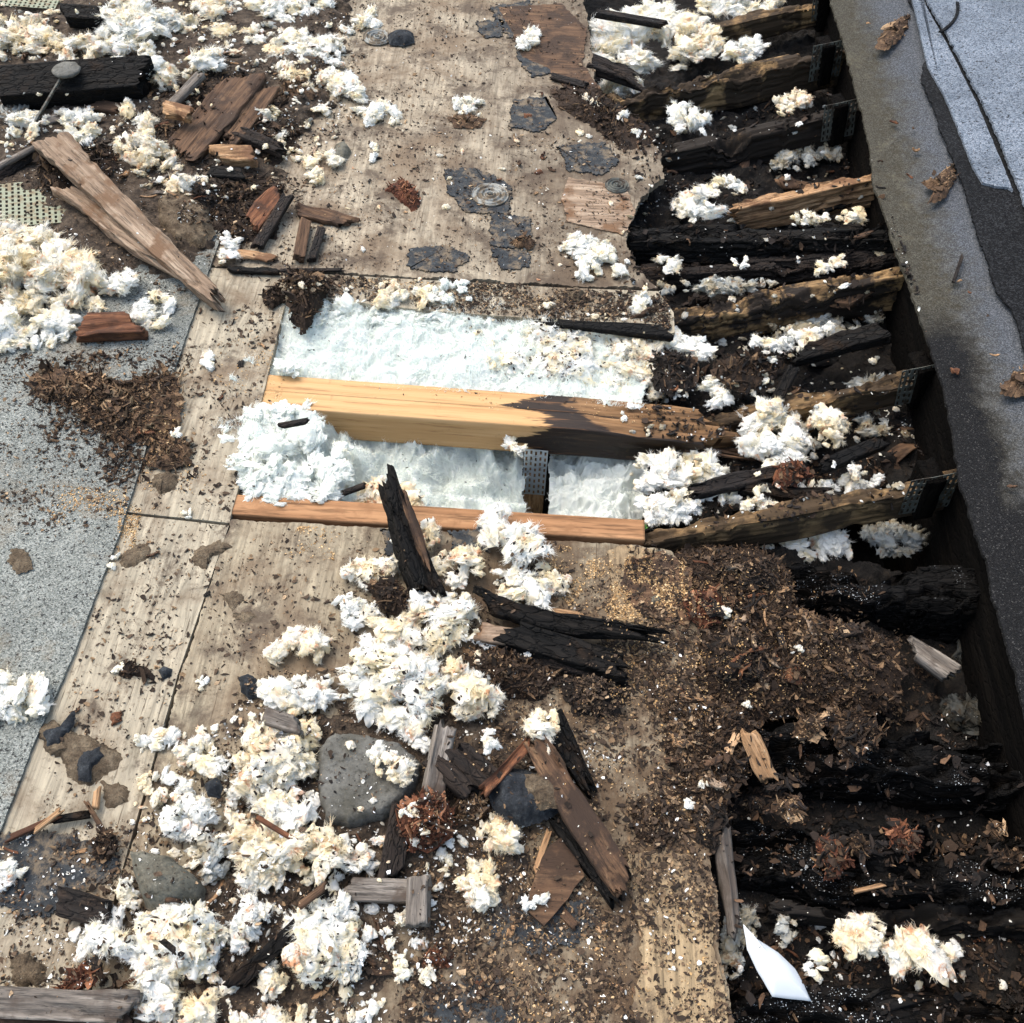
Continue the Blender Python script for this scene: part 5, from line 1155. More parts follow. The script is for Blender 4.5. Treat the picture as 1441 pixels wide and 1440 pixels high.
# rotten chunks and piles
CH = [
 ('rot_pile', 'brown crumbled rot pile lying on the grey felt', 'rot pile', [(40, 530), (70, 518), (120, 525), (190, 545), (245, 525), (258, 560), (254, 600), (215, 622), (160, 622), (125, 598), (100, 570), (50, 560)], 0.006, 0.016, 'rot', 'rottan', 1700, 0.012),
 ('rot_pile', 'brown rot crumbs on plywood below the felt rot pile', 'rot pile', [(212, 625), (245, 608), (268, 625), (270, 650), (235, 662), (205, 655)], 0.006, 0.010, 'rottan', 'rottan', 300, 0.008),
 ('rot_chunk', 'fibrous red brown chunk at the upper left corner of the bay', 'rotten chunk', [(402, 392), (430, 388), (465, 398), (455, 425), (440, 450), (428, 470), (412, 455), (412, 425)], 0.004, 0.040, 'rot', 'rot', 420, 0.014),
 ('rot_chunk', 'orange brown flaky chunk left of the bay corner chunk', 'rotten chunk', [(372, 412), (395, 405), (402, 425), (385, 436), (370, 428)], 0.004, 0.016, 'rot', 'rot', 120, 0.010),
 ('rot_chunk', 'brown rotten chunk with white fluff on the upper plywood', 'rotten chunk', [(542, 268), (562, 254), (586, 265), (592, 290), (580, 298), (560, 282)], 0.0, 0.014, 'rot', 'rotred', 260, 0.008),
 ('rot_chunk', 'rust brown ball of rot on the dark planks, centre bottom', 'rotten chunk', [(560, 1150), (575, 1130), (612, 1120), (636, 1140), (638, 1172), (615, 1190), (580, 1200), (566, 1178)], 0.022, 0.045, 'rot', 'rotred', 900, 0.009),
 ('rot_chunk', 'brown rotten slab right of the dark brown one, among joists', 'rotten chunk', [(1005, 512), (1045, 502), (1100, 506), (1092, 535), (1060, 558), (1025, 545), (1003, 530)], 0.0, 0.022, 'rot', 'rot', 420, 0.012),
 ('rot_chunk', 'dark brown rotten slab above the broken beam end', 'rotten chunk', [(912, 505), (945, 495), (980, 505), (978, 548), (945, 562), (918, 548)], -0.01, 0.02, 'rot', 'rotblack', 420, 0.010),
 ('rot_chunk', 'dark red chunk on the frayed sticks, right of the bay', 'rotten chunk', [(1090, 678), (1100, 652), (1122, 655), (1145, 672), (1120, 682), (1100, 692)], 0.01, 0.018, 'rot', 'rotred', 220, 0.008),
 ('rot_chunk', 'brown slab half under the tufts, centre left', 'rotten chunk', [(520, 825), (550, 815), (578, 842), (572, 868), (545, 862), (528, 850)], 0.02, 0.018, 'rot', 'rot', 260, 0.010),
 ('rot_chunk', 'long dark brown bark mass below the charred logs', 'rotten chunk', [(655, 915), (700, 908), (760, 930), (790, 950), (760, 985), (700, 985), (660, 965)], 0.0, 0.022, 'rot', 'rot', 700, 0.011),
 ('rot_chunk', 'pointed leafy brown chunk hanging over the lower right hole', 'rotten chunk', [(1168, 1008), (1205, 1005), (1242, 1030), (1225, 1055), (1208, 1078), (1188, 1065), (1172, 1035)], 0.0, 0.02, 'rot', 'rot', 700, 0.010),
 ('rot_chunk', 'splintery tan chunk left of the pointed leafy chunk', 'rotten chunk', [(1118, 1020), (1150, 1005), (1165, 1020), (1150, 1042), (1122, 1040)], 0.0, 0.015, 'rottan', 'rottan', 240, 0.009),
 ('rot_chunk', 'orange rot piece on the chip strewn joist, left one', 'rotten chunk', [(1148, 1178), (1168, 1180), (1188, 1205), (1185, 1235), (1160, 1240), (1155, 1205)], -0.01, 0.016, 'rot', 'rotred', 360, 0.008),
 ('rot_chunk', 'red brown rot piece on the chip strewn joist, largest right one', 'rotten chunk', [(1242, 1170), (1265, 1165), (1298, 1185), (1285, 1202), (1258, 1198)], -0.005, 0.018, 'rot', 'rotred', 240, 0.007),
 ('rot_chunk', 'tilted brown rot piece between the two red ones', 'rotten chunk', [(1190, 1178), (1208, 1176), (1222, 1200), (1212, 1212), (1195, 1195)], -0.005, 0.014, 'rot', 'rot', 160, 0.007),
 ('rot_chunk', 'tan curled flake over the black joist, lower right', 'rotten chunk', [(1084, 1138), (1100, 1125), (1122, 1122), (1115, 1138), (1130, 1160), (1108, 1155)], -0.01, 0.014, 'rottan', 'rottan', 160, 0.009),
 ('rot_chunk', 'grey brown rot cake near the right border', 'rotten chunk', [(1392, 1205), (1415, 1195), (1441, 1200), (1436, 1225), (1405, 1228)], -0.01, 0.012, 'rot', 'rot', 200, 0.006),
 ('rot_chunk', 'star shaped tan flake by the right border', 'rotten chunk', [(1386, 1172), (1400, 1155), (1418, 1170), (1405, 1176)], 0.0, 0.008, 'rottan', 'rottan', 50, 0.009),
 ('rot_chunk', 'orange feathery flake at the bottom left', 'rotten chunk', [(75, 1400), (100, 1372), (125, 1355), (140, 1378), (110, 1396)], 0.028, 0.010, 'rottan', 'rotred', 220, 0.009),
 ('rot_chunk', 'tan triangular bark flake on the pale plywood, left', 'rotten chunk', [(170, 930), (190, 935), (212, 945), (220, 960), (190, 950), (175, 955)], 0.0, 0.008, 'rottan', 'rot', 80, 0.008),
 ('rot_chunk', 'brown bark lump left of the big mud slab right side', 'rotten chunk', [(130, 1180), (160, 1172), (166, 1200), (145, 1215), (128, 1200)], 0.004, 0.010, 'rot', 'rot', 240, 0.007),
 ('rot_chunk', 'dark red slab at the bottom between white tufts', 'rotten chunk', [(600, 1340), (625, 1330), (640, 1350), (620, 1365), (600, 1360)], 0.0, 0.012, 'rot', 'rotred', 100, 0.006),
 ('rot_chunk', 'brown splinter mass beneath the big plank, upper left', 'rotten chunk', [(52, 232), (85, 225), (100, 260), (85, 275), (60, 262)], 0.03, 0.025, 'rot', 'rot', 340, 0.012),
 ('rot_chunk', 'tan crumbly heap under the ribbed plank', 'rotten chunk', [(640, 1135), (680, 1115), (690, 1140), (670, 1160), (645, 1160)], 0.005, 0.02, 'rottan', 'rottan', 300, 0.008),
 ('rot_chunk', 'peach curled veneer right of the black felt squares', 'rotten chunk', [(716, 342), (735, 334), (755, 340), (745, 350), (725, 348)], 0.004, 0.010, 'tan', 'rottan', 60, 0.009),
 ('rot_chunk', 'tan torn veneer under the small upper tuft', 'rotten chunk', [(630, 165), (655, 160), (685, 168), (675, 180), (640, 180)], 0.002, 0.006, 'tan', 'rottan', 100, 0.010),
 ('rot_pile', 'great brown rot heap at the torn plywood corner right of centre', 'rot pile', [(950, 780), (1010, 768), (1070, 775), (1105, 800), (1110, 850), (1140, 880), (1200, 890), (1255, 905), (1275, 945), (1262, 990), (1210, 1010), (1150, 1000), (1090, 1015), (1010, 1010), (960, 985), (945, 900)], -0.03, 0.045, 'rot', 'rot', 9000, 0.009),
 ('rot_pile', 'tawny rot heap running down the torn plywood edge', 'rot pile', [(930, 985), (985, 975), (1045, 1000), (1065, 1050), (1040, 1100), (1010, 1170), (975, 1180), (945, 1120), (925, 1050)], -0.012, 0.026, 'rottan', 'rot', 3400, 0.009),
 ('rot_chunk', 'black soggy clod on the near side of the great rot heap', 'rotten chunk', [(1000, 905), (1045, 890), (1085, 915), (1070, 955), (1025, 960), (998, 935)], 0.008, 0.022, 'rot', 'rotblack', 600, 0.009),
 ('rot_chunk', 'black soggy clod at the far side of the great rot heap', 'rotten chunk', [(1030, 800), (1075, 790), (1100, 815), (1080, 845), (1040, 838)], 0.006, 0.02, 'rot', 'rotblack', 500, 0.009),
 ('rot_chunk', 'fibrous tan clod in the middle of the great rot heap', 'rotten chunk', [(1100, 870), (1140, 865), (1165, 895), (1140, 925), (1105, 912)], 0.008, 0.016, 'rot', 'rottan', 420, 0.012),
 ('rot_chunk', 'red fibrous clod at the left of the great rot heap', 'rotten chunk', [(965, 840), (1000, 830), (1018, 860), (995, 885), (968, 872)], 0.008, 0.016, 'rot', 'rotred', 380, 0.011),
 ('rot_chunk', 'black rotten clod against the torn plywood edge, lower right', 'rotten chunk', [(975, 1140), (1010, 1130), (1030, 1165), (1005, 1200), (978, 1185)], 0.0, 0.018, 'rot', 'rotblack', 400, 0.009),
 ('rot_chunk', 'black brown clod beside the big weathered plank tip', 'rotten chunk', [(268, 270), (300, 262), (312, 288), (290, 305), (268, 295)], 0.015, 0.018, 'rot', 'rotblack', 300, 0.010),
 ('rot_chunk', 'brown fibrous clod above the slotted plate, upper left', 'rotten chunk', [(110, 215), (150, 205), (165, 235), (140, 255), (112, 245)], 0.02, 0.02, 'rot', 'rot', 340, 0.012),
 ('rot_chunk', 'tan fibrous clod right of the broken black wood, top left', 'rotten chunk', [(395, 110), (430, 105), (445, 135), (420, 155), (396, 140)], 0.012, 0.016, 'rot', 'rottan', 280, 0.010),
 ('rot_chunk', 'dark clod between charred logs and the dirt, centre', 'rotten chunk', [(780, 955), (840, 950), (890, 975), (870, 1010), (810, 1005)], 0.0, 0.016, 'rot', 'rotblack', 500, 0.010),
 ('rot_chunk', 'matted brown clod right of the long broken stick', 'rotten chunk', [(890, 1130), (940, 1120), (965, 1160), (935, 1200), (895, 1180)], 0.0, 0.012, 'rot', 'rot', 500, 0.008),
 ('rot_pile', 'dirty frayed heap under small tufts beside the top hole', 'rot pile', [(775, 125), (835, 120), (870, 150), (912, 178), (925, 205), (880, 215), (830, 180), (780, 150)], -0.002, 0.014, 'rottan', 'rot', 1200, 0.009),
 ('rot_pile', 'shredded brown debris around the delaminated board', 'rot pile', [(205, 130), (300, 95), (385, 110), (440, 160), (400, 225), (340, 262), (260, 262), (215, 220)], 0.0, 0.03, 'rot', 'rot', 2600, 0.012),
 ('rot_pile', 'brown debris heap along the upper left of the bay plywood', 'rot pile', [(270, 240), (340, 235), (400, 262), (390, 335), (330, 345), (290, 330), (262, 280)], 0.0, 0.018, 'rottan', 'rot', 1300, 0.010),
]
for (nm, lab, cat, poly, z, h, core, fl, nf, fs) in CH:
    chunk(nm, lab, cat, poly, z, h, core, fl, nf, fs, rag=0.006)

# soil beds under the debris fields
bed('dirt', 'dark brown dirt and rot spread under the upper left debris', [(-300, -300), (430, -300), (520, -40), (505, 60), (480, 110), (470, 170), (410, 215), (390, 270), (330, 300), (310, 370), (240, 400), (150, 430), (-200, 470)], 0.020, 0.020, 'soil', 0.004, 14, cat='dirt', edge=0.09)
bed('dirt', 'dark brown dirt and rot spread among the lower tufts', [(330, 960), (400, 930), (560, 900), (640, 930), (800, 985), (860, 1060), (850, 1160), (760, 1300), (640, 1370), (590, 1460), (560, 1600), (130, 1600), (170, 1400), (170, 1290), (230, 1150), (300, 1120)], 0.005, 0.014, 'soil', 0.0035, 16, cat='dirt', edge=0.09)

# ================================================================== WOOD CHIPS AND CRUMBS
refresh()
cht = {}
for mt, (e, nn) in {'brown': (3, 5), 'rust': (2, 5), 'tan': (3, 6), 'dark': (3, 5), 'weathered': (3, 4), 'char': (4, 5), 'grey': (3, 4)}.items():
    cht[mt] = []
    for k in range(nn):
        Lc = 0.03; Wc = Lc/(1.5+e*RNG.random()*1.6)
        V, Fc = timber_np(Lc, Wc, 0.0022+0.002*RNG.random(), seed=RNG.random()*60, nx=16, ny=7, nz=2, jag=(0.012, 0.014), rough=0.0016, wob=0.5, bend=(0.002*RNG.normal(), 0.003*RNG.normal()), crack=0.001, fr=120)
        cht[mt].append(mesh_np('wood_chip', V, Fc, MT[mt]))
cht['straw'] = []
for k in range(8):
    V, Fc = timber_np(0.055+0.03*RNG.random(), 0.0035+0.003*RNG.random(), 0.002, seed=RNG.random()*60, nx=24, ny=3, nz=2, jag=(0.012, 0.02), rough=0.0008, wob=0.3, bend=(0.006*RNG.normal(), 0.003*RNG.normal()), fr=120)
    cht['straw'].append(mesh_np('wood_chip', V, Fc, MT[['tan', 'brown', 'rust', 'dark'][k % 4]]))
CF = [
 ('long thin splinter lying in the upper left debris', 'long splinters in the upper left debris', [(0, 90), (430, 60), (470, 190), (380, 340), (220, 330), (0, 240)], 40, 0, ['straw'], (0.7, 1.5)),
 ('long thin splinter on the great rot heap', 'long splinters on the great rot heap', [(950, 790), (1100, 790), (1250, 920), (1200, 1000), (950, 1000)], 40, 0, ['straw'], (0.5, 1.1)),
 ('long thin splinter among the lower left tufts', 'long splinters among the lower left tufts', [(0, 1180), (220, 1130), (400, 1000), (600, 1050), (700, 1300), (560, 1440), (0, 1440)], 40, 0, ['straw'], (0.5, 1.2)),
 ('long thin splinter on the black lower right fill', 'long splinters on the black lower right fill', [(1050, 1020), (1441, 1040), (1441, 1440), (1050, 1440)], 30, 0, ['straw'], (0.5, 1.2)),
 ('brown wood chip strewn over the upper left debris', 'chips over the upper left debris', [(0, 60), (440, 40), (480, 180), (400, 340), (250, 330), (200, 260), (0, 200)], 60, 0.03, ['brown', 'brown', 'tan', 'rust', 'dark', 'weathered'], (0.5, 1.7)),
 ('wood chip lying on the upper plywood', 'chips on the upper plywood', [(440, 170), (560, 120), (860, 130), (900, 250), (880, 410), (500, 400), (420, 330)], 50, 0.004, ['brown', 'dark', 'tan', 'rust', 'dark'], (0.25, 0.9)),
 ('wood chip lying on the grey felt', 'chips on the grey felt', [(0, 500), (250, 480), (240, 640), (150, 740), (0, 720)], 34, 0.008, ['tan', 'brown', 'rust', 'dark'], (0.3, 0.8)),
 ('wood chip lying on the pale left plywood', 'chips on the pale left plywood', [(260, 440), (390, 430), (330, 700), (300, 900), (240, 1100), (60, 1180), (120, 960), (200, 740)], 40, 0.003, ['tan', 'rust', 'dark', 'brown'], (0.25, 0.9)),
 ('wood chip among the tufts at the lower left', 'chips among the lower left tufts', [(0, 1180), (190, 1150), (350, 1060), (560, 1050), (640, 1240), (560, 1440), (0, 1440)], 50, 0.015, ['tan', 'brown', 'rust', 'dark'], (0.4, 1.4)),
 ('wood chip on the lower stained plywood', 'chips on the lower stained plywood', [(640, 1000), (980, 860), (1000, 1440), (560, 1440)], 55, 0.005, ['tan', 'brown', 'tan', 'dark', 'rust'], (0.3, 1.2)),
 ('wood chip on the black lower right joists', 'chips on the black lower right joists', [(1040, 1130), (1441, 1140), (1441, 1430), (1100, 1430), (1060, 1250)], 45, -0.02, ['tan', 'brown', 'rust', 'brown'], (0.3, 1.2)),
 ('wood chip in the open joist bays', 'chips in the open joist bays', [(900, 150), (1180, 120), (1290, 450), (1320, 720), (960, 740), (890, 480)], 30, 0.0, ['dark', 'brown', 'dark', 'rust'], (0.4, 1.6)),
 ('large bark chip embedded in the great rot heap', 'large chips in the great rot heap', [(970, 790), (1090, 800), (1230, 920), (1180, 990), (1010, 990)], 44, 0, ['brown', 'dark', 'rust', 'brown', 'weathered'], (1.0, 2.4)),
 ('broken wood piece in the tawny heap along the torn edge', 'broken pieces in the tawny heap', [(935, 990), (1040, 1000), (1050, 1080), (990, 1170), (950, 1100)], 26, 0, ['tan', 'brown', 'weathered'], (0.8, 1.8)),
 ('black rotten sliver lying across the open joists', 'black slivers across the open joists', [(900, 200), (1160, 160), (1270, 440), (1330, 640), (1000, 720), (890, 480)], 110, 0, ['char', 'char', 'dark', 'brown'], (1.2, 4.2)),
 ('black rotten sliver between the lower right joists', 'black slivers between the lower right joists', [(1040, 1030), (1441, 1060), (1441, 1440), (1060, 1440)], 60, 0, ['char', 'char', 'dark'], (1.2, 3.4)),
 ('broken wood piece in the upper left debris', 'broken pieces in the upper left debris', [(0, 90), (420, 70), (460, 180), (380, 330), (240, 330), (190, 250), (0, 230)], 36, 0, ['brown', 'weathered', 'dark', 'grey'], (1.2, 2.8)),
 ('wood chip on the white wool in the bay', 'chips on the wool in the bay', [(640, 440), (900, 470), (900, 550), (700, 530)], 16, 0.012, ['dark', 'brown'], (0.25, 0.6)),
]
nchip = 0
for (lab, grp, poly, n, z, mts, sc) in CF:
    n = int(n*0.55)
    for (x, y) in rand_in(poly, n):
        mt = mts[RNG.integers(len(mts))]; me = cht[mt][RNG.integers(len(cht[mt]))]
        hp = rest(x, y)
        if hp is None: continue
        o = link('wood_chip', me); p = np.array(hp[0][:]); p[2] += 0.0025; o.location = tuple(p)
        s = sc[0] + (sc[1]-sc[0])*RNG.random()**1.8; o.scale = (s, s, s)
        o.rotation_euler = (RNG.normal()*0.25, RNG.normal()*0.2, RNG.normal(0.18, 0.35) if lab.startswith('black rotten') else RNG.random()*6.28); tag(o, lab, 'wood chip', grp); nchip += 1
for k, (x, y) in enumerate([(1222, 32), (1258, 172), (1240, 226), (1288, 212), (1280, 248), (1285, 180), (1350, 395), (1365, 412), (1390, 445), (1400, 500), (1345, 520), (1425, 685)]):
    mt = ['tan', 'rust', 'brown'][k % 3]; o = link('wood_chip', cht[mt][k % 4]); o.location = tuple(Pq(x, y, 0.012)); s = 0.3+0.4*RNG.random(); o.scale = (s, s, s); o.rotation_euler = (0, -0.2, RNG.random()*6.28)
    tag(o, 'wood chip on the flashing by the right side', 'wood chip', 'chips on the flashing')

refresh()
UL = [(-100, -60), (440, -60), (520, 60), (500, 170), (420, 240), (380, 330), (250, 420), (-100, 440)]
UP = [(440, -20), (820, -20), (900, 200), (930, 300), (890, 330), (900, 400), (320, 372), (400, 240)]
LL = [(0, 1180), (200, 1150), (350, 950), (640, 930), (860, 1060), (850, 1160), (640, 1370), (560, 1440), (0, 1440)]
RB = [(900, 130), (1180, 90), (1290, 400), (1350, 700), (960, 760), (860, 480), (890, 300)]
LR = [(1000, 1000), (1441, 1000), (1441, 1440), (1030, 1440)]
HEAP = [(960, 790), (1110, 800), (1250, 930), (1200, 1000), (1000, 1000)]
scatter('wood_crumbs', 'countless brown wood crumbs and splinters over the whole deck', 'wood crumbs', [
    (UL, 8000, 0.006), (UP, 4200), ([(320, 380), (790, 405), (940, 420), (945, 465), (600, 435), (410, 412)], 4200, 0.005),
    ([(0, 480), (260, 470), (210, 640), (165, 740), (60, 760), (0, 740)], 1300), ([(260, 430), (400, 420), (325, 720), (170, 720), (210, 620)], 1100),
    ([(170, 720), (640, 760), (960, 800), (980, 1000), (560, 900), (400, 930), (250, 1000), (40, 1190), (110, 930)], 1700),
    (LL, 6500, 0.006), ([(640, 1000), (860, 900), (985, 880), (1000, 1230), (1040, 1440), (560, 1440)], 7500, 0.002), ([(880, 780), (980, 770), (1120, 790), (1300, 900), (1290, 1020), (1080, 1120), (1010, 1240), (920, 1200), (880, 980)], 5000, 0.003), ([(860, 860), (980, 840), (1000, 1000), (800, 1000)], 2500, 0.004)], 'crumb', 0.0040, (1.2, 4.5))
scatter('wood_dust', 'countless fine brown dust grains matted over the plywood', 'wood dust', [(UP, 6000), ([(320, 380), (790, 405), (940, 420), (945, 465), (600, 435), (410, 412)], 5000, 0.002), ([(640, 780), (985, 800), (1005, 1230), (1038, 1440), (560, 1440), (620, 1000)], 18000, 0.001), ([(170, 720), (640, 760), (560, 900), (250, 1000), (40, 1190)], 2500), (LL, 6000, 0.002), ([(0, 480), (260, 470), (165, 740), (0, 740)], 2500)], 'crumb', 0.0020, (1, 3), 0.3)
scatter('rot_crumbs', 'countless dark rot crumbs strewn over the charred joists', 'rot crumbs', [(RB, 5000, 0.004), (LR, 5000, 0.004)], 'blackcrumb', 0.0075, (1.2, 5), 0.6)
scatter('rot_crumbs', 'countless tawny crumbs over the black lower right joists', 'rot crumbs', [
    ([(1040, 1150), (1441, 1180), (1441, 1260), (1200, 1260), (1060, 1240)], 1000, 0.003), ([(1040, 1320), (1441, 1320), (1441, 1440), (1040, 1440)], 1300, 0.003), (RB, 700, 0.002),
    ([(960, 660), (1200, 640), (1280, 660), (1100, 720)], 400, 0.004), ([(1040, 880), (1300, 900), (1330, 1000), (1050, 1010)], 900, 0.004)], 'rot', 0.0055, (1.2, 5), 0.5)
scatter('rot_crumbs', 'countless brown rot fibres fringing the rot heaps', 'rot crumbs', [([(20, 500), (270, 500), (280, 680), (150, 680), (60, 620)], 2600, 0.002), ([(880, 760), (1150, 770), (1330, 900), (1300, 1040), (1080, 1130), (900, 1120)], 4500, 0.004), ([(190, 90), (460, 90), (420, 340), (250, 350)], 2600, 0.006)], 'rot', 0.0055, (1.5, 9), 0.5)
scatter('sawdust', 'pale sawdust grains spread over plywood, beam and rot heap', 'sawdust', [
    ([(760, 765), (960, 785), (975, 860), (940, 900), (820, 880), (790, 840)], 8000), ([(850, 900), (990, 900), (1000, 1010), (860, 990)], 2500, 0.002),
    (HEAP, 2200, 0.002), ([(170, 700), (200, 720), (190, 770), (160, 800)], 900), ([(420, 740), (480, 745), (470, 790), (400, 780)], 900), ([(50, 680), (180, 690), (200, 720), (80, 740)], 1200),
    ([(480, 390), (760, 405), (860, 440), (640, 430), (500, 410)], 2200), ([(600, 545), (960, 575), (960, 600), (600, 570)], 260),
    ([(640, 990), (990, 990), (1000, 1440), (700, 1440)], 2800), ([(300, 480), (390, 470), (370, 560), (300, 540)], 600),
    ([(360, 530), (400, 530), (395, 565), (360, 560)], 400), ([(200, 560), (260, 560), (300, 700), (200, 690)], 800)], 'saw', 0.0015, (1.0, 3.0), 0.4)

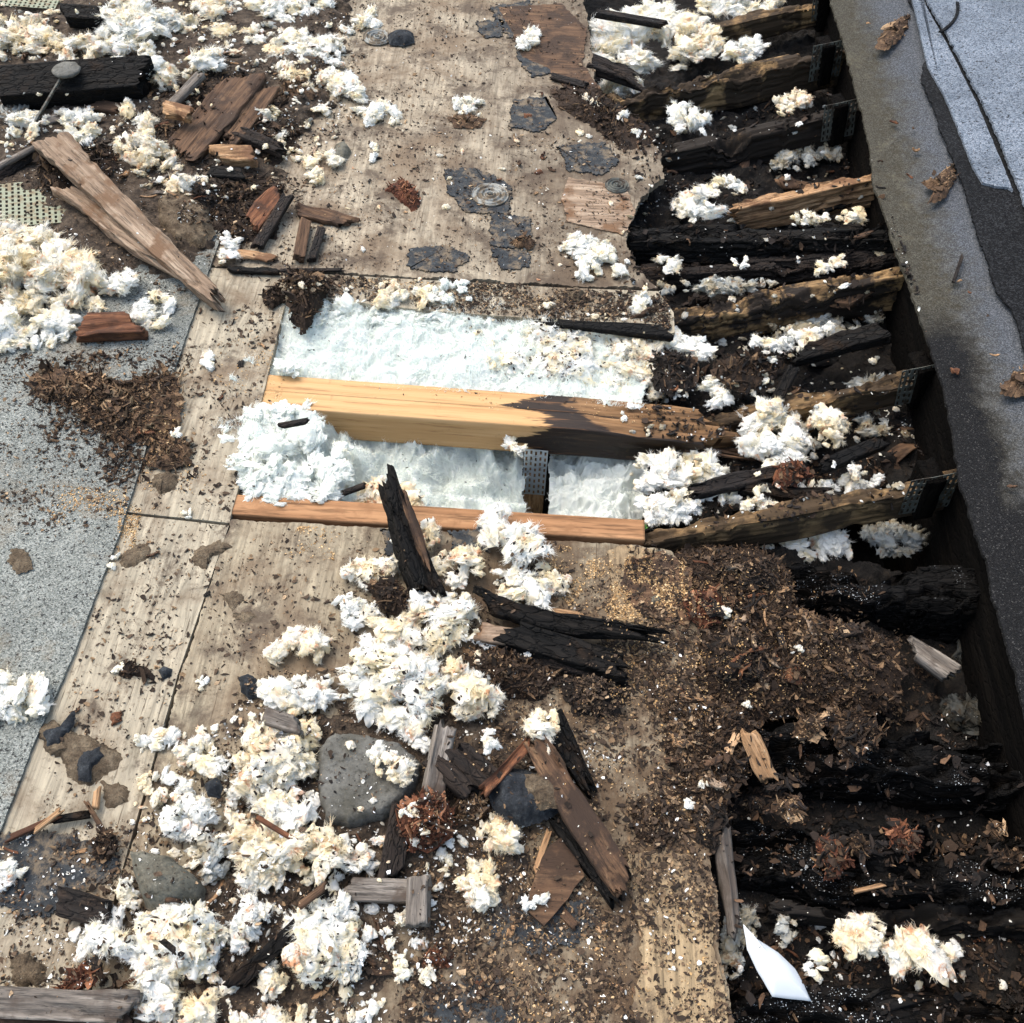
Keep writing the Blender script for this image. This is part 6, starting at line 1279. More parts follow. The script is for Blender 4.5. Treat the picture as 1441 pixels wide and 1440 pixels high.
# ================================================================== INSULATION
TG = 'tufts of loose insulation wool'
TU = [
 # label, poly, z, h, mat, r
 ('cream tuft drift in the top left corner above the black timber', [(-60, 25), (60, 30), (95, 48), (92, 80), (50, 86), (-60, 82)], 0.02, 0.02, 'ic', 12),
 ('broad white tuft right of the broken black wood, top left', [(133, 20), (165, 5), (225, 10), (262, 35), (262, 62), (230, 88), (180, 88), (140, 70), (140, 40)], 0.02, 0.03, 'iw', 13),
 ('cream tuft lying along the top of the black timber', [(70, 62), (130, 52), (150, 70), (142, 88), (80, 88)], 0.03, 0.02, 'ic', 10),
 ('small white tuft on the right end of the black timber', [(168, 88), (200, 80), (222, 92), (212, 116), (185, 122), (168, 110)], 0.055, 0.015, 'iw', 9),
 ('bright white puff above the delaminated board', [(252, 82), (285, 72), (305, 88), (295, 102), (262, 108), (250, 98)], 0.04, 0.03, 'iw', 12),
 ('cream white tuft hanging below the bright puff', [(215, 102), (250, 95), (265, 112), (252, 135), (225, 132), (208, 122)], 0.03, 0.02, 'ic', 9),
 ('ragged greyish tuft field across the top edge, first', [(215, -30), (330, -30), (345, 20), (310, 50), (262, 40), (230, 15)], 0.01, 0.02, 'ic', 9),
 ('ragged whitish tuft field across the top edge, second', [(345, -30), (450, -30), (470, 10), (430, 45), (370, 40), (342, 20)], 0.008, 0.02, 'iw', 9),
 ('peach and cream tuft left of the weathered top plywood', [(300, 45), (360, 40), (400, 55), (400, 95), (350, 92), (305, 72)], 0.01, 0.02, 'ic', 9),
 ('white tufts at the dirt border near the top plywood', [(395, 55), (450, 40), (485, 60), (478, 95), (430, 100), (400, 85)], 0.008, 0.02, 'iw', 9),
 ('cream tufts trailing down the top plywood edge', [(380, 92), (430, 95), (470, 112), (460, 140), (420, 135), (385, 118)], 0.008, 0.02, 'ic', 9),
 ('white trailing tuft along the top plywood edge', [(450, 95), (485, 98), (515, 128), (512, 148), (478, 140), (455, 120)], 0.004, 0.02, 'iw', 8),
 ('yellowish flat tuft above the bay circle, on the plywood', [(500, 130), (540, 148), (572, 168), (555, 176), (515, 172), (498, 155)], 0.004, 0.008, 'iw', 8),
 ('tall white and peach tuft standing left of the delaminated board', [(165, 165), (190, 150), (215, 160), (225, 200), (240, 222), (262, 250), (268, 275), (240, 275), (210, 250), (175, 245), (165, 215), (180, 195)], 0.02, 0.04, 'ic', 13),
 ('small ragged tufts below the black timber', [(82, 162), (110, 155), (142, 162), (140, 195), (115, 212), (95, 195)], 0.02, 0.02, 'iw', 8),
 ('white lint tuft around the nail tip', [(0, 165), (40, 160), (75, 165), (62, 190), (20, 195), (0, 185)], 0.02, 0.02, 'iw', 8),
 ('large cream drift along the left border above the felt', [(-60, 320), (40, 322), (75, 340), (120, 365), (165, 392), (188, 410), (170, 428), (120, 440), (70, 432), (20, 440), (-60, 430)], 0.01, 0.045, 'ic', 15),
 ('white tuft field below the large cream drift', [(-60, 425), (30, 432), (90, 440), (108, 458), (90, 485), (40, 490), (0, 498), (-60, 490)], 0.008, 0.02, 'iw', 11),
 ('lone white tuft right of the red brown slab', [(195, 430), (225, 415), (246, 425), (248, 452), (232, 468), (205, 462)], 0.008, 0.02, 'iw', 10),
 ('bluish white tuft above the red brown slab', [(150, 385), (172, 372), (192, 392), (190, 418), (165, 420)], 0.02, 0.03, 'iw', 10),
 ('white tuft right below the tall peach tuft', [(250, 248), (275, 240), (292, 255), (286, 280), (258, 278)], 0.01, 0.02, 'iw', 8),
 ('white tuft under the tip of the big plank', [(305, 345), (325, 328), (340, 345), (330, 368), (312, 372)], 0.008, 0.02, 'iw', 8),
 ('cream ball tuft right of the delaminated board', [(355, 152), (370, 145), (386, 155), (384, 176), (364, 182), (353, 168)], 0.02, 0.03, 'ic', 11),
 ('cream strand tuft below the cream ball', [(382, 182), (398, 188), (402, 212), (388, 210)], 0.01, 0.01, 'ic', 6),
 ('cream and white tuft at the bend above the bay', [(430, 225), (455, 212), (475, 215), (478, 240), (450, 262), (432, 250)], 0.004, 0.015, 'ic', 8),
 ('small white tuft beside the upper ringed plate', [(498, 30), (520, 18), (535, 20), (530, 38), (505, 48)], 0.002, 0.008, 'iw', 7),
 ('flat white tuft left of the upper ringed plate', [(478, 38), (502, 38), (504, 48), (478, 50)], 0.002, 0.006, 'iw', 6),
 ('two ball white tuft on the black felt remnant', [(735, 42), (762, 42), (766, 54), (755, 74), (735, 70)], 0.004, 0.012, 'iw', 9),
 ('white tuft on the torn veneer, upper plywood', [(628, 154), (652, 134), (680, 142), (664, 162), (648, 164)], 0.004, 0.008, 'iw', 7),
 ('thin upright white tuft at the left of the upper plywood', [(516, 205), (530, 203), (532, 230), (522, 235), (514, 220)], 0.002, 0.006, 'iw', 5),
 ('large ragged white scrap on the plywood above the bay', [(786, 338), (812, 334), (850, 342), (862, 358), (890, 368), (882, 380), (872, 398), (858, 392), (862, 380), (838, 385), (826, 400), (806, 388), (812, 365), (790, 352)], 0.004, 0.006, 'iw', 7),
 ('small white tuft near the thin board over the bay', [(892, 422), (905, 414), (916, 426), (912, 446), (895, 450)], 0.004, 0.008, 'iw', 6),
 ('frayed cream tuft on the heap beside the top hole', [(818, 138), (850, 140), (866, 155), (840, 158)], 0.006, 0.008, 'ic', 6),
 ('small cream tuft right of the frayed one', [(864, 165), (880, 158), (886, 172), (872, 184)], 0.006, 0.010, 'iw', 6),
 ('small white tuft at the notch of the plywood edge', [(882, 190), (905, 182), (908, 195), (890, 198)], 0.006, 0.006, 'iw', 5),
 ('greenish white wool in the topmost open joist bay', [(835, 30), (900, 15), (960, 22), (1000, 45), (995, 85), (965, 108), (915, 112), (880, 140), (850, 140), (845, 100), (835, 70)], -0.08, 0.03, 'iw', 14),
 ('cream matted heap in the topmost open joist bay', [(925, 30), (975, 25), (1010, 50), (1005, 85), (960, 92), (930, 70)], -0.02, 0.02, 'ic', 9),
 ('white wool against the top edge of the picture, right', [(960, -20), (1050, -20), (1108, 5), (1080, 22), (1040, 30), (990, 20)], -0.03, 0.02, 'iw', 11),
 ('frayed white wool on the second joist', [(1005, 65), (1060, 58), (1085, 65), (1050, 88), (1012, 98)], -0.01, 0.01, 'iw', 7),
 ('white wool tuft on the third joist, left part', [(930, 150), (965, 152), (1002, 165), (998, 188), (960, 185), (935, 170)], -0.02, 0.015, 'iw', 9),
 ('dirty cream tuft right of the white one on the third joist', [(1085, 145), (1120, 132), (1144, 128), (1140, 150), (1098, 168)], -0.005, 0.008, 'ic', 6),
 ('white tuft on the fourth joist left end', [(1004, 262), (1022, 246), (1045, 262), (1030, 276), (1008, 274)], -0.005, 0.012, 'iw', 7),
 ('bright flat tuft left of the fourth joist', [(956, 292), (975, 284), (1010, 296), (1030, 308), (1000, 322), (970, 310)], -0.01, 0.02, 'iw', 9),
 ('white tuft lodged on the thick black joist', [(1108, 312), (1130, 298), (1165, 308), (1150, 318), (1120, 320)], 0.01, 0.010, 'iw', 7),
 ('peach and white tuft at the right end of the thick black joist', [(1172, 318), (1185, 302), (1200, 292), (1220, 298), (1208, 318), (1188, 328)], 0.03, 0.012, 'ic', 7),
 ('small bright tuft on the rotten joist centre', [(1032, 366), (1045, 358), (1056, 366), (1048, 380), (1034, 380)], 0.0, 0.010, 'iw', 6),
 ('pair of cream tufts on the rotten joist right', [(1145, 378), (1160, 368), (1185, 360), (1192, 372), (1165, 385), (1148, 386)], 0.02, 0.006, 'ic', 5),
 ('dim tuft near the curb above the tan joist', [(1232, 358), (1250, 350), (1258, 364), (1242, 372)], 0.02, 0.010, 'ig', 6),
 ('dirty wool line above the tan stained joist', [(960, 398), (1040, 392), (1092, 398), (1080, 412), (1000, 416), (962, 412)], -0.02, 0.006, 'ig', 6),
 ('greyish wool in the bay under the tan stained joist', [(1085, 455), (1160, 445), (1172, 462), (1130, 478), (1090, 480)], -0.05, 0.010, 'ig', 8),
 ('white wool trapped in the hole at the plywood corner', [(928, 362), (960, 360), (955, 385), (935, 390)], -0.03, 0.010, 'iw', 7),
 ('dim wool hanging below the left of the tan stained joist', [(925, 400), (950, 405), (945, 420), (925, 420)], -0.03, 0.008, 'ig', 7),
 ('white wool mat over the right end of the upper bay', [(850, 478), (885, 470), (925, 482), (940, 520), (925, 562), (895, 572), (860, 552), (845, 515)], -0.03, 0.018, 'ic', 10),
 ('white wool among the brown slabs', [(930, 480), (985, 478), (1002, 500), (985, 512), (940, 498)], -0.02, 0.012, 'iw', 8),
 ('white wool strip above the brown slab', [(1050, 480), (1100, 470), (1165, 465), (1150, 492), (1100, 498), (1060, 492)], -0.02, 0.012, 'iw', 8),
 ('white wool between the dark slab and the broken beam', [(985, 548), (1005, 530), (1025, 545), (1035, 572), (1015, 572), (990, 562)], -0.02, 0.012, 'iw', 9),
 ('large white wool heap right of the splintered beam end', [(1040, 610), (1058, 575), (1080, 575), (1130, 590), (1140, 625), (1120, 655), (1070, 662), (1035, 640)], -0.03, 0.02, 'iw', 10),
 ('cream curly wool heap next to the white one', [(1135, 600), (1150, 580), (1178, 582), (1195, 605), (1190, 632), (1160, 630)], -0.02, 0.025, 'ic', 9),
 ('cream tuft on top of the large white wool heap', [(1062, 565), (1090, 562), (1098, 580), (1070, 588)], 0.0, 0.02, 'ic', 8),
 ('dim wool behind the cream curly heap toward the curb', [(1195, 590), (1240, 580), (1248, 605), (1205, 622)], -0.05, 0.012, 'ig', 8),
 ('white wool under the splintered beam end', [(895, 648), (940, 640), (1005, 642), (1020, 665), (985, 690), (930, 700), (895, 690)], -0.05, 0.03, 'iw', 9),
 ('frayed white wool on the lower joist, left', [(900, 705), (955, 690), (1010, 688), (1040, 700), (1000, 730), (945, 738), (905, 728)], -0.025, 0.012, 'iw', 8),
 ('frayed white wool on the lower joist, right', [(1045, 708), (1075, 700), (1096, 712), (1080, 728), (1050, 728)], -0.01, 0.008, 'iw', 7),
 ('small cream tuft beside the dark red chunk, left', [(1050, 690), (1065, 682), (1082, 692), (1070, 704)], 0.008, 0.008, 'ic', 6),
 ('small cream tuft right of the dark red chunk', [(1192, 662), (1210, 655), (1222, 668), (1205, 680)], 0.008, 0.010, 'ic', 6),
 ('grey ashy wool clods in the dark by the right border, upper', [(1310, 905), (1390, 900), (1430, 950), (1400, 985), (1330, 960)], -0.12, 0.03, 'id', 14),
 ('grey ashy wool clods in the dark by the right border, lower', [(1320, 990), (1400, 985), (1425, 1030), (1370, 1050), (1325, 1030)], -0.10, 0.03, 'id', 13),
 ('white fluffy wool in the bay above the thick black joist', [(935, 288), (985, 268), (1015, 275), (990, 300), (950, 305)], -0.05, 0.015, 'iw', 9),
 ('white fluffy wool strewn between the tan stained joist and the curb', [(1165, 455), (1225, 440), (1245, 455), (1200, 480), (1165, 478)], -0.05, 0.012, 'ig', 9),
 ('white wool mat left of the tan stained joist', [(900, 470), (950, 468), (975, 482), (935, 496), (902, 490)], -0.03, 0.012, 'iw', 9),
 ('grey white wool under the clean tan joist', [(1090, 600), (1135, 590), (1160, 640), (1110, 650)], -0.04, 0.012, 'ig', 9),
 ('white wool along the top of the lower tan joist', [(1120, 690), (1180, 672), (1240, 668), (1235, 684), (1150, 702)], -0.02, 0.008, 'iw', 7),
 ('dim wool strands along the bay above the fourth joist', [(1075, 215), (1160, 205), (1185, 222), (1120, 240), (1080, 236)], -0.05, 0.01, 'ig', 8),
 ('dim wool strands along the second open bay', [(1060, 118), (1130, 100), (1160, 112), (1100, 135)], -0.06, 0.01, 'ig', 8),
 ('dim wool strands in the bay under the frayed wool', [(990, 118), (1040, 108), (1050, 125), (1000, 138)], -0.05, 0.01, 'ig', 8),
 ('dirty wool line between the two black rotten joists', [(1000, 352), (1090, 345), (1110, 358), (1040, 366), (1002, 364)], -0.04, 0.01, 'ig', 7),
 ('greyish wool scraps deep behind the cream curly heap', [(1200, 540), (1255, 528), (1262, 552), (1210, 565)], -0.06, 0.01, 'ig', 8),
 ('white dot tuft on the black stick near the curb', [(1164, 648), (1175, 644), (1177, 656), (1167, 660)], 0.025, 0.006, 'iw', 5),
 ('white dot tuft below the small cream one, right bays', [(1170, 692), (1182, 688), (1184, 702), (1173, 703)], 0.012, 0.006, 'iw', 5),
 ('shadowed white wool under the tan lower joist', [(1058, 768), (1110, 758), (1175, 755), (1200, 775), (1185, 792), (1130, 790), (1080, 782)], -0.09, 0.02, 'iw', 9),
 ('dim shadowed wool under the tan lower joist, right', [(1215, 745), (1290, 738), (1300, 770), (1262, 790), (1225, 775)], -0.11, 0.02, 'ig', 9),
 ('white wool scrap above the charred logs under the white clump', [(650, 892), (675, 888), (702, 906), (692, 914), (660, 902)], 0.015, 0.008, 'iw', 6),
 ('tall bright white clump standing over the chord', [(668, 735), (690, 722), (722, 722), (740, 745), (765, 780), (768, 805), (745, 812), (720, 800), (700, 775), (685, 755)], 0.02, 0.05, 'iw', 14),
 ('white frayed clump below the tall bright one', [(695, 805), (735, 800), (770, 815), (772, 845), (745, 862), (712, 848), (698, 830)], 0.012, 0.04, 'iw', 12),
 ('greyish wool roll right of the white clump', [(752, 792), (785, 800), (812, 828), (808, 840), (780, 835), (755, 815)], 0.008, 0.02, 'ic', 9),
 ('peach cream wool strand left of the white clump', [(608, 785), (640, 772), (675, 780), (692, 800), (680, 815), (640, 808), (612, 812)], 0.02, 0.025, 'ic', 10),
 ('peach strand hanging down right of the leaning stick', [(628, 812), (645, 808), (655, 830), (672, 845), (655, 850), (635, 838)], 0.02, 0.015, 'ic', 7),
 ('white tuft behind the leaning stick on the chord', [(548, 752), (565, 745), (575, 762), (562, 775)], 0.01, 0.008, 'iw', 6),
 ('small cream tuft right of the leaning stick on the chord', [(592, 742), (612, 738), (620, 765), (605, 780), (592, 765)], 0.01, 0.012, 'ic', 7),
 ('cream tuft with brown slab, left of the leaning stick', [(478, 802), (510, 792), (548, 785), (575, 795), (565, 818), (530, 835), (490, 822)], 0.008, 0.02, 'ic', 9),
 ('white tuft arc below the cream one, left of the leaning stick', [(475, 842), (505, 835), (535, 850), (525, 880), (500, 888), (478, 870)], 0.008, 0.02, 'iw', 10),
 ('bright white tuft right beneath the leaning stick', [(578, 848), (600, 838), (640, 842), (672, 860), (668, 890), (640, 905), (600, 895), (580, 872)], 0.015, 0.04, 'iw', 12),
 ('cream white tuft body in the middle of the lower circle', [(520, 880), (565, 868), (610, 890), (640, 915), (600, 930), (560, 920), (525, 905)], 0.012, 0.035, 'ic', 11),
 ('large white mass flowing down left of the grey stone', [(478, 905), (520, 905), (580, 928), (622, 955), (628, 1000), (605, 1025), (600, 1062), (582, 1050), (560, 1020), (520, 1000), (490, 960)], 0.015, 0.05, 'iw', 14),
 ('cream peach tuft right of the large white mass', [(632, 935), (670, 945), (702, 975), (700, 1005), (672, 1022), (645, 1015), (632, 980)], 0.015, 0.03, 'ic', 11),
 ('white cream tuft above the long broken stick', [(732, 1018), (760, 1005), (788, 1012), (785, 1045), (765, 1062), (748, 1040)], 0.055, 0.02, 'ic', 10),
 ('small white tuft on the ribbed plank', [(676, 1040), (692, 1028), (706, 1045), (694, 1062), (680, 1056)], 0.05, 0.010, 'iw', 7),
 ('ragged cream tuft on the flat grey stone', [(515, 1058), (532, 1048), (550, 1062), (575, 1068), (588, 1092), (572, 1108), (545, 1098), (525, 1085)], 0.038, 0.012, 'ic', 7),
 ('bluish white tuft at the left border on the felt edge', [(-40, 958), (30, 946), (68, 950), (78, 975), (70, 1000), (35, 1010), (-40, 1012)], 0.008, 0.025, 'iw', 13),
 ('white tuft above the dark lump, left of the circle bottom', [(382, 908), (415, 890), (445, 895), (462, 915), (440, 940), (400, 945), (382, 930)], 0.01, 0.03, 'ic', 11),
 ('white frayed tuft left of the large white mass', [(345, 985), (370, 968), (420, 955), (465, 955), (475, 985), (440, 1000), (390, 1000), (350, 1018)], 0.012, 0.035, 'iw', 11),
 ('bluish white small tufts on the plywood, left of the cream heap', [(192, 1042), (215, 1032), (245, 1022), (262, 1045), (255, 1062), (225, 1060)], 0.004, 0.010, 'iw', 9),
 ('bluish white tufts right of the small ones', [(248, 1050), (285, 1045), (318, 1072), (322, 1095), (295, 1092), (262, 1080)], 0.006, 0.015, 'iw', 10),
 ('upright white tuft above the boulder', [(232, 1088), (250, 1080), (262, 1110), (275, 1130), (262, 1165), (250, 1195), (228, 1200), (228, 1160), (235, 1130)], 0.01, 0.03, 'iw', 11),
 ('cream edge tuft left of the upright white tuft', [(198, 1098), (222, 1082), (236, 1100), (234, 1130), (212, 1125)], 0.005, 0.015, 'ic', 8),
 ('pinkish white tuft right of the upright white tuft', [(262, 1132), (285, 1122), (300, 1145), (292, 1172), (268, 1178)], 0.01, 0.03, 'iw', 10),
 ('cream and orange heap left of the flat grey stone', [(340, 1030), (380, 1018), (430, 1025), (445, 1060), (438, 1110), (400, 1120), (350, 1108), (330, 1080), (345, 1055)], 0.012, 0.04, 'ic', 12),
 ('white sweep below the cream and orange heap', [(358, 1108), (400, 1118), (440, 1148), (450, 1175), (420, 1185), (380, 1165), (358, 1140)], 0.012, 0.04, 'iw', 12),
 ('yellow cream strand tuft above the white sweep, left', [(322, 1110), (345, 1090), (365, 1100), (355, 1140), (340, 1165), (325, 1150)], 0.012, 0.035, 'ic', 10),
 ('big cream heap below the flat grey stone', [(318, 1175), (360, 1165), (420, 1180), (470, 1170), (500, 1190), (495, 1225), (450, 1240), (400, 1235), (350, 1258), (322, 1235)], 0.012, 0.045, 'ic', 13),
 ('white tuft between boulder and the big cream heap', [(275, 1190), (305, 1178), (322, 1205), (318, 1240), (295, 1232)], 0.01, 0.03, 'ig', 10),
 ('long white drift below the boulder, left half', [(100, 1318), (140, 1300), (175, 1290), (200, 1310), (205, 1345), (175, 1362), (130, 1350), (105, 1335)], 0.012, 0.035, 'iw', 13),
 ('long white drift below the boulder, right half', [(195, 1295), (240, 1285), (300, 1278), (322, 1300), (318, 1345), (285, 1375), (240, 1378), (205, 1350)], 0.012, 0.04, 'iw', 13),
 ('white drift corner between the dark stick and the boulder', [(322, 1278), (365, 1262), (388, 1285), (378, 1312), (350, 1318), (340, 1352), (325, 1330)], 0.012, 0.035, 'iw', 11),
 ('cream white tuft between boulder drift and bottom border', [(195, 1372), (240, 1375), (262, 1385), (245, 1430), (215, 1442), (195, 1410)], 0.01, 0.03, 'iw', 11),
 ('white cream tuft mass right of the buried dark stick', [(405, 1300), (440, 1275), (480, 1262), (515, 1290), (528, 1335), (500, 1375), (440, 1390), (402, 1370), (398, 1330)], 0.012, 0.04, 'iw', 11),
 ('cream tuft below the mass right of the buried stick', [(372, 1345), (400, 1375), (400, 1410), (378, 1415), (365, 1385)], 0.01, 0.02, 'ic', 9),
 ('cream tufts on the bottom border, centre left', [(260, 1398), (300, 1395), (312, 1440), (300, 1480), (250, 1480)], 0.01, 0.025, 'ic', 9),
 ('peach cream tufts on the bottom border, centre', [(318, 1432), (370, 1422), (440, 1430), (450, 1480), (320, 1480)], 0.01, 0.025, 'ic', 9),
 ('white tuft between crossing board and buried stick', [(440, 1225), (475, 1235), (478, 1258), (448, 1265), (430, 1248)], 0.01, 0.03, 'iw', 9),
 ('frayed cream white clump left of the felt flap', [(668, 1165), (690, 1150), (712, 1150), (722, 1172), (745, 1165), (738, 1195), (715, 1208), (682, 1200)], 0.012, 0.03, 'ic', 10),
 ('peach cream lower half of the clump left of the felt flap', [(635, 1215), (660, 1202), (695, 1222), (702, 1260), (690, 1285), (665, 1275), (652, 1245)], 0.010, 0.025, 'ic', 9),
 ('white frayed tuft at the upper left of the felt flap clump', [(628, 1185), (648, 1172), (655, 1190), (640, 1205)], 0.01, 0.015, 'iw', 7),
 ('small white tuft on the brown plywood offcut', [(728, 1272), (750, 1262), (770, 1258), (768, 1278), (740, 1282)], 0.018, 0.008, 'iw', 6),
 ('small cream tuft above the crossing board, centre', [(505, 1200), (530, 1192), (538, 1215), (522, 1232), (505, 1225)], 0.012, 0.02, 'ic', 8),
 ('cream tuft beside the short pale grey block', [(555, 1285), (572, 1275), (575, 1302), (560, 1310)], 0.008, 0.012, 'ic', 7),
 ('white tuft below the crossing board, left', [(535, 1312), (550, 1308), (555, 1332), (540, 1340)], 0.006, 0.012, 'iw', 7),
 ('white streak tuft near the bottom black felt', [(555, 1362), (570, 1358), (572, 1385), (560, 1408), (552, 1390)], 0.006, 0.010, 'iw', 7),
 ('small white tuft right of the white streak tuft', [(552, 1345), (575, 1338), (578, 1352), (560, 1360)], 0.006, 0.008, 'iw', 6),
 ('cream tuft left of the dark red slab, bottom', [(590, 1362), (610, 1360), (614, 1380), (595, 1385)], 0.006, 0.010, 'ic', 7),
 ('white tuft on the bottom border left of the black felt', [(505, 1418), (525, 1412), (530, 1430), (510, 1440)], 0.006, 0.012, 'iw', 8),
 ('white tuft at the left border above the black felt remnant', [(-30, 1212), (20, 1212), (36, 1225), (20, 1245), (-30, 1242)], 0.008, 0.015, 'iw', 9),
 ('white tuft touching the left side of the boulder', [(160, 1238), (178, 1228), (190, 1250), (200, 1275), (185, 1275), (168, 1255)], 0.006, 0.012, 'iw', 7),
 ('long cream and white clump in the dark lower right', [(1172, 1318), (1185, 1298), (1210, 1286), (1235, 1305), (1262, 1318), (1300, 1312), (1340, 1322), (1342, 1345), (1318, 1362), (1300, 1378), (1262, 1362), (1225, 1340), (1205, 1352)], -0.02, 0.03, 'ic', 12),
 ('small cream tuft left of the long clump, lower right', [(1132, 1362), (1148, 1345), (1168, 1352), (1170, 1372), (1140, 1376)], -0.03, 0.02, 'iw', 8),
 ('greyish frayed wool above the plastic scrap', [(1092, 1290), (1112, 1286), (1122, 1315), (1110, 1328), (1095, 1318)], -0.05, 0.012, 'ig', 7),
 ('yellowish dirty wool strip at the torn plywood edge', [(1020, 1300), (1045, 1268), (1068, 1300), (1050, 1330), (1040, 1380), (1015, 1372)], -0.06, 0.015, 'ig', 7),
 ('small white tuft on the tawny rot heap', [(984, 1105), (1005, 1098), (1008, 1110), (990, 1114)], 0.015, 0.006, 'iw', 5),
 ('tiny white tuft left below the one on the tawny heap', [(964, 1130), (980, 1124), (980, 1134), (966, 1138)], 0.010, 0.005, 'iw', 4),
 ('white strand tuft in the great rot heap', [(1012, 860), (1022, 852), (1036, 870), (1030, 875)], 0.022, 0.004, 'iw', 4),
 ('white curl tuft low in the great rot heap', [(1108, 918), (1120, 908), (1132, 914), (1118, 922)], 0.020, 0.004, 'iw', 4),
 ('white thread tuft near the circle bottom in the rot', [(1038, 990), (1055, 988), (1054, 998), (1040, 1000)], 0.012, 0.004, 'iw', 4),
 ('white tuft pressed to the plywood left of the red line', [(282, 502), (300, 500), (300, 520), (284, 524)], 0.002, 0.006, 'iw', 6),
 ('small white tuft beside the olive mud pad', [(154, 782), (165, 776), (172, 790), (162, 800), (153, 794)], 0.002, 0.008, 'iw', 6),
 ('tiny white tuft at the plywood seam', [(256, 722), (268, 718), (270, 728), (260, 732)], 0.002, 0.004, 'iw', 4),
 ('white puff on the pale plywood near the bark flake', [(162, 930), (174, 928), (176, 942), (164, 944)], 0.002, 0.006, 'iw', 5),
 ('small white puff above the bluish tufts', [(276, 960), (290, 950), (294, 964), (284, 978)], 0.002, 0.006, 'iw', 5),
 ('white tuft at the rim of the felt by the rot pile', [(240, 608), (252, 604), (256, 616), (244, 618)], 0.02, 0.006, 'iw', 4),
]
# wool filling the two halves of the open bay
BU = [(396, 424), (440, 412), (520, 416), (600, 421), (700, 436), (800, 448), (860, 466), (905, 476), (920, 520), (900, 585), (800, 575), (620, 560), (380, 550), (380, 500)]
BL = [(345, 560), (420, 560), (480, 580), (738, 595), (738, 738), (600, 740), (470, 730), (328, 718), (318, 650)]
BR_ = [(772, 600), (880, 610), (905, 690), (900, 750), (830, 756), (772, 745)]
MT['imb'] = insul('mint insulation blanket', (0.89, 0.93, 0.89), (0.89, 0.90, 0.82), (0.82, 0.78, 0.62), 0.0)
def blanket(label, poly, z, amp, slope=None, nf=45000):
    res = 0.0016
    w = wpoly(poly, z); lo, hi = w.min(0), w.max(0)
    nx, ny = int((hi[0]-lo[0])/res)+2, int((hi[1]-lo[1])/res)+2
    X, Y = np.meshgrid(np.linspace(lo[0], hi[0], nx), np.linspace(lo[1], hi[1], ny))
    q = np.c_[X.ravel(), Y.ravel()]; ins = in_poly(q, w.tolist())
    f3 = np.c_[q, np.full(len(q), z)]
    wp = f3 + (np.stack([fbm(f3*16, 3), fbm(f3*16+9, 3), fbm(f3*16+19, 3)], -1)-0.5)*0.07
    h = (fbm(wp*15, 2)*2-1)*amp*1.5 + (0.5-billow(wp*20+3, 3, 0.5))*amp*1.3 + (fbm(wp*70, 3, 0.65)-0.5)*0.013 + np.clip(vn(wp*110)-0.5, 0, 1)*0.016 + (vn(wp*250)-0.5)*0.004
    if slope is not None: h = h + slope(q[:, 0], q[:, 1])
    V = np.c_[q, z+h]
    V[:, :2] += np.c_[fbm(wp*60, 2)-0.5, fbm(wp*60+7, 2)-0.5]*0.012
    Fq = grid_faces(ny, nx); Fq = Fq[ins[Fq].all(1)]
    used = np.unique(Fq); mp = np.zeros(len(V), int); mp[used] = np.arange(len(used)); V = V[used]
    idx = RNG.integers(0, len(V), nf)
    gv = np.stack([vn(V[idx]*35+3), vn(V[idx]*35+13), vn(V[idx]*35+23)*0.4], -1)*2-1; gv[:, 2] = np.abs(gv[:, 2])
    Fv, Ff, _ = fibres_np(V[idx], gv+np.array([0, 0, 0.35])+RNG.normal(size=(nf, 3))*0.3, 0.005+0.016*RNG.random(nf)**2, 0.00025+0.0004*RNG.random(nf), 0.8)
    Q = np.vstack([mp[Fq], Ff[0]+len(V)])
    o = link('insulation_blanket', mesh_np('insulation_blanket', np.vstack([V, Fv]), [Q], MT['imb'])); tag(o, label, 'insulation blanket'); return o
blanket('white mint wool blanket filling the upper half of the bay', BU, -0.022, 0.014)
blanket('white mint wool blanket filling the lower half of the bay', BL, -0.10, 0.040, slope=lambda x, y: 0.066*np.clip((P(520, 650)[0]-x)/0.12, 0, 1) - 0.02*np.clip((x-P(560, 650)[0])/0.15, 0, 1))
blanket('greyish wool blanket right of the upright web', BR_, -0.135, 0.040, nf=4000)
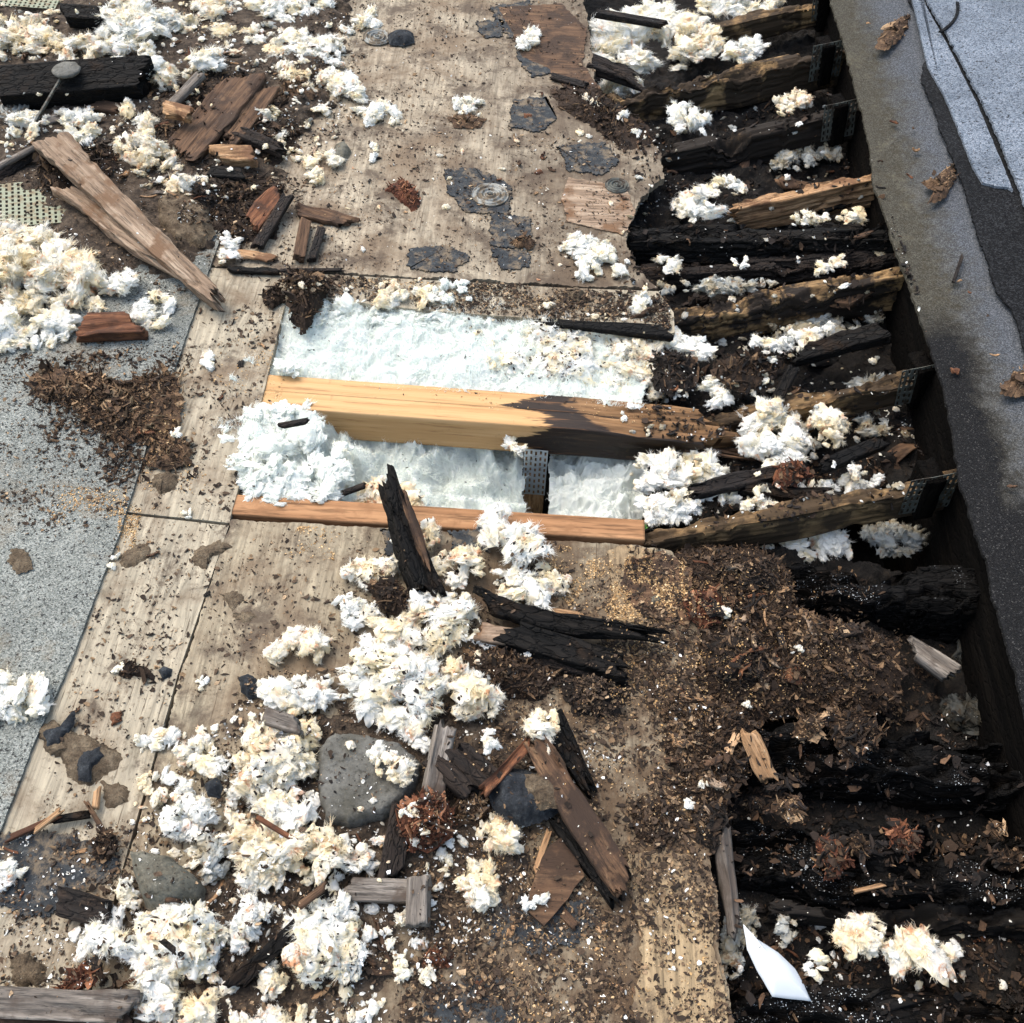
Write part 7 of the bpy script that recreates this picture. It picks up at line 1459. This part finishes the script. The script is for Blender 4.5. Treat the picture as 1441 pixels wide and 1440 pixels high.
TU += [
 ('mint white wool billows along the top rim of the bay', [(410, 432), (480, 420), (600, 428), (700, 440), (690, 465), (560, 455), (420, 462)], -0.018, 0.006, 'im', 9),
 ('cream tinged wool in the right part of the upper bay', [(720, 452), (790, 458), (850, 480), (850, 530), (780, 545), (710, 520)], -0.026, 0.006, 'iw', 15),
 ('pinkish white tuft over the left end of the orange beam', [(388, 512), (410, 500), (428, 520), (410, 535), (392, 530)], 0.002, 0.010, 'im', 8),
 ('white tufts on the plywood rim above the bay, right', [(600, 408), (630, 400), (655, 398), (660, 425), (620, 430), (600, 425)], 0.002, 0.012, 'im', 8),
 ('cream tufts on the plywood rim above the bay, left', [(530, 412), (560, 402), (575, 415), (570, 430), (535, 432)], 0.002, 0.010, 'ic', 8),
 ('peach tuft on the plywood rim between its neighbours', [(585, 400), (610, 408), (618, 432), (596, 436)], 0.004, 0.012, 'ic', 9),
 ('white heaped wool overflowing the left end of the lower bay', [(322, 625), (340, 590), (385, 572), (430, 578), (470, 605), (500, 640), (485, 700), (440, 716), (345, 712), (325, 670)], -0.012, 0.012, 'im', 11),
 ('pinkish white wool rim of the lower bay by the beam', [(340, 580), (372, 568), (420, 574), (415, 592), (360, 600)], 0.006, 0.012, 'im', 9),
 ('wisps of wool hanging against the steel plate', [(706, 622), (726, 612), (738, 628), (734, 650), (716, 650)], -0.04, 0.012, 'iw', 7),
 ('yellow white wool at the foot of the leaning stick in the bay', [(500, 690), (530, 680), (600, 700), (610, 725), (520, 722)], -0.025, 0.012, 'ic', 9),
]
for (lab, poly, z, h, mt, r) in TU:
    nm = 'insulation_tuft'
    tuft(lab, poly, z, h, mt, r, cat='insulation tuft')

refresh()
# small loose tufts strewn in each debris field
tmpl = {}
for mt in ('iw', 'ic', 'ig'):
    tmpl[mt] = []
    for k in range(7):
        n = 3 + k % 4
        C = RNG.normal(size=(n, 3))*np.array([0.9, 0.7, 0.25]); C[:, 2] = np.abs(C[:, 2])
        tmpl[mt].append(lumps_mesh('insulation_tuft', C*0.008, 0.006*(0.6+0.8*RNG.random(n)), mt, 0.03))
FIELDS = [
 ('small tuft scattered in the upper left debris', 'small tufts scattered over the upper left debris', [(0, 0), (430, 0), (500, 60), (470, 200), (380, 260), (260, 300), (180, 250), (60, 200), (0, 240)], 60, 0.028, ['ic', 'iw', 'ic', 'ig'], (0.5, 1.5)),
 ('small tuft scattered in the lower left debris', 'small tufts scattered over the lower left debris', [(190, 1030), (470, 960), (560, 1100), (640, 1200), (600, 1340), (520, 1440), (200, 1440), (180, 1260)], 42, 0.016, ['iw', 'ic', 'iw'], (0.5, 1.3)),
 ('tiny tuft speck lying on the upper plywood', 'tiny tufts on the upper plywood', [(480, 120), (700, 150), (880, 200), (900, 420), (500, 400), (480, 240)], 12, 0.003, ['iw', 'ic'], (0.22, 0.5)),
 ('small tuft fragment caught on the open joists', 'tuft fragments caught on the open joists', [(900, 150), (1180, 120), (1250, 450), (1300, 700), (900, 740), (860, 500)], 18, 0.0, ['iw', 'ig', 'ig', 'ic'], (0.3, 0.9)),
 ('tiny tuft speck lying on the lower deck', 'tiny tufts on the lower deck', [(640, 760), (960, 800), (990, 1440), (560, 1440), (640, 1200)], 6, 0.004, ['iw', 'ic'], (0.25, 0.7)),
]
for (lab, grp, poly, n, z, mts, sc) in FIELDS:
    for (x, y) in rand_in(poly, n):
        me = tmpl[mts[RNG.integers(len(mts))]][RNG.integers(7)]
        hp = rest(x, y)
        if hp is None: continue
        o = link('insulation_tuft', me); o.location = tuple(hp[0])
        s = sc[0] + (sc[1]-sc[0])*RNG.random()**1.4; o.scale = (s, s*(0.7+0.6*RNG.random()), s*0.8)
        o.rotation_euler = (RNG.normal()*0.2, RNG.normal()*0.2, RNG.random()*6.28)
        tag(o, lab, 'insulation tuft', grp)

# wool crumbs too many to count
for mt, zones in (('ic', [(FIELDS[0][2], 260, 0.02), (FIELDS[1][2], 150, 0.012), (FIELDS[2][2], 30, 0.002), ([(400, 405), (700, 425), (880, 455), (880, 435), (600, 395), (420, 395)], 40, 0.002), ([(640, 440), (900, 470), (900, 550), (700, 530)], 60, -0.005)]),
                  ('ig', [(FIELDS[3][2], 240, -0.03), (FIELDS[0][2], 120, 0.015)]), ('iw', [(FIELDS[3][2], 120, -0.02), (FIELDS[1][2], 110, 0.012), (FIELDS[0][2], 170, 0.02), ([(1040, 1300), (1441, 1300), (1441, 1440), (1040, 1440)], 30, -0.07)])):
    C, R = [], []
    for poly, n, z in zones:
        for (x, y) in rand_in(poly, n):
            hp = rest(x, y, 0.2)
            if hp is None: continue
            p = np.array(hp[0][:]); r_ = 0.0025+0.006*RNG.random()**2; p[2] += r_*0.4; C.append(p); R.append(r_)
    o = link('insulation_crumbs', lumps_mesh('insulation_crumbs', np.array(C), R, mt, 1.0)); tag(o, 'countless %s wool crumbs strewn between the larger tufts' % {'ic': 'cream', 'ig': 'greyish', 'iw': 'white'}[mt], 'wool crumbs', kind='stuff')


refresh()
scatter('lint', 'white insulation lint specks scattered over debris', 'lint', [
    (UL, 2600, 0.002), (UP, 300), (LL, 2600, 0.002), (RB, 1300, 0.002), ([(640, 800), (990, 850), (1000, 1440), (600, 1440)], 500), (LR, 500)], 'lint', 0.0026, (1.0, 3.5), 0.6)
scatter('debris_specks', 'dark specks of rot lying on the white wool', 'rot specks', [
    ([(640, 440), (900, 470), (900, 550), (700, 530)], 420), (BU, 200), (BL, 130),
    ([(480, 800), (800, 740), (820, 850), (620, 1040), (480, 960)], 600), ([(190, 1080), (500, 1000), (520, 1380), (120, 1350)], 1000), (UL, 700)], 'blackcrumb', 0.0032, (1.2, 5), 0.4)
scatter('debris_specks', 'brown flecks of wood caught on the wool', 'wood flecks', [
    ([(640, 440), (900, 470), (900, 550), (700, 530)], 150), (LL, 900), (UL, 900), ([(480, 800), (800, 740), (820, 850), (620, 1040), (480, 960)], 250)], 'crumb', 0.0042, (1.2, 5), 0.4)
